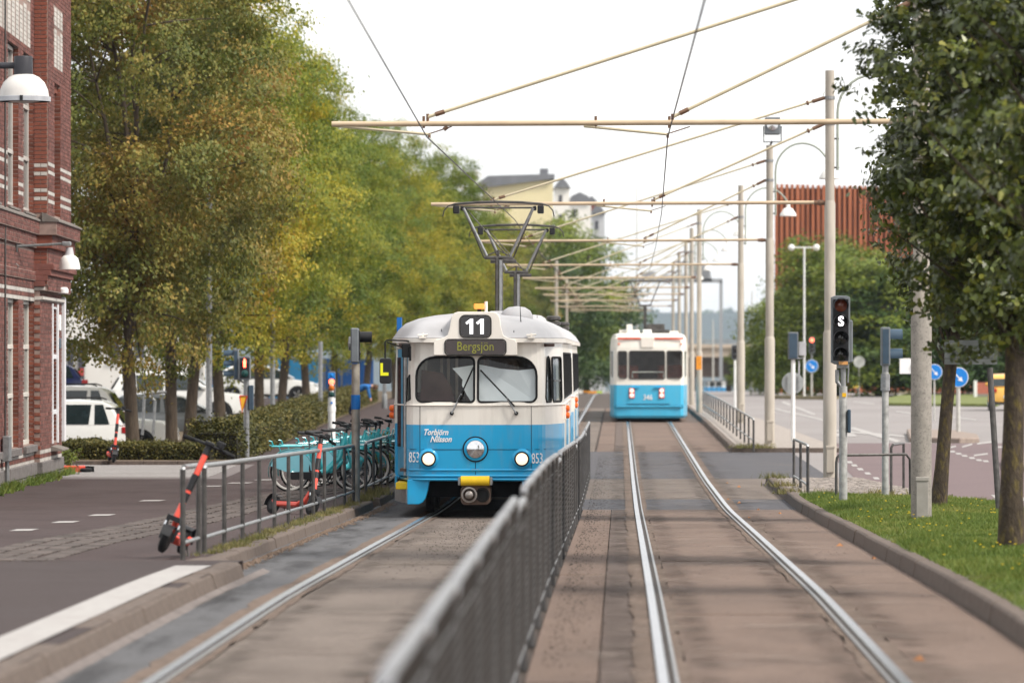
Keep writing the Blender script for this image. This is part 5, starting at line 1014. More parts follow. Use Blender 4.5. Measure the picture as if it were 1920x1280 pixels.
# windows: sill, frame, panes
for (a, b), lo in [(w, l_) for w in WU+more for l_ in (1, 0)]:
    z0, z1 = lowz if lo else upz; fm = m_frw if lo and False else m_frm
    mb = MB()
    def fb(s0, s1, n0, n1, za, zc): mb.add([B(s, q, z) for z in (za, zc) for s, q in ((s0, n0), (s1, n0), (s1, n1), (s0, n1))], [(0,3,2,1),(4,5,6,7),(0,1,5,4),(1,2,6,5),(2,3,7,6),(3,0,4,7)])
    dp = -.10
    for s0, s1 in ((a, a+.12), (b-.12, b), ((a+b)/2-.05, (a+b)/2+.05)): fb(s0, s1, dp-.06, dp, z0, z1)
    for zz in (z0, z0+(z1-z0)*.33, z0+(z1-z0)*.66, z1-.08): fb(a, b, dp-.055, dp+.008, zz, zz+.08)
    w = mb.build('window', fm if not lo else M('window_frame_cream', (.55,.52,.47), .5, var=.06), bl, world=True, bevel=.006)
    mb = MB(); mb.add([B(s, dp-.035, z) for s, z in ((a, z0), (b, z0), (b, z1), (a, z1))], [(0,1,2,3)]); mb.build('pane', m_pane, w, world=True)
    reveal(b, -.10, 0, z0, z1)
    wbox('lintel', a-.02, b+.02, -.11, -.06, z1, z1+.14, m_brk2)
    if lo: wbox('sill', a-.05, b+.02, -.12, .07, z0-.14, z0-.01, m_pli, .01)
    else: coping(a, b, -.12, .05, z0-.06, z0+.05)
# narrow upper window and the doorway in the projecting bay
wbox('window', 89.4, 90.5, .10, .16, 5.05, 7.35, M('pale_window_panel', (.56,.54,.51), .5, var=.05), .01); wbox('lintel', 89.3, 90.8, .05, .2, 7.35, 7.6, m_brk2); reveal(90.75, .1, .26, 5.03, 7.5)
for s0, s1, nm in ((90.6, 90.72, 'door_frame'), (91.78, 91.95, 'door_frame')): wbox(nm, s0, s1, -.1, .135, .75, 3.4, m_frw, .01)
for z in (1.30, 2.35, 3.30): wbox('door_bar', 90.7, 91.8, .06, .10, z, z+.09, m_frw, .006)
reveal(91.77, -.2, .10, .8, 3.3); wbox('door_pane', 90.7, 91.8, -.24, -.22, .8, 3.3, m_pane)
wbox('downpipe', 93.0, 93.12, .05, .18, .75, 3.55, m_frw, .02); wbox('notice', 92.2, 92.6, .112, .13, 2.9, 3.2, m_white, .005); wbox('notice', 92.2, 92.6, .112, .13, 2.55, 2.75, m_sigb, .005)
coping(90.4, 92.0, -.1, .32, .62, .78)
mb = MB(); c = B(90.9, .30, 3.62); mb.lathe([(.02, .09), (.07, .085), (.10, .05), (.10, -.02), (.085, -.03)], c, 18); mb.build('door_lamp', m_white, bl, world=True, smooth=True)
# stone plinth, block by block
for s0, s1, n in ((76., RS, .05), (RS-.03, RE-.3, .16)):
    for r in range(2):
        s = s0
        while s < s1-.05:
            e = min(s+random.uniform(.7, 1.0), s1); wbox('plinth_stone', s+.006, e-.006, n-.3, n+random.uniform(-.008, .008), zb-.1+r*.24, zb-.1+(r+1)*.24-.01, m_pli, .012); s = e
# street light on a bracket, drainpipe with meter box
c = P(130, 505, 86.6); ar = P(3, 462, 84.2)
lp = thing('wall_lamp', 'white bell lamp on a grey bracket fixed to the brick building', 'lamp', Vector((B(84.2, 0, 0).x, 84.2, c.z)))
mb = MB(); mb.tube([B(84.2, -.02, ar.z), Vector((c.x-.12, 86.6, P(0, 457, 86.6).z))], .026, 10); mb.tube([B(84.2, .01, ar.z-.1), B(84.2, .01, ar.z+.28)], .025, 6); mb.tube([B(84.2, 0, ar.z-.4), B(84.2, .05, ar.z-.35), B(84.2, 0, ar.z-.3)], .012, 6); mb.build('bracket', m_dkst, lp, world=True, smooth=True)
mb = MB(); mb.box(c.x-.13, c.x+.03, 86.5, 86.7, P(0, 461, 86.6).z, P(0, 453, 86.6).z); mb.build('joint', m_steel, lp, world=True, bevel=.015)
mb = MB(); mb.lathe([(.06, P(0, 464, 86.6).z), (.085, P(0, 479, 86.6).z), (.095, P(0, 480, 86.6).z)], (c.x, 86.6, 0), 18); mb.build('neck', M('pale_grey_plastic', (.45,.45,.47), .5), lp, world=True, smooth=True)
mb = MB(); mb.lathe([(0, .26), (.10, .25), (.155, .20), (.185, .10), (.195, .0), (.18, .0), (0, .01)], (c.x, 86.6, c.z), 26); mb.build('shade', m_shade, lp, world=True, smooth=True)
pb = P(9, 905, 80.8); mb = MB(); x = B(81.5, .09, 0).x
mb.tube([(x-.03, 81.5, 1.0), (x-.03, 81.5, 9.9)], .018, 6); dp = mb.build('cable_pipe', m_dkst, bl, world=True); mb = MB(); mb.box(x-.06, x+.06, 81.3, 81.7, .62, 1.05); mb.build('meter_box', m_steel, bl, world=True, bevel=.012); mb = MB(); mb.tube([(x, 81.5, .65), (x+.01, 81.5, zb-.1)], .035, 8); mb.build('conduit', m_steel, bl, world=True)
wbox('roof_parapet', S0, RE, -6, -.3, 10.25, 10.5, m_cop); wbox('rear_wall', 76, RE-.3, -8, -.55, zb, 10.2, m_mor)
# ================================================================ parked cars
m_wht = M('car_white', (.72,.72,.70), .22, var=.03, coat=.6); m_cgl = M('car_glass', (.012,.02,.022), .05, var=.2, coat=.8); m_trim = M('car_trim', (.02,.02,.02), .6, var=.2)
m_rim = M('alloy_rim', (.45,.45,.46), .3, .8, var=.1); m_tail = M('tail_red', (.35,.01,.012), .2, var=.1, coat=.6); m_hlamp = M('head_lamp_glass', (.5,.52,.54), .1, var=.1, coat=.6)
PROF = {'suv': dict(L=4.5, W=1.84, H=1.64, low=[(0,.34), (.02,.72), (.10,.98), (.30,1.06), (1.0,1.06), (3.2,1.02), (4.2,.92), (4.44,.74), (4.5,.45), (4.45,.28), (.1,.28)], roof=[(.12,1.03), (.42,1.50), (.62,1.60), (1.3,1.64), (2.2,1.62), (2.6,1.54), (3.35,1.02)], wh=(.85, 3.55), wr=.35),
        'hatch': dict(L=4.2, W=1.76, H=1.46, low=[(0,.34), (.02,.66), (.10,.88), (.30,.94), (1.0,.94), (3.0,.92), (3.9,.80), (4.15,.62), (4.2,.42), (4.15,.24), (.1,.24)], roof=[(.15,.92), (.45,1.30), (.7,1.42), (1.3,1.46), (2.0,1.44), (2.4,1.36), (3.2,.92)], wh=(.75, 3.35), wr=.31)}
def car(label, x, d, z, rz, paint, kind='suv', group='cars parked behind the hedge', cat='car', rails=True):
    q = PROF[kind]; rt = thing('parked_car', label, cat, (x, d, z), rz, group); W = q['W']/2
    def side(pts, w0, w1): # profile in x-z, thinner towards the top
        mb = MB(); n = len(pts); vs = []
        for yy in (-1, -.55, .55, 1):
            for (px, pz) in pts:
                t = max(0, (pz-.95)/.7); w = W*(1-.16*t); k = 1 if abs(yy) < 1 else 0
                ins = .0 if k else .06; cxm = q['L']/2; vs.append((cxm+(px-cxm)*(1-ins*.6), yy*w, pz+(.015 if k and pz > .5 else 0)))
        fs = [(i*n+j, i*n+(j+1) % n, (i+1)*n+(j+1) % n, (i+1)*n+j) for i in range(3) for j in range(n)]+[tuple(range(n)), tuple(range(4*n-1, 3*n-1, -1))]
        mb.add(vs, fs); return mb
    side(q['low'], 1, 1).build('body', paint, rt, smooth=True, ang=35, bevel=.03, seg=2)
    side(q['roof'], 1, 1).build('cabin', paint, rt, smooth=True, ang=35, bevel=.02)
    r = q['roof']
    def lerp(a, b, t): return (a[0]+(b[0]-a[0])*t, a[1]+(b[1]-a[1])*t)
    base = r[0][1]+.03; top = q['H']-.11
    for s in (-1, 1):
        for a, b, c, e in ((.44, .86, .66, .86), (.94, 1.80, .94, 1.80), (1.88, 3.10, 1.88, 2.45)):
            def yy(z): return s*(W*(1-.16*max(0, (z-.95)/.7))*1.004+.004)
            mb = MB(); pts = [(a+.06, base), (b, base), (e, top), (c, top)]; mb.add([(px, yy(pz), pz) for px, pz in pts], [(0,1,2,3)]); mb.build('side_window', m_cgl, rt)
        if rails and kind == 'suv': mb = MB(); mb.tube([(.7, s*W*.78, q['H']-.0), (.85, s*W*.78, q['H']+.05), (2.1, s*W*.78, q['H']+.04), (2.3, s*W*.78, q['H']-.02)], .018, 6); mb.build('roof_rail', m_trim, rt)
        mb = MB(); mb.box(3.0 if kind == 'suv' else 2.8, 3.15 if kind == 'suv' else 2.95, s*W-.02, s*(W+.2), base+.02, base+.15); mb.build('wing_mirror', paint, rt, bevel=.03)
        mb = MB(); mb.box(-.01, .22, s*W*.62 if s > 0 else s*(W+.005), s*(W+.005) if s > 0 else s*W*.62, base-.22, base-.06); mb.build('tail_light', m_tail, rt, bevel=.02)
        mb = MB(); mb.box(q['L']-.40, q['L']-.06, s*W*.55 if s > 0 else s*(W-.01), s*(W-.01) if s > 0 else s*W*.55, .62, .76); mb.build('head_light', m_hlamp, rt, bevel=.03)
    wv = lambda t: W*(1-.16*max(0, (t-.95)/.7))*.86
    mb = MB(); a, b = lerp(r[0], r[1], .12), lerp(r[0], r[1], .92); mb.add([(a[0]-.02, -wv(a[1]), a[1]+.01), (a[0]-.02, wv(a[1]), a[1]+.01), (b[0]-.02, wv(b[1]), b[1]+.01), (b[0]-.02, -wv(b[1]), b[1]+.01)], [(0,1,2,3)]); mb.build('rear_window', m_cgl, rt)
    mb = MB(); a, b = lerp(r[-1], r[-2], .08), lerp(r[-1], r[-2], .93); mb.add([(a[0]+.03, -wv(a[1]), a[1]+.02), (a[0]+.03, wv(a[1]), a[1]+.02), (b[0]+.03, wv(b[1]), b[1]+.02), (b[0]+.03, -wv(b[1]), b[1]+.02)], [(0,1,2,3)]); mb.build('windscreen', m_cgl, rt)
    mb = MB(); mb.box(-.015, .02, -.26, .26, .55 if kind == 'suv' else .5, .66 if kind == 'suv' else .61); mb.build('number_plate', m_white, rt)
    mb = MB(); mb.box(.0, q['L']-.02, -W-.008, W+.008, .24, .36); mb.build('sill_trim', m_trim, rt, bevel=.02)
    for wx in q['wh']:
        for s in (-1, 1):
            R_ = q['wr']; mb = MB(); mb.lathe([(R_*1.18, -.012), (R_*1.18, .012), (.05, .012)], (wx, s*W, R_), 22, 'y'); ar = mb.build('wheel_arch', m_trim, rt)
            mb = MB(); mb.lathe([(R_*.66, -.1), (R_*.96, -.1), (R_, -.06), (R_, .06), (R_*.96, .1), (R_*.66, .1)], (wx, s*(W-.07), R_), 22, 'y'); wl = mb.build('tyre', m_rub, rt, smooth=True)
            mb = MB(); mb.lathe([(R_*.66, s*.085), (R_*.58, s*.07), (R_*.2, s*.06), (0, s*.09)], (wx, s*(W-.07), R_), 14, 'y')
            for k in range(5): an = k*2*math.pi/5; mb.tube([(wx+.04*math.cos(an), s*(W+.03), R_+.04*math.sin(an)), (wx+R_*.62*math.cos(an), s*(W+.025), R_+R_*.62*math.sin(an))], .03, 5)
            mb.build('rim', m_rim, wl, smooth=True)
    return rt
zl = gz(115)-.335
PI = math.pi
c = P(247, 0, 115); car('white off-road car with dark windows parked behind the low hedge, tail to the right', c.x, 115.5, zl, PI, m_wht)
c = P(236, 0, 121); car('white car whose roof shows just above the nearer white one', c.x, 121.5, gz(121)-.06, PI, M('car_white_warm', (.70,.68,.63), .25, var=.03, coat=.6))
c = P(326, 0, 124); car('white car nosing out to the right between the first two trees', c.x-4.4, 124.5, gz(124)-.30, 0, m_wht)
c = P(466, 0, 137); car('dark silver car with a sloping bonnet behind the third tree', c.x-4.3, 137.5, gz(137)-.25, 0, M('car_silver', (.22,.23,.235), .3, .4, var=.05, coat=.6), 'hatch')
c = P(460, 0, 150); car('white car with a roof rail behind the silver car, between tree trunks', c.x-4.3, 150, gz(150)+.12, 0, m_wht)
c = P(157, 0, 168); car('dark blue car with a red tail light beside the white wall', c.x, 168, gz(168)+.50, PI+.25, M('car_navy', (.012,.018,.07), .25, var=.05, coat=.6), 'hatch')
c = P(600, 0, 190); car('pale car glimpsed far off between the tree trunks', c.x-4.2, 190, gz(190)+.35, 0, m_wht, 'hatch')
c = GP(1906, 770); car('yellow hatchback parked across the road behind the oak trunk', c.x-.15, c.y+.9, gz(c.y), PI/2-.12, M('car_yellow', (.72,.40,.08), .3, var=.04, coat=.5), 'hatch', 'cars parked across the road', rails=False)
# metal rack posts in the yard
for px, t, bt, d, lb in ((267, 738, 815, 112, 'left pale metal frame post beside the first tree'), (287, 751, 815, 112, 'right pale metal frame post beside the first tree')):
    b = P(px, bt, d); o = thing('frame_post', lb, 'post', b); mb = MB(); mb.tube([b, P(px+4, t, d)], .035, 8); mb.build('post', m_steel, o, world=True); mb = MB(); mb.tube([P(px+4, t, d), P(px+45 if px < 270 else px-16, 735, d)], .03, 8); mb.build('rail', m_steel, o, world=True)
# ================================================================ rental bicycles
m_teal = M('teal_frame', (.045,.42,.47), .3, var=.05, coat=.4); m_tealp = M('pale_teal_panel', (.17,.40,.48), .4, var=.06); m_rimw = M('white_rim', (.62,.60,.57), .5, var=.06)
def bike():
    rt = thing('bicycle', 'x', 'bicycle'); R_ = .335
    for x, nm in ((0, 'rear_wheel'), (1.08, 'front_wheel')):
        mb = MB(); N = 26; mb.tube([(x+R_*math.cos(2*PI*k/N), 0, R_+R_*math.sin(2*PI*k/N)) for k in range(N+1)], .017, 6, cap=False); w = mb.build(nm, m_rub, rt, smooth=True)
        mb = MB(); mb.tube([(x+(R_-.03)*math.cos(2*PI*k/N), 0, R_+(R_-.03)*math.sin(2*PI*k/N)) for k in range(N+1)], .020, 5, cap=False); mb.build('rim', m_rimw, w, smooth=True)
        mb = MB(); mb.tube([(x, -.05, R_), (x, .05, R_)], .045, 10)
        for k in range(14): an = 2*PI*k/14; mb.tube([(x, .02*(-1)**k, R_), (x+(R_-.035)*math.cos(an), 0, R_+(R_-.035)*math.sin(an))], .0025, 3, cap=False)
        mb.build('spokes', m_steel, w)
    mb = MB(); bb = (.44, 0, .28); mb.tube([(.93,0,.88), (.84,0,.56), (.62,0,.34), bb], .052, 8); mb.tube([bb, (.36,0,.55), (.33,0,.72)], .026, 8); mb.tube([(0,.05,R_), bb], .014, 6); mb.tube([(0,-.05,R_), bb], .014, 6); mb.tube([(0,.05,R_), (.34,.02,.66)], .012, 6); mb.tube([(0,-.05,R_), (.34,-.02,.66)], .012, 6); mb.tube([(.90,0,.78), (.955,0,.98)], .032, 8); fr = mb.build('frame', m_teal, rt, smooth=True)
    mb = MB(); mb.tube([(.93,.0,.80), (.96,.055,.74), (1.08,.055,R_)], .016, 6); mb.tube([(.93,.0,.80), (.96,-.055,.74), (1.08,-.055,R_)], .016, 6); mb.build('fork', m_teal, rt, smooth=True)
    mb = MB(); mb.tube([(.335,0,.68), (.30,0,.95)], .015, 8); mb.build('seat_post', m_chrome, rt, smooth=True)
    mb = MB(); mb.loft([[(.12,.075,.965), (.12,-.075,.965), (.12,-.07,1.01), (.12,.07,1.01)], [(.28,.06,.955), (.28,-.06,.955), (.28,-.05,1.005), (.28,.05,1.005)], [(.42,.02,.965), (.42,-.02,.965), (.42,-.018,1.0), (.42,.018,1.0)]]); mb.build('saddle', m_black, rt, smooth=True, bevel=.015, seg=2)
    mb = MB(); mb.tube([(.955,0,.96), (.975,0,1.06)], .018, 8); mb.tube([(.80,.30,1.13), (.90,.26,1.12), (.985,.1,1.08), (.985,-.1,1.08), (.90,-.26,1.12), (.80,-.30,1.13)], .015, 8); hb = mb.build('handlebar', m_black, rt, smooth=True); mb = MB(); mb.box(.92, 1.0, -.06, .06, 1.07, 1.13); mb.build('display', m_black, hb); mb = MB(); mb.tube([(.78,.305,1.135), (.90,.265,1.12)], .022, 8); mb.tube([(.78,-.305,1.135), (.90,-.265,1.12)], .022, 8); mb.each('grip', m_rub, hb)
    for s in (-1, 1):
        mb = MB(); N = 12; o_ = [(R_*1.10*math.cos(t), R_+R_*1.10*math.sin(t)) for t in [math.radians(165-k*135/N) for k in range(N+1)]]; pl = o_+[(.30,.30), (-.05,.32)]; mb.prism(pl, s*.05, s*.056); mb.build('skirt_guard', m_tealp, rt)
    mb = MB(); N = 14; mb.loft([[(x+a*math.cos(t), y, R_+a*math.sin(t)) for y in (-.045, 0, .045)] for t in [math.radians(195-k*170/N) for k in range(N+1)] for x, a in ((0, R_+.045),)], cap=False, closed=False); mb.build('rear_mudguard', m_teal, rt, smooth=True)
    mb = MB(); mb.loft([[(1.08+(R_+.04)*math.cos(t), y, R_+(R_+.04)*math.sin(t)) for y in (-.04, 0, .04)] for t in [math.radians(165-k*130/N) for k in range(N+1)]], cap=False, closed=False); mb.build('front_mudguard', m_teal, rt, smooth=True)
    mb = MB(); mb.tube([(.18,.06,.76), (-.34,.06,.76), (-.36,0,.78), (-.34,-.06,.76), (.18,-.06,.76)], .012, 6); mb.tube([(-.3,0,.76), (-.33,0,.84), (-.38,0,.85)], .014, 6); mb.tube([(0,.06,R_), (-.2,.06,.76)], .009, 5); mb.build('carrier', m_teal, rt)
    mb = MB()
    for y in (-.14, .14): mb.tube([(1.05,y,.78), (1.03,y,.90)], .012, 5)
    mb.tube([(1.02,-.15,.80), (1.30,-.17,.82), (1.34,-.15,.98)], .011, 6); mb.tube([(1.02,.15,.80), (1.30,.17,.82), (1.34,.15,.98)], .011, 6); mb.box(1.02, 1.32, -.15, .15, .77, .785); mb.tube([(1.34,-.15,.98), (1.34,.15,.98)], .012, 6); mb.build('front_basket', m_teal, rt)
    mb = MB(); mb.prism(rrect(-.04, .5, .2, .33, .06, 3), -.075, -.06); mb.lathe([(.09, -.085), (.09, -.07), (.0, -.065)], (.44, 0, .28), 16, 'y'); mb.tube([(.44,-.09,.28), (.50,-.12,.14)], .01, 6); mb.box(.46, .55, -.19, -.10, .125, .145); mb.build('chain_guard', m_black, rt, bevel=.005)
    mb = MB(); mb.tube([(.40,.04,.24), (.32,.12,.02)], .01, 6); mb.build('kickstand', m_dkst, rt)
    return rt
bk = bike(); bpos = [(544, 81.0, .26, 'nearest teal rental bicycle, its pale rear skirt guard facing the railing'), (560, 82.0, .34, 'teal rental bicycle just behind the nearest one of the row'), (575, 83.0, .28, 'dropped teal rental bicycle from the left end of the row'), (590, 84.0, .38, 'third teal rental bicycle from the left end of the row'), (604, 85.0, .30, 'fourth teal rental bicycle from the left end of the row'), (617, 86.0, .42, 'fifth teal rental bicycle, just left of the blue-banded pole'),
        (634, 88.6, .35, 'teal bicycle directly behind the blue-banded tram signal pole'), (648, 89.8, .30, 'teal bicycle just right of the blue-banded pole'), (661, 91.0, .38, 'teal bicycle just to the right of the blue-banded pole'), (673, 92.2, .33, 'rightmost teal bicycle at the end of the row near the tram')]
bpos = [b_ for k_, b_ in enumerate(bpos) if k_ not in (2, 7)]
for i, (px, d, rz, lb) in enumerate(bpos):
    o = bk if i == 0 else copy_tree(bk); o.location = (P(px, 0, d).x, d, gz(d)+.12); o.rotation_euler = (math.radians(random.uniform(2, 6)), 0, rz+random.uniform(-.04, .04)); o['label'] = lb; o['group'] = 'teal rental bicycles in a row'
# ================================================================ electric scooters
m_coral = M('coral_red', (.72,.085,.055), .35, var=.06, coat=.3)
def scooter():
    rt = thing('electric_scooter', 'x', 'scooter'); r = .125
    for x, nm in ((0, 'rear_wheel'), (.92, 'front_wheel')): mb = MB(); mb.lathe([(.05,-.03), (.10,-.035), (r,-.02), (r,.02), (.10,.035), (.05,.03)], (x, 0, r), 20, 'y'); w = mb.build(nm, m_rub, rt, smooth=True); mb = MB(); mb.lathe([(.0,-.036), (.07,-.034), (.07,.034), (0,.036)], (x, 0, r), 14, 'y'); mb.build('hub', m_black, w)
    mb = MB(); mb.prism([(.02,.16), (.12,.10), (.62,.10), (.74,.17), (.72,.2), (.62,.165), (.12,.165), (.04,.2)], -.08, .08); dk = mb.build('deck', m_coral, rt, bevel=.015); mb = MB(); mb.box(.12, .62, -.07, .07, .165, .175); mb.build('deck_mat', m_black, dk)
    mb = MB(); N = 8; mb.loft([[((r+.03)*math.cos(t), y, r+(r+.03)*math.sin(t)) for y in (-.055, 0, .055)] for t in [math.radians(185-k*130/N) for k in range(N+1)]], cap=False, closed=False); mb.build('rear_fender', m_black, rt, smooth=True)
    mb = MB(); mb.tube([(.70,0,.18), (.79,0,.34)], .035, 8); mb.build('neck', m_coral, dk, smooth=True)
    pts = [(.90,0,.25), (.86,0,.36), (.70,0,1.02), (.68,0,1.10)]
    def along(t0, t1): a, b = Vector(pts[1]), Vector(pts[3]); return [a+(b-a)*t0, a+(b-a)*t1]
    mb = MB(); mb.tube(along(0, .95), .030, 10); mb.build('stem', m_coral, rt, smooth=True)
    for a, b, rr in ((.22, .34, .033), (.38, .60, .036), (.88, 1.0, .033)): mb = MB(); mb.tube(along(a, b), rr, 10); mb.build('stem_band', m_black, rt, smooth=True)
    mb = MB(); mb.tube([(.86,.07,.34), (.90,.065,.24), (.92,.06,.125)], .018, 6); mb.tube([(.86,-.07,.34), (.90,-.065,.24), (.92,-.06,.125)], .018, 6); mb.box(.83, .90, -.08, .08, .32, .37); mb.loft([[(.92+(r+.03)*math.cos(t), y, r+(r+.03)*math.sin(t)) for y in (-.05, 0, .05)] for t in [math.radians(20+k*110/N) for k in range(N+1)]], cap=False, closed=False); mb.build('fork', m_black, rt, smooth=True)
    mb = MB(); mb.tube([(.885,.07,.30), (.90,.07,.26)], .012, 6); mb.tube([(.885,-.07,.30), (.90,-.07,.26)], .012, 6); mb.build('spring', m_chrome, rt)
    mb = MB(); mb.tube([(.66,.27,1.10), (.69,.1,1.115), (.69,-.1,1.115), (.66,-.27,1.10)], .016, 8); hb = mb.build('handlebar', m_black, rt, smooth=True); mb = MB(); mb.tube([(.66,.27,1.10), (.68,.15,1.11)], .022, 8); mb.tube([(.66,-.27,1.10), (.68,-.15,1.11)], .022, 8); mb.tube([(.72,.22,1.10), (.70,.1,1.13)], .008, 5); mb.each('grip', m_rub, hb); mb = MB(); mb.box(.66, .73, -.045, .045, 1.11, 1.15); mb.box(.65, .70, .06, .14, 1.13, 1.19); mb.build('display', m_black, hb, bevel=.008)
    mb = MB(); mb.tube([(.15,.06,.12), (.22,.14,.01)], .01, 6); mb.build('kickstand', m_dkst, rt)
    return rt
s1 = scooter(); sc_ = [s1]+[copy_tree(s1) for _ in range(3)]
def place(o, loc, lean, heading, lb):
    o.location = loc; o.rotation_euler = (Matrix.Rotation(lean[1], 3, 'Y') @ Matrix.Rotation(heading, 3, 'Z') @ Matrix.Rotation(lean[0], 3, 'X')).to_euler(); o['label'] = lb; o['group'] = 'red rental scooters'
w = GP(297, 1047, .12); place(sc_[0], (w.x+.14, w.y+.90, gz(w.y)+.135), (0, .39), math.radians(-98), 'red electric scooter leaning against the first loop of the railing')
w = GP(506, 962, .12); place(sc_[1], (w.x+.02, w.y, gz(w.y)+.12), (-.33, 0), math.radians(-52), 'red electric scooter standing behind the railing near the bicycles')
w = P(196, 870, 101.6); place(sc_[2], (w.x+.15, 101.0, gz(101)+.2), (0, .12), math.radians(-80), 'red scooter standing upright in front of the low hedge')
w = GP(160, 884, .14); place(sc_[3], (w.x, w.y, gz(w.y)+.16), (1.45, 0), math.radians(176), 'red scooter lying on its side at the corner of the brick building')
# ================================================================ leaves
QUAD = np.array([(0,-.5), (.38,-.14), (.13,.18), (0,.5), (-.34,-.02)])
OAK = np.array([(0,-.5), (.15,-.30), (.11,-.16), (.28,-.04), (.18,.08), (.30,.26), (.10,.46), (-.10,.46), (-.30,.26), (-.18,.08), (-.28,-.04), (-.11,-.16), (-.15,-.30)])
RHO = np.array([(0,-.5), (.36,0), (0,.5), (-.36,0)])
def leaf_mesh(name, pos, size, shape, mats, up=.6, mi=None, rng=R0, fold=.12, out=None):
    n = len(pos); k = len(shape)
    nrm = rng.normal(size=(n, 3)); nrm /= np.linalg.norm(nrm, axis=1)[:, None]; nrm = (out*.9+nrm*.7+np.array([0, 0, up])) if out is not None else np.stack([nrm[:, 0], nrm[:, 1], np.abs(nrm[:, 2])+up], 1); nrm /= np.linalg.norm(nrm, axis=1)[:, None]
    t = rng.normal(size=(n, 3)); a = np.cross(nrm, t); a /= np.linalg.norm(a, axis=1)[:, None]; b = np.cross(nrm, a)
    sz = size*rng.uniform(.65, 1.25, n)
    sx, sy = shape[:, 0], shape[:, 1]
    v = pos[:, None, :]+(a[:, None, :]*sx[None, :, None]+b[:, None, :]*sy[None, :, None]+nrm[:, None, :]*(-fold*4*(sy**2))[None, :, None]*.5+nrm[:, None, :]*(np.abs(sx)*fold)[None, :, None])*sz[:, None, None]
    me = bpy.data.meshes.new(name); me.vertices.add(n*k); me.vertices.foreach_set('co', v.reshape(-1)); me.loops.add(n*k); me.loops.foreach_set('vertex_index', np.arange(n*k, dtype=np.int32)); me.polygons.add(n)
    me.polygons.foreach_set('loop_start', np.arange(0, n*k, k, dtype=np.int32)); me.polygons.foreach_set('loop_total', np.full(n, k, dtype=np.int32))
    for m in mats: me.materials.append(m)
    if mi is not None: me.polygons.foreach_set('material_index', mi.astype(np.int32))
    me.update(calc_edges=True); return me
def vnoise(p, seed):      # cheap smooth noise for lumps
    r = np.random.default_rng(seed); out = np.zeros(len(p))
    for _ in range(6): k = r.normal(size=3)*1.1; out += np.sin(p@k+r.uniform(0, 6.28))
    return out/6
BARK = M('bark', (.075,.056,.040), .9, var=.35, sc=12, bump=1, bsc=30, stretch=(1,1,.3))
BARKM = M('mossy_bark', (.055,.042,.030), .95, var=.35, sc=14, bump=1, bsc=40, dirt=.7, dcol=(.16,.125,.03), dsc=16, stretch=(1,1,.5))
LEAF = M('autumn_leaves', (.1,.1,.03), .55, tl=.42, isl=.30, big=.21, ramp=[(.0, (0.060,0.104,0.013)), (.36, (0.128,0.180,0.023)), (.60, (0.272,0.281,0.031)), (.80, (0.507,0.408,0.047)), (.93, (0.560,0.338,0.059)), (1, (0.414,0.185,0.047))])
LEAF1 = M('ochre_leaves', (.1,.1,.03), .55, tl=.30, isl=.34, big=.30, ramp=[(.0, (0.046,0.066,0.014)), (.38, (0.111,0.131,0.024)), (.62, (0.214,0.187,0.039)), (.83, (0.356,0.232,0.056)), (1, (0.374,0.179,0.058))])
LEAFG = M('green_leaves', (.06,.1,.02), .5, tl=.28, isl=.45, big=.4, ramp=[(.0, (.045,.080,.014)), (.4, (.12,.17,.022)), (.75, (.23,.27,.032)), (1, (.34,.33,.045))])
LEAFD = M('dark_green_leaves', (.03,.06,.02), .5, tl=.22, isl=.5, big=.4, ramp=[(.0, (.018,.042,.012)), (.5, (.045,.085,.018)), (1, (.10,.145,.028))])
LEAFO = M('oak_leaves', (.03,.06,.015), .38, spec=.6, tl=.2, isl=.72, big=.9, ramp=[(.0, (0.025,0.036,0.006)), (.42, (0.057,0.080,0.011)), (.72, (0.107,0.135,0.016)), (.90, (0.205,0.205,0.025)), (1, (0.295,0.271,0.037))])
HEDGE = M('hedge_leaves', (.06,.07,.02), .6, tl=.2, isl=.5, big=.5, ramp=[(.0, (.025,.030,.008)), (.4, (.065,.068,.016)), (.7, (.14,.12,.028)), (1, (.23,.17,.05))])
def crown_pts(seed, R, z0, H, ncl, nl, spread=.42, flat=.5, low=.0, shape=None):
    r = np.random.default_rng(seed); c = []
    while len(c) < ncl:
        t = r.uniform(0, 1, 4000); ang = r.uniform(0, 2*np.pi, 4000); f = np.sqrt(r.uniform(.12, 1, 4000))
        prof = (shape(t) if shape else np.sin(np.pi*np.clip(t*.88+.10, 0, 1))**.6)
        x, y, z = np.cos(ang)*prof*f*R, np.sin(ang)*prof*f*R, z0+t*(H-z0); p = np.stack([x, y, z], 1)
        lump = vnoise(p*(2.6/R), seed+5); keep = (lump > -.18+.25*(f-.7)) & (r.uniform(size=4000) < .35+.65*f)
        c += list(p[keep])
    c = np.array(c[:ncl]); per = r.integers(int(nl*.5), int(nl*1.5), ncl); idx = np.repeat(np.arange(ncl), per)
    off = r.normal(size=(len(idx), 3))*np.array([spread, spread, spread*flat]); sc = r.uniform(.6, 1.3, ncl)[idx][:, None]
    return c, c[idx]+off*sc
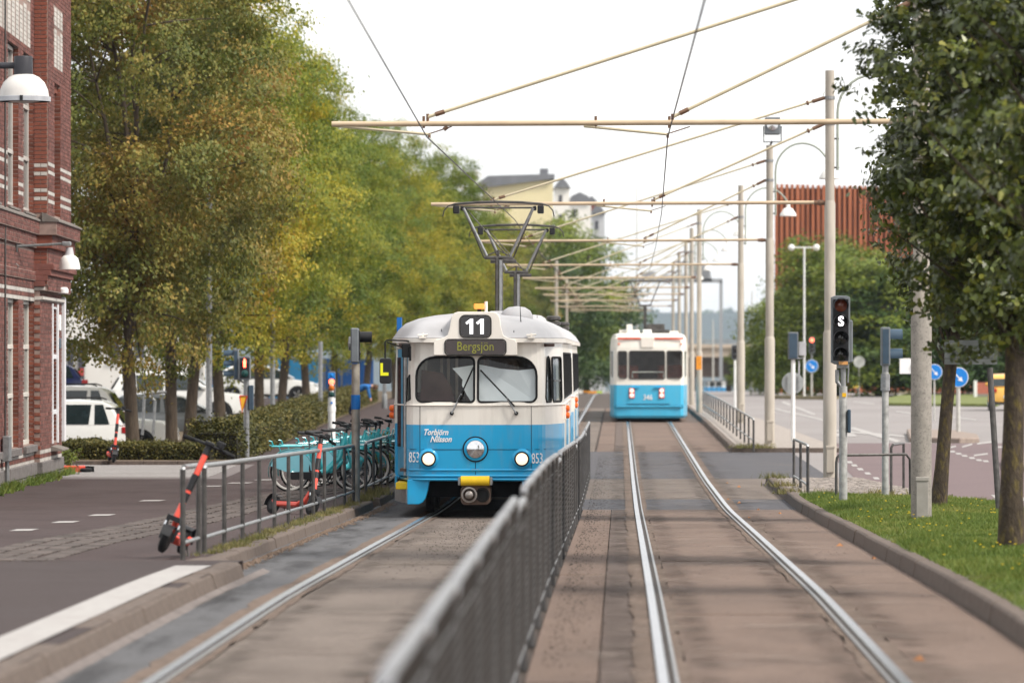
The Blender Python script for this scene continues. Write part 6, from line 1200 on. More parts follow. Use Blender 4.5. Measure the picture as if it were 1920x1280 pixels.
def crown_lobes(seed, R, z0, H, nlo, lr, ncl, nl, spread, shape=None, squash=.75):
    r = np.random.default_rng(seed); L = []
    while len(L) < nlo:
        t = r.uniform(0, 1, 500); ang = r.uniform(0, 2*np.pi, 500); f = np.sqrt(r.uniform(.10, 1, 500)); prof = shape(t) if shape else np.sin(np.pi*np.clip(t*.86+.12, 0, 1))**.85
        for p in np.stack([np.cos(ang)*prof*f*R*.88, np.sin(ang)*prof*f*R*.88, z0+t*(H-z0)], 1):
            if all(np.linalg.norm((p-q)/np.array([1, 1, .8])) > lr*.72 for q in L[-60:]): L.append(p)
            if len(L) >= nlo: break
        lr *= .97
    L = np.array(L); rad = lr*r.uniform(.75, 1.35, nlo)*1.1; w = rad**2/np.sum(rad**2); li = r.choice(nlo, ncl, p=w)
    d = r.normal(size=(ncl, 3)); d[:, 2] += .45; d /= np.linalg.norm(d, axis=1)[:, None]
    c = L[li]+d*rad[li][:, None]*r.uniform(.78, 1.05, ncl)[:, None]*np.array([1, 1, squash]); per = r.integers(int(nl*.5), int(nl*1.5), ncl); idx = np.repeat(np.arange(ncl), per)
    return c, c[idx]+r.normal(size=(len(idx), 3))*np.array([spread, spread, spread*.55]), d[idx]
def branch(mb, a, b, r0, r1, bend, n=6, rng=random):
    a, b = Vector(a), Vector(b); L = (b-a).length; pts = []; o = Vector((rng.uniform(-1, 1), rng.uniform(-1, 1), rng.uniform(.2, 1)))*L*bend
    for i in range(n+1): t = i/n; pts.append(a+(b-a)*t+o*(4*t*(1-t))*.5+Vector((rng.uniform(-1, 1), rng.uniform(-1, 1), 0))*L*.012*(0 < i < n))
    mb.tube(pts, [r0+(r1-r0)*(i/n) for i in range(n+1)], 7); return pts
def tree_meshes(seed, H, R, z0, ncl, nl, ls, leafmat, tr=.19, shape=None, fork=2.6, spread=.42, lshape=QUAD, up=.3, flat=.5, bark=None, lobes=50, lobe_r=1.4):
    rr = random.Random(seed); cl, lv, od = crown_lobes(seed, R, z0, H, lobes, lobe_r, ncl, nl, spread, shape)
    crown = leaf_mesh('crown', lv, ls, lshape, [leafmat], up, rng=np.random.default_rng(seed+1), out=od)
    mb = MB(); lean = (rr.uniform(-.25, .25), rr.uniform(-.25, .25)); fk = Vector((lean[0], lean[1], fork))
    mb.tube([(0,0,-.3), (0,0,.05), (lean[0]*.2,lean[1]*.2,.5), (lean[0]*.6,lean[1]*.6,fork*.6), fk], [tr*1.55, tr*1.25, tr*1.02, tr*.95, tr*.95], 10)
    limbs = []
    for k in range(5):
        an = k*2*math.pi/5+rr.uniform(-.4, .4); rad = R*rr.uniform(.2, .5); e = Vector((rad*math.cos(an), rad*math.sin(an), fork+(H-fork)*rr.uniform(.5, .8))); limbs.append(branch(mb, fk, e, tr*.62, tr*.15, .12, 8, rr))
    limbs.append(branch(mb, fk, (lean[0], lean[1], H*.9), tr*.7, tr*.1, .04, 8, rr))
    for q in cl[:: max(1, ncl//70)]:
        q = Vector(q); best = min((p for lb in limbs for p in lb[1:-1]), key=lambda p: (p-q).length+max(0, p.z-q.z+.3)*1.5); branch(mb, best, q, tr*.16, .010, .10, 5, rr)
    o = mb.build('trunk', bark or BARK, None, smooth=True, ang=80); tm = o.data; bpy.data.objects.remove(o)
    return tm, crown
def plant_tree(name, label, loc, tm, cm, rz, sc, group, leaf=None):
    t = thing(name, label, 'tree', loc, rz, group); put(tm, 'trunk', t, (0,0,0), scale=sc); c = put(cm, 'crown', t, (0,0,0), scale=sc)
    if leaf: c.material_slots[0].link = 'OBJECT'; c.material_slots[0].material = leaf
    return t
V = [tree_meshes(21, 13.6, 3.8, 2.9, 760, 120, .118, LEAF, spread=.27, up=.35), tree_meshes(34, 13.0, 3.6, 3.0, 720, 112, .118, LEAF, spread=.27, up=.35), tree_meshes(55, 13.3, 3.6, 2.8, 720, 112, .118, LEAF, spread=.27, up=.35)]
TL = [(252, 106, 0, 'nearest street tree with ochre leaves, right beside the brick building', LEAF1, 1.0), (322, 117, 1, 'second street tree from the brick building, with a forked leaning trunk', LEAF1, 1.0), (352, 122, 2, 'third street tree from the brick building, close beside the forked one', LEAF, 1.0), (416, 136, 0, 'fourth street tree, its trunk behind the pedestrian signal', None, 0.96), (487, 152, 1, 'fifth street tree in the row, above the middle of the hedge', None, 0.94), (525, 166, 2, 'sixth street tree in the row along the hedge', None, 0.92), (577, 180, 0, 'seventh street tree in the row, left of the bicycle signal', None, 0.9), (628, 194, 1, 'eighth street tree in the row, behind the bicycle signal', None, 0.88),
      (684, 210, 2, 'ninth street tree in the row, behind the blue-banded pole', None, 0.88), (742, 228, 0, 'tenth street tree in the row, above the tram mirror', None, 0.9), (792, 246, 1, 'yellowish tree rising behind the left half of the tram', None, .95), (838, 262, 2, 'autumn tree rising behind the middle of the oncoming tram', None, .93), (880, 282, 0, 'orange-tinged tree directly behind the front pantograph', LEAF1, .88), (918, 304, 1, 'autumn tree behind the second pantograph', None, .86), (962, 330, 2, 'last autumn tree of the left row, right of the pantographs', LEAF1, .80)]
for i, (px, d, v, lb, lf, s) in enumerate(TL):
    plant_tree('street_tree', lb, (P(px, 0, d).x, d, gz(d)-(.1 if d < 140 else 0)), *V[v], i*2.1+.4, (s*(.80 if d < 130 else .90), s*(.80 if d < 130 else .90), s), 'row of street trees on the left', lf)
G = tree_meshes(77, 12.5, 4.6, 2.0, 420, 60, .24, LEAFG, tr=.24); D_ = tree_meshes(88, 11, 4.8, 1.2, 380, 60, .26, LEAFD, tr=.22)
for px, d, m, sx, sz, lb in ((1060, 350, G, .95, 1.02, 'tall green tree in front of the yellow building'), (1100, 372, D_, 1.1, .95, 'dark green tree left of the departing tram'), (1035, 340, D_, .9, .8, 'dark tree between the two trams, behind the line poles'), (1155, 420, D_, .8, .62, 'low dark tree just above the departing tram roof'), (1200, 470, D_, .6, .48, 'small green tree at the right of the departing tram roof'), (1010, 360, D_, 1.0, .7, 'dark tree low behind the oncoming tram roof')):
    plant_tree('background_tree', lb, (P(px, 0, d).x, d, gz(d)), *m, px*.37, (sx, sx, sz), 'trees far down the track')
G2 = tree_meshes(91, 9.2, 4.6, .4, 520, 70, .22, LEAFG, tr=.2, shape=lambda t: np.sqrt(np.clip(1-(t*.96)**2.2, 0, 1)))
for px, d, sx, sz, lb in ((1570, 262, 1.0, .84, 'large rounded green tree under the red-brown building'), (1497, 275, .72, .62, 'left end of the green thicket behind the blue arrow sign'), (1650, 258, 1.15, .74, 'green tree behind the two-lamp traffic signal'), (1735, 256, 1.2, .70, 'dark green tree behind the leaning oak trunk'), (1840, 258, 1.3, .72, 'green tree behind the yellow car'), (1930, 262, 1.2, .9, 'green tree at the right edge beyond the road')):
    plant_tree('background_tree', lb, (P(px, 0, d).x, d, gz(d)), *G2, px*.71, (sx, sx, sz), 'trees beyond the road', LEAFD if px in (1735, 1840) else None)
for px, d, s, lb in ((1395, 560, .55, 'small yellow-green bush at the foot of the overpass'), (1455, 300, .42, 'bush at the edge of the overpass')): plant_tree('bush', lb, (P(px, 0, d).x, d, gz(d)), *G2, px, (s, s, s), 'bushes by the overpass')
# ================================================================ the two oaks on the verge
colu = lambda t: np.where(t < .22, .45+2.5*t, 1-.32*(t-.22))*np.clip((1.1-t)*5, 0, 1)**.5
def oak(label, base, top, seed, H, R, z0, ncl, nl, ls, lean, tr, cx=0):
    b = GP(*base, .16); cl, lv, od = crown_lobes(seed, R, z0, H, 150, .40, ncl, nl, .085, colu, 1.1); t = thing('oak_tree', label, 'tree', b, 0, 'oaks on the grass verge')
    sh = lambda z: np.stack([lean[0]*np.clip(z/3, 0, 1.6), lean[1]*np.clip(z/3, 0, 1.6), z*0], 1)
    lv2 = lv+sh(lv[:, 2])+np.array([cx, 0, 0]); cl2 = cl+sh(cl[:, 2])+np.array([cx, 0, 0]); me = leaf_mesh('crown', lv2, ls, OAK, [LEAFO], .3, rng=np.random.default_rng(seed), out=od); put(me, 'crown', t, (0,0,0))
    mb = MB(); rr = random.Random(seed); pts = []
    for i in range(10): z = -.2+i*H*.085; pts.append((lean[0]*min(1.6, max(0, z/3))+rr.uniform(-.02, .02), lean[1]*min(1.6, max(0, z/3)), z))
    mb.tube(pts, [tr*1.5, tr*1.12, tr, tr*.98, tr*.9, tr*.75, tr*.6, tr*.45, tr*.3, tr*.2], 12); mb.build('trunk', BARKM, t, smooth=True, ang=80)
    mb = MB()
    for q in cl2[::max(1, ncl//110)]:
        q = Vector(q); z = max(1.9, q.z-rr.uniform(.8, 1.8)); p = Vector((lean[0]*min(1.6, z/3), lean[1]*min(1.6, z/3), z)); branch(mb, p, q, .025, .006, .12, 5, rr)
    mb.build('branches', BARKM, t, smooth=True, ang=80); return t
oak('columnar oak behind the speckled pole, its trunk leaning right', (1757, 957), None, 301, 9.6, 1.2, 2.6, 1500, 34, .088, (.28, 0), .088)
oak('dark columnar oak at the right edge, nearest the camera', (1893, 1030), None, 302, 8.6, 1.32, 2.3, 1900, 34, .085, (.10, .05), .105, -.16)
oak('third oak just outside the right edge, its crown overhanging the verge', (2010, 1085), None, 303, 8.4, 1.25, 2.2, 520, 26, .09, (.05, 0), .10)
# ================================================================ hedges
def hedge(label, pts, w, h, N, ls, group, lift=.05):
    a, b = Vector(pts[0]), Vector(pts[1]); t = thing('hedge', label, 'hedge', a, 0, group); L = (b-a).length; u = (b-a).normalized(); q = Vector((-u.y, u.x, 0))
    r = R0; s = r.uniform(0, L, N); k = r.uniform(0, 2*w*0+w+2*h, N); ps = np.zeros((N, 3))
    lum = .06*np.sin(s*1.7+1)+.05*np.sin(s*4.1)
    for i in range(N):
        f = k[i]
        if f < h: o, z = -w/2, f
        elif f < h+w: o, z = f-h-w/2, h
        else: o, z = w/2, f-h-w
        o *= 1+lum[i]*.6; z *= 1+lum[i]; p = a+u*float(s[i])+q*float(o); ps[i] = (p.x-a.x, p.y-a.y, gz(p.y)+lift+z-a.z)
    e_ = r.uniform(size=N) < .05; ps[e_, :2] = np.where(r.uniform(size=(e_.sum(), 1)) < .5, 0, 1)*np.array([[b.x-a.x, b.y-a.y]])+np.outer(r.uniform(-w/2, w/2, e_.sum()), (q.x, q.y)); ps += r.normal(size=(N, 3))*.045; me = leaf_mesh('foliage', ps, ls, RHO, [HEDGE], .3); put(me, 'foliage', t, (0,0,0))
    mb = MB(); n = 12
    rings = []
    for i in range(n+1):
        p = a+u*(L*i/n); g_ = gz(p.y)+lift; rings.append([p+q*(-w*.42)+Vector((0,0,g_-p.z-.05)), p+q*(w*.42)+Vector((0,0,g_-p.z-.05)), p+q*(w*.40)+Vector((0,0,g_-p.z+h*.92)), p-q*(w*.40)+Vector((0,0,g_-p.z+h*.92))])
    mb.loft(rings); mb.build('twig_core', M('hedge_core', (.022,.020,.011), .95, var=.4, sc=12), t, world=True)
def H(px, d): return (P(px, 0, d).x, d, gz(d)+.12)
hedge('clipped hedge facing the zebra crossing, in front of the white car', [H(122, 102.6), H(402, 102.0)], 1.0, .36, 14000, .055, 'low hedges left of the tracks', .15)
hedge('long clipped hedge running along the path under the street trees', [(-5.95-.35, 102.0, gz(102)+.12), (-6.6, 215, gz(215)+.12)], 1.1, .68, 46000, .075, 'low hedges left of the tracks', .12)
# ================================================================ grass, flowers, weeds
def blades(name, P0, hts, mats, lean=.5, wdt=.006, mi=None):
    n = len(P0); r = R0; an = r.uniform(0, 2*np.pi, n); w = np.stack([np.cos(an), np.sin(an), 0*an], 1)*wdt*r.uniform(.7, 1.4, n)[:, None]; tip = P0+np.stack([r.normal(size=n)*hts*lean, r.normal(size=n)*hts*lean, hts], 1)
    v = np.stack([P0-w, P0+w, tip], 1).reshape(-1); me = bpy.data.meshes.new(name); me.vertices.add(n*3); me.vertices.foreach_set('co', v); me.loops.add(n*3); me.loops.foreach_set('vertex_index', np.arange(n*3, dtype=np.int32)); me.polygons.add(n); me.polygons.foreach_set('loop_start', np.arange(0, n*3, 3, dtype=np.int32)); me.polygons.foreach_set('loop_total', np.full(n, 3, dtype=np.int32))
    for m in mats: me.materials.append(m)
    me.update(calc_edges=True); o = bpy.data.objects.new(name, me); COL.objects.link(o); return o
GRASS = M('grass_blades', (.1,.14,.03), .6, tl=.3, isl=.45, big=.8, ramp=[(.0, (.05,.085,.014)), (.45, (.11,.165,.026)), (.8, (.19,.21,.045)), (1, (.29,.26,.09))])
DRY = M('dry_grass', (.2,.18,.07), .7, tl=.2, isl=.6, big=.8, ramp=[(.0, (.06,.08,.02)), (.5, (.16,.15,.05)), (1, (.28,.22,.10))])
N = 125000; dd = 26+(77.6-26)*R0.uniform(0, 1, N)**.9; rr_ = np.array([verge_r(x) for x in dd]); uu = 2.9+(rr_-2.92)*R0.uniform(0, 1, N); zz = np.array([gz(x) for x in dd]); hh = np.array([verge_h(a, b) for a, b in zip(uu, dd)])
tuft = .5+.9*np.clip(vnoise(np.stack([uu*3, dd*1.2, uu*0], 1), 4)+.4, 0, 1.2)
kp = vnoise(np.stack([uu*5, dd*2.2, uu*0], 1), 9) > -.30-.25*R0.uniform(0, 1, N); N = int(kp.sum()); uu, dd, zz, hh, tuft = uu[kp], dd[kp], zz[kp], hh[kp], tuft[kp]
o = blades('grass', np.stack([uu+SL*dd, dd, zz+hh-.005], 1), tuft*R0.uniform(.03, .085, N), [GRASS], .55, .007); struct(o, 'short green grass on the verge', 'stuff')
def tufts(name, spots, n, hgt, spread, mats, lab, wd=.006):
    ps = []; hs = []
    for (x, y, z) in spots: ps.append(np.array([x, y, z])+R0.normal(size=(n, 3))*np.array([spread, spread*2.2, 0])); hs.append(R0.uniform(.3, 1, n)*hgt)
    o = blades(name, np.concatenate(ps), np.concatenate(hs), mats, .6, wd); struct(o, lab, 'stuff'); return o
tufts('kerb_weeds', [tuple(T(-4.02+random.uniform(-.1, .06), random.uniform(46.5, 73.5), .12)) for _ in range(150)], 26, .06, .05, [DRY], 'mossy weeds along the railing')
tufts('kerb_weeds', [tuple(T(-4.0+random.uniform(-.1, .1), d_, .12)) for d_ in (74.8, 75.2, 76, 77, 78.4, 79, 80, 81)], 90, .14, .09, [DRY, GRASS], 'grass tuft at the end of the railing', .008)
tufts('wall_weeds', [(B(s_, .12+random.uniform(0, .12), 0).x, s_, gz(s_)+.12) for s_ in [random.uniform(77, 93.5) for _ in range(40)]], 60, .20, .07, [GRASS], 'green weeds at the foot of the brick wall', .012)
tufts('island_weeds', [tuple(T(2.95, 117.4, .1)), tuple(T(3.2, 117.3, .1)), tuple(T(3.5, 117.4, .1)), tuple(T(2.9, 90, .12)), tuple(T(2.86, 84, .12)), tuple(T(2.84, 80, .1)), tuple(T(3.4, 78, .12)), tuple(T(4.2, 78, .12)), tuple(T(4.9, 78, .12))], 160, .16, .13, [DRY], 'dry grass tufts at the island corners', .008)
n = 150; sp = [(random.uniform(3.0, 5.3), random.uniform(28, 77)) for _ in range(n)]; mb = MB()
for u, d in sp:
    if u > verge_r(d)-.1: continue
    p = T(u, d, verge_h(u, d)+random.uniform(.05, .09)); mb.lathe([(.0, .0), (.011, .004), (.013, .010), (0, .012)], p, 6)
o = mb.build('dandelion_flowers', M('flower_yellow', (.75,.55,.02), .6, var=.1)); struct(o, 'yellow flowers dotted in the verge grass', 'stuff')
# shrub shoots at the building corner and by the tram door
for base, nst, hgt, lb in ((GP(122, 884, .12), 9, .55, 'young yellow-green shoots at the corner of the brick building'), (T(-4.3, 87, .12), 26, .95, 'leafy weeds growing through the far railing by the tram door')):
    t = thing('shrub', lb, 'plant', base); ps = []; mb = MB()
    for k in range(nst):
        e = Vector((random.uniform(-.25, .25), random.uniform(-.6, .6), hgt*random.uniform(.5, 1))); branch(mb, (e.x*.3, e.y*.3, 0), e, .008, .003, .1, 4)
        ps += [e*random.uniform(.3, 1.02)+Vector((random.gauss(0, .05), random.gauss(0, .05), random.gauss(0, .03))) for _ in range(26)]
    mb.build('stem', BARK, t); put(leaf_mesh('foliage', np.array([tuple(p) for p in ps]), .075, QUAD, [M('shoot_leaves', (.16,.20,.03), .5, tl=.3, isl=.4, var=.1)], .4), 'foliage', t, (0,0,0))
# ================================================================ distance: buildings, overpass, gantry, hills, haze
def bbox(rt, nm, x0, x1, y0, y1, z0, z1, mat, bev=0): return MB().box(x0, x1, y0, y1, z0, z1).build(nm, mat, rt, world=True, bevel=bev)
def pxb(rt, nm, px0, px1, py0, py1, d, dep, mat): a, b = P(px0, py1, d), P(px1, py0, d); return bbox(rt, nm, a.x, b.x, d, d+dep, a.z, b.z, mat)
m_cor = M('weathering_steel', (.34,.115,.055), .75, .1, var=.3, sc=1.2, stretch=(1,1,.15))
m_wall = M('white_render', (.74,.72,.68), .8, var=.05, sc=.6); m_yw = M('yellow_render', (.66,.58,.36), .8, var=.05, sc=.4); m_rg = M('grey_roof', (.16,.165,.18), .7, var=.15, sc=1)
# red-brown slatted hall
d = 330; rh = thing('slatted_building', 'red-brown building clad in vertical rusty slats, above the green trees', 'building', (P(1540, 0, d).x, d, gz(d)))
a = P(1453, 345, d); e = P(1622, 352, d); zb_ = gz(d)-1; n = 56
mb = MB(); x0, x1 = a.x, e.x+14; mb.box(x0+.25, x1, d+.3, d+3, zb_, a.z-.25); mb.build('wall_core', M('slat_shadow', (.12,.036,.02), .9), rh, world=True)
W_ = (x1-x0)/n
sm = {}
for i in range(n):
    w = W_*random.choice((.55, .68, .62, .5)); zt = a.z+(e.z-a.z)*min(1, i/30); mb = MB(); mb.box(x0+i*W_, x0+i*W_+w, d-random.choice((0, .1, .2)), d+.29, zb_, zt); mb.build('slat', m_cor, rh, world=True)
bbox(rh, 'roof_edge', x0+8, x1, d+.5, d+10, e.z-.2, e.z+.05, m_rg)
lm = thing('globe_lamp', 'pair of white globe lamps on a crossbar before the slatted building', 'lamp', (P(1508, 0, 240).x, 240, gz(240))); mb = MB(); c1, c2 = P(1484, 464, 240), P(1531, 464, 240); mb.tube([c1, c2], .03, 6); mb.tube([P(1508, 464, 240), (P(1508, 464, 240).x, 240, gz(240))], .05, 6); mb.build('post', m_white, lm, world=True)
for c in (c1, c2): MB().lathe([(0,-.17), (.12,-.12), (.17,0), (.12,.12), (0,.17)], c, 14).build('globe', m_shade, lm, world=True, smooth=True)
# white hall and blue hoarding behind the parked cars
d = 205; wh = thing('white_building', 'plain white building wall behind the parked cars', 'building', (P(230, 0, d).x, d, gz(d))); pxb(wh, 'wall', 60, 352, 560, 795, d, 12, m_wall); pxb(wh, 'roof_edge', 56, 356, 552, 560, d-.2, 12.4, m_rg)
for px in (132, 152):
    o = pxb(wh, 'window', px-6, px+6, 640, 712, d-.08, .1, M('window_dark', (.06,.06,.07), .2)); pxb(wh, 'red_panel', px-5, px+5, 690, 704, d-.12, .05, M('red_infill', (.4,.06,.05), .6))
for px in (215, 262, 305): o = pxb(wh, 'window', px-9, px+9, 640, 672, d-.08, .1, M('window_dark', (.06,.06,.07), .2)); pxb(wh, 'sill', px-10, px+10, 672, 675, d-.15, .2, m_white)
m_hob = M('blue_hoarding', (.05,.33,.62), .6, var=.1, sc=.5); d = 232
for px0, px1, mt, lb in ((350, 432, m_hob, 'bright blue hoarding panel behind the cars, left part'), (436, 500, m_wall, 'white hoarding panel between the blue ones'), (504, 600, m_hob, 'bright blue hoarding panel behind the middle trunks'), (604, 700, M('deep_blue_hoarding', (.02,.12,.4), .6, var=.1), 'deep blue hoarding panel far along the hedge')):
    t = thing('hoarding', lb, 'hoarding', (P((px0+px1)/2, 0, d).x, d, gz(d)), 0, 'hoardings behind the parking yard'); pxb(t, 'panel', px0, px1, 672, 760, d, .1, mt); pxb(t, 'plinth', px0, px1, 760, 776, d-.05, .25, m_pole)
    for k in range(3): x = px0+(px1-px0)*(k+.1)/3; pxb(t, 'stile', x, x+2.5, 670, 762, d-.06, .05, m_steel)
# big dark mass of shade under trees beyond is real: a low brick wall along the far yard
d = 520; yb_ = thing('apartment_building', 'yellow apartment building with a grey roof far above the trams', 'building', (P(975, 0, d).x, d, gz(d)))
pxb(yb_, 'wall', 905, 1037, 338, 760, d, 14, m_yw); mb = MB(); a, b, c = P(880, 345, d-.5), P(1040, 326, d-.5), P(1040, 333, d-.5); mb.prism([(a.x, a.z-.6), (b.x, b.z-.5), (b.x, b.z), (a.x+2, a.z+.9)], d-.5, d+14.5); mb.build('roof', m_rg, yb_, world=True); pxb(yb_, 'chimney', 1012, 1028, 316, 330, d+2, 1.5, m_rg)
for r in range(2, 4):
    for k in range(4): o = pxb(yb_, 'window', 922+k*28, 934+k*28, 372+r*60, 398+r*60, d-.1, .15, M('window_dark', (.06,.06,.07), .2)); pxb(o, 'pane', 924+k*28, 932+k*28, 374+r*60, 396+r*60, d-.16, .06, m_pane)
for px0, px1, yt, d, mt, rf, lb in ((1040, 1068, 352, 560, m_wall, m_rg, 'white gabled building with a dormer right of the yellow one'), (1066, 1108, 378, 600, m_wall, m_rg, 'white building with grey roof behind the green tree'), (1096, 1122, 384, 640, M('red_render', (.40,.13,.09), .8), m_rg, 'small red gable far above the departing tram'), (1108, 1134, 400, 620, M('pale_grey_render', (.45,.46,.48), .8), m_rg, 'pale grey building at the right end of the far row')):
    t = thing('distant_building', lb, 'building', (P((px0+px1)/2, 0, d).x, d, gz(d)), 0, 'buildings far down the street'); pxb(t, 'wall', px0, px1, yt, 760, d, 10, mt); mb = MB(); a, b = P(px0-2, yt, d), P(px1+2, yt, d); mb.prism([(a.x, a.z), (b.x, b.z), (b.x-.5, b.z+.7), ((a.x+b.x)/2, b.z+1.2), (a.x+.5, a.z+.7)], d-.4, d+10.4); mb.build('roof', rf, t, world=True)
    for r in range(3): pxb(t, 'window', px0+8, px0+14, yt+14+r*36, yt+30+r*36, d-.1, .15, M('window_dark', (.06,.06,.07), .2))
# overpass
d = 560; ov = thing('overpass', 'concrete road overpass crossing behind the line poles on the right', 'bridge', (P(1380, 0, d).x, d, gz(d))); m_ovc = M('overpass_concrete', (.46,.38,.31), .85, var=.12, sc=.4, dirt=.25, dcol=(.25,.2,.17), dsc=.3); m_ovs = M('overpass_soffit_shade', (.115,.085,.07), .9, var=.2, sc=.5)  # soffit tone is deck concrete darkened: the underside's shade put into the colour
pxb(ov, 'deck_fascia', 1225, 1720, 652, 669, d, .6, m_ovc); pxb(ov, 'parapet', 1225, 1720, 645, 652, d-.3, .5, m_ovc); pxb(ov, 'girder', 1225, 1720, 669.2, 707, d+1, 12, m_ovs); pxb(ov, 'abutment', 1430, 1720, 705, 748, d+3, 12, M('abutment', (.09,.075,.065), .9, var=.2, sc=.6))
for px in range(1232, 1700, 22): pxb(ov, 'rail_post', px, px+1.3, 634, 645.5, d-.15, .15, m_steel)
pxb(ov, 'guard_rail', 1225, 1720, 637, 639, d-.25, .08, m_steel); pxb(ov, 'guard_rail', 1225, 1720, 641.5, 643, d-.25, .08, m_steel)
for px in (1300, 1368, 1440): pxb(ov, 'pier', px-4, px+4, 706.5, 750, d+4, 3, m_ovs)
d = 430; t = thing('roadside_fence', 'thin grey fence in front of the overpass opening', 'fence', (P(1360, 0, d).x, d, gz(d)))
for px in range(1316, 1450, 9): pxb(t, 'post', px, px+1.4, 714, 738, d, .08, m_dkst)
for y in (714, 719): pxb(t, 'rail', 1312, 1452, y, y+1.8, d-.09, .08, m_dkst)
d = 440; t = thing('van', 'small white and blue vehicle under the overpass', 'van', (P(1340, 0, d).x, d, gz(d))); pxb(t, 'body', 1322, 1362, 726, 738, d, 3, M('van_blue', (.05,.28,.55), .5)); pxb(t, 'upper_body', 1328, 1362, 714, 726, d+.1, 2.8, m_wht); pxb(t, 'window', 1331, 1340, 716, 724, d+.05, .1, m_cgl); pxb(t, 'window', 1343, 1352, 716, 724, d+.05, .1, m_cgl); pxb(t, 'wheel', 1328, 1335, 736, 743, d+.05, .3, m_rub); pxb(t, 'wheel', 1351, 1358, 736, 743, d+.05, .3, m_rub)
# sign gantry, masts
d = 480; t = thing('sign_gantry', 'road sign gantry seen from behind, far right of the tram', 'gantry', (P(1352, 0, d).x, d, gz(d))); m_gan = M('gantry_grey', (.32,.33,.35), .5, .3, var=.1)
pxb(t, 'column', 1349, 1355, 527, 740, d, .35, m_gan); pxb(t, 'column', 1160, 1165, 527, 740, d, .35, m_gan); pxb(t, 'beam', 1160, 1355, 522, 530, d, .5, m_gan)
for x0, x1 in ((1203, 1229), (1240, 1262), (1268, 1292)): pxb(t, 'sign_panel', x0, x1, 509 if x0 < 1220 else 515, 524, d-.3, .12, m_gan)
mb = MB(); a, b, c, e = P(1302, 527, d), P(1335, 528, d), P(1330, 498, d), P(1300, 497, d); mb.add([a, b, c, e]+[v+Vector((0, .2, 0)) for v in (a, b, c, e)], [(0,1,2,3), (7,6,5,4), (0,4,5,1), (1,5,6,2), (2,6,7,3), (3,7,4,0)]); mb.build('sign_panel', m_gan, t, world=True)
for i in range(1, 6): x = 1300+i*5.5; pxb(t, 'panel_rib', x, x+1, 499, 527, d-.08, .1, m_steel)
for px, yt, d, lb in ((1194, 349, 420, 'very tall thin mast far behind the departing tram'), (1410, 545, 400, 'thin white mast before the hills'), (1436, 560, 420, 'thin pale mast beside the floodlight pole'), (1337, 600, 520, 'small far mast in front of the hills')):
    b = Vector((P(px, 0, d).x, d, gz(d))); t = thing('mast', lb, 'mast', b); mb = MB(); mb.tube([b, (b.x, d, P(0, yt, d).z)], [.11, .05], 8); mb.build('pole', M('pale_post', (.5,.49,.46), .5), t, world=True); mb = MB(); mb.lathe([(.2, b.z-.1), (.2, b.z+.4), (.12, b.z+.5)], (b.x, d, 0), 10); mb.build('foot', m_steel, t, world=True)
# orange barriers and a worker's cone of colour beyond the second car
d = 330
for px, w, y0, y1, col, lb in ((1106, 13, 733, 748, (.75,.30,.03), 'orange road-works barrier right behind the oncoming tram'), (1095, 7, 735, 750, (.72,.70,.66), 'white barrier left of the orange one'), (1124, 5, 733, 746, (.45,.62,.06), 'lime-yellow marker right of the orange barrier')):
    c = P(px, y1, d); t = thing('roadworks_barrier', lb, 'barrier', c, 0, 'road-works barriers'); m_ = M('barrier_%d' % px, col, .6); pxb(t, 'panel', px-w, px+w, y0, y1-4, d, .15, m_); pxb(t, 'foot', px-w, px-w+4, y1-4, y1, d-.1, .4, m_rub); pxb(t, 'foot', px+w-4, px+w, y1-4, y1, d-.1, .4, m_rub)
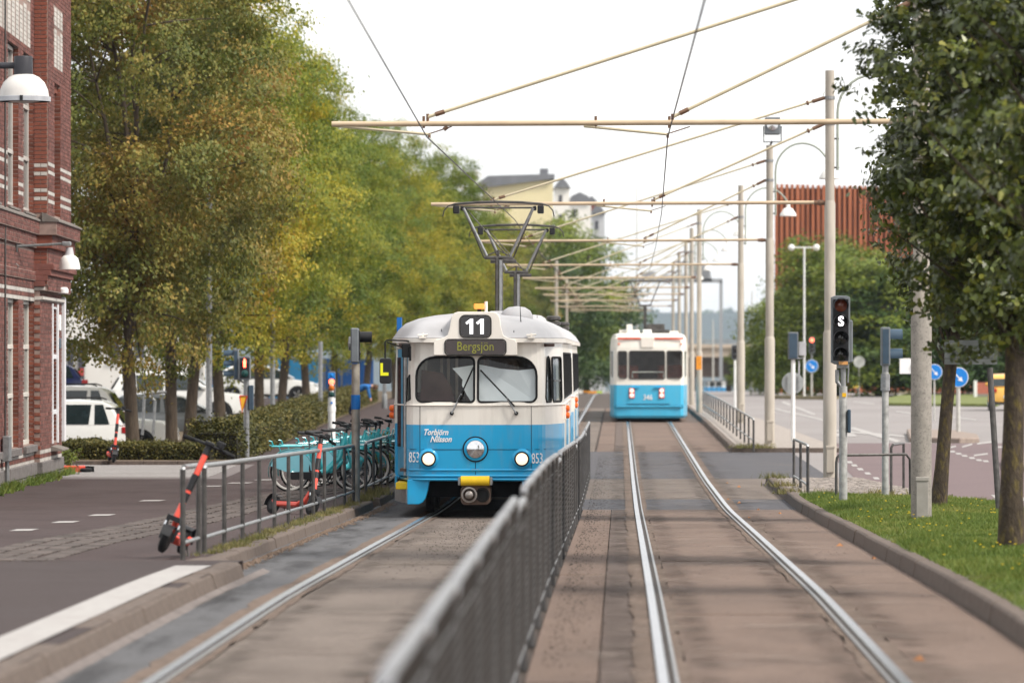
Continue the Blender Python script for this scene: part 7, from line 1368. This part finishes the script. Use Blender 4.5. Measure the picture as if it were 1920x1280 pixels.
# low wall and gate pillar across the road
d = GD(748); t = thing('garden_wall', 'low red and grey wall with a white pillar by the yellow car', 'wall', (P(1840, 0, d).x, d, gz(d))); pxb(t, 'red_band', 1832, 1858, 717, 738, d, .4, M('red_render', (.40,.13,.09), .8)); pxb(t, 'base', 1832, 1858, 738, 748, d-.05, .5, m_conc); pxb(t, 'pillar', 1827, 1832, 713, 748, d-.1, .5, m_white)
t = thing('road_barrier', 'striped yellow and blue bar sign at the far kerb', 'sign', GP(1605, 735)); c = GP(1605, 738); dd_ = c.y; pxb(t, 'bar', 1598, 1618, 719, 726, dd_, .1, M('bar_yellow', (.7,.55,.05), .6)); pxb(t, 'bar_end', 1596, 1599, 721, 728, dd_-.05, .12, m_sblue); pxb(t, 'stand', 1606, 1608, 726, 739, dd_, .1, m_steel)
# hills
mb = MB(); hx = np.linspace(-1500, 3600, 120); rows = []
prof = lambda x: 78+7*math.sin(x/290+.6)+4*math.sin(x/113)+2.5*math.sin(x/45)
for j, f in enumerate((0, .25, .5, .75, .92, 1.0, .9)): rows.append([(x, 6000+j*140, gz(6000)-5+(prof(x)+22)*f+random.uniform(-1, 1)*(2.2 if j > 2 else .5)) for x in hx])
mb.loft(rows, cap=False, closed=False); struct(mb.build('hills', M('wooded_hills', (.025,.04,.028), .95, var=.45, sc=.04, bump=1, bsc=.06), smooth=True), 'wooded blue-grey hills on the horizon')
ps = np.array([(random.uniform(-150, 1000), 6000+random.uniform(100, 700), 0) for _ in range(5200)]); ps[:, 2] = [gz(6000)-5+(prof(x)+22)*min(1, max(.25, (y-6000)/700))+random.uniform(-2, 4) for x, y, _ in ps]
o = put(leaf_mesh('hill_forest', ps, 13, QUAD, [LEAFD], .2), 'hill_forest', None, (0,0,0)); struct(o, 'distant forest covering the hills', 'stuff')
hz = MB().box(-2500, 4000, -30, 7200, gz(7200)-8, 74).build('haze', M('haze_air', (1,1,1), 1, var=0)); struct(hz, None, 'stuff')
mt = bpy.data.materials.new('haze_volume'); mt.use_nodes = True; N_ = mt.node_tree.nodes; N_.clear(); o_ = N_.new('ShaderNodeOutputMaterial'); v_ = N_.new('ShaderNodeVolumePrincipled'); v_.inputs['Color'].default_value = (.72,.84,1,1); v_.inputs['Density'].default_value = .000085; v_.inputs['Anisotropy'].default_value = .3; mt.node_tree.links.new(v_.outputs[0], o_.inputs['Volume']); hz.data.materials.clear(); hz.data.materials.append(mt)
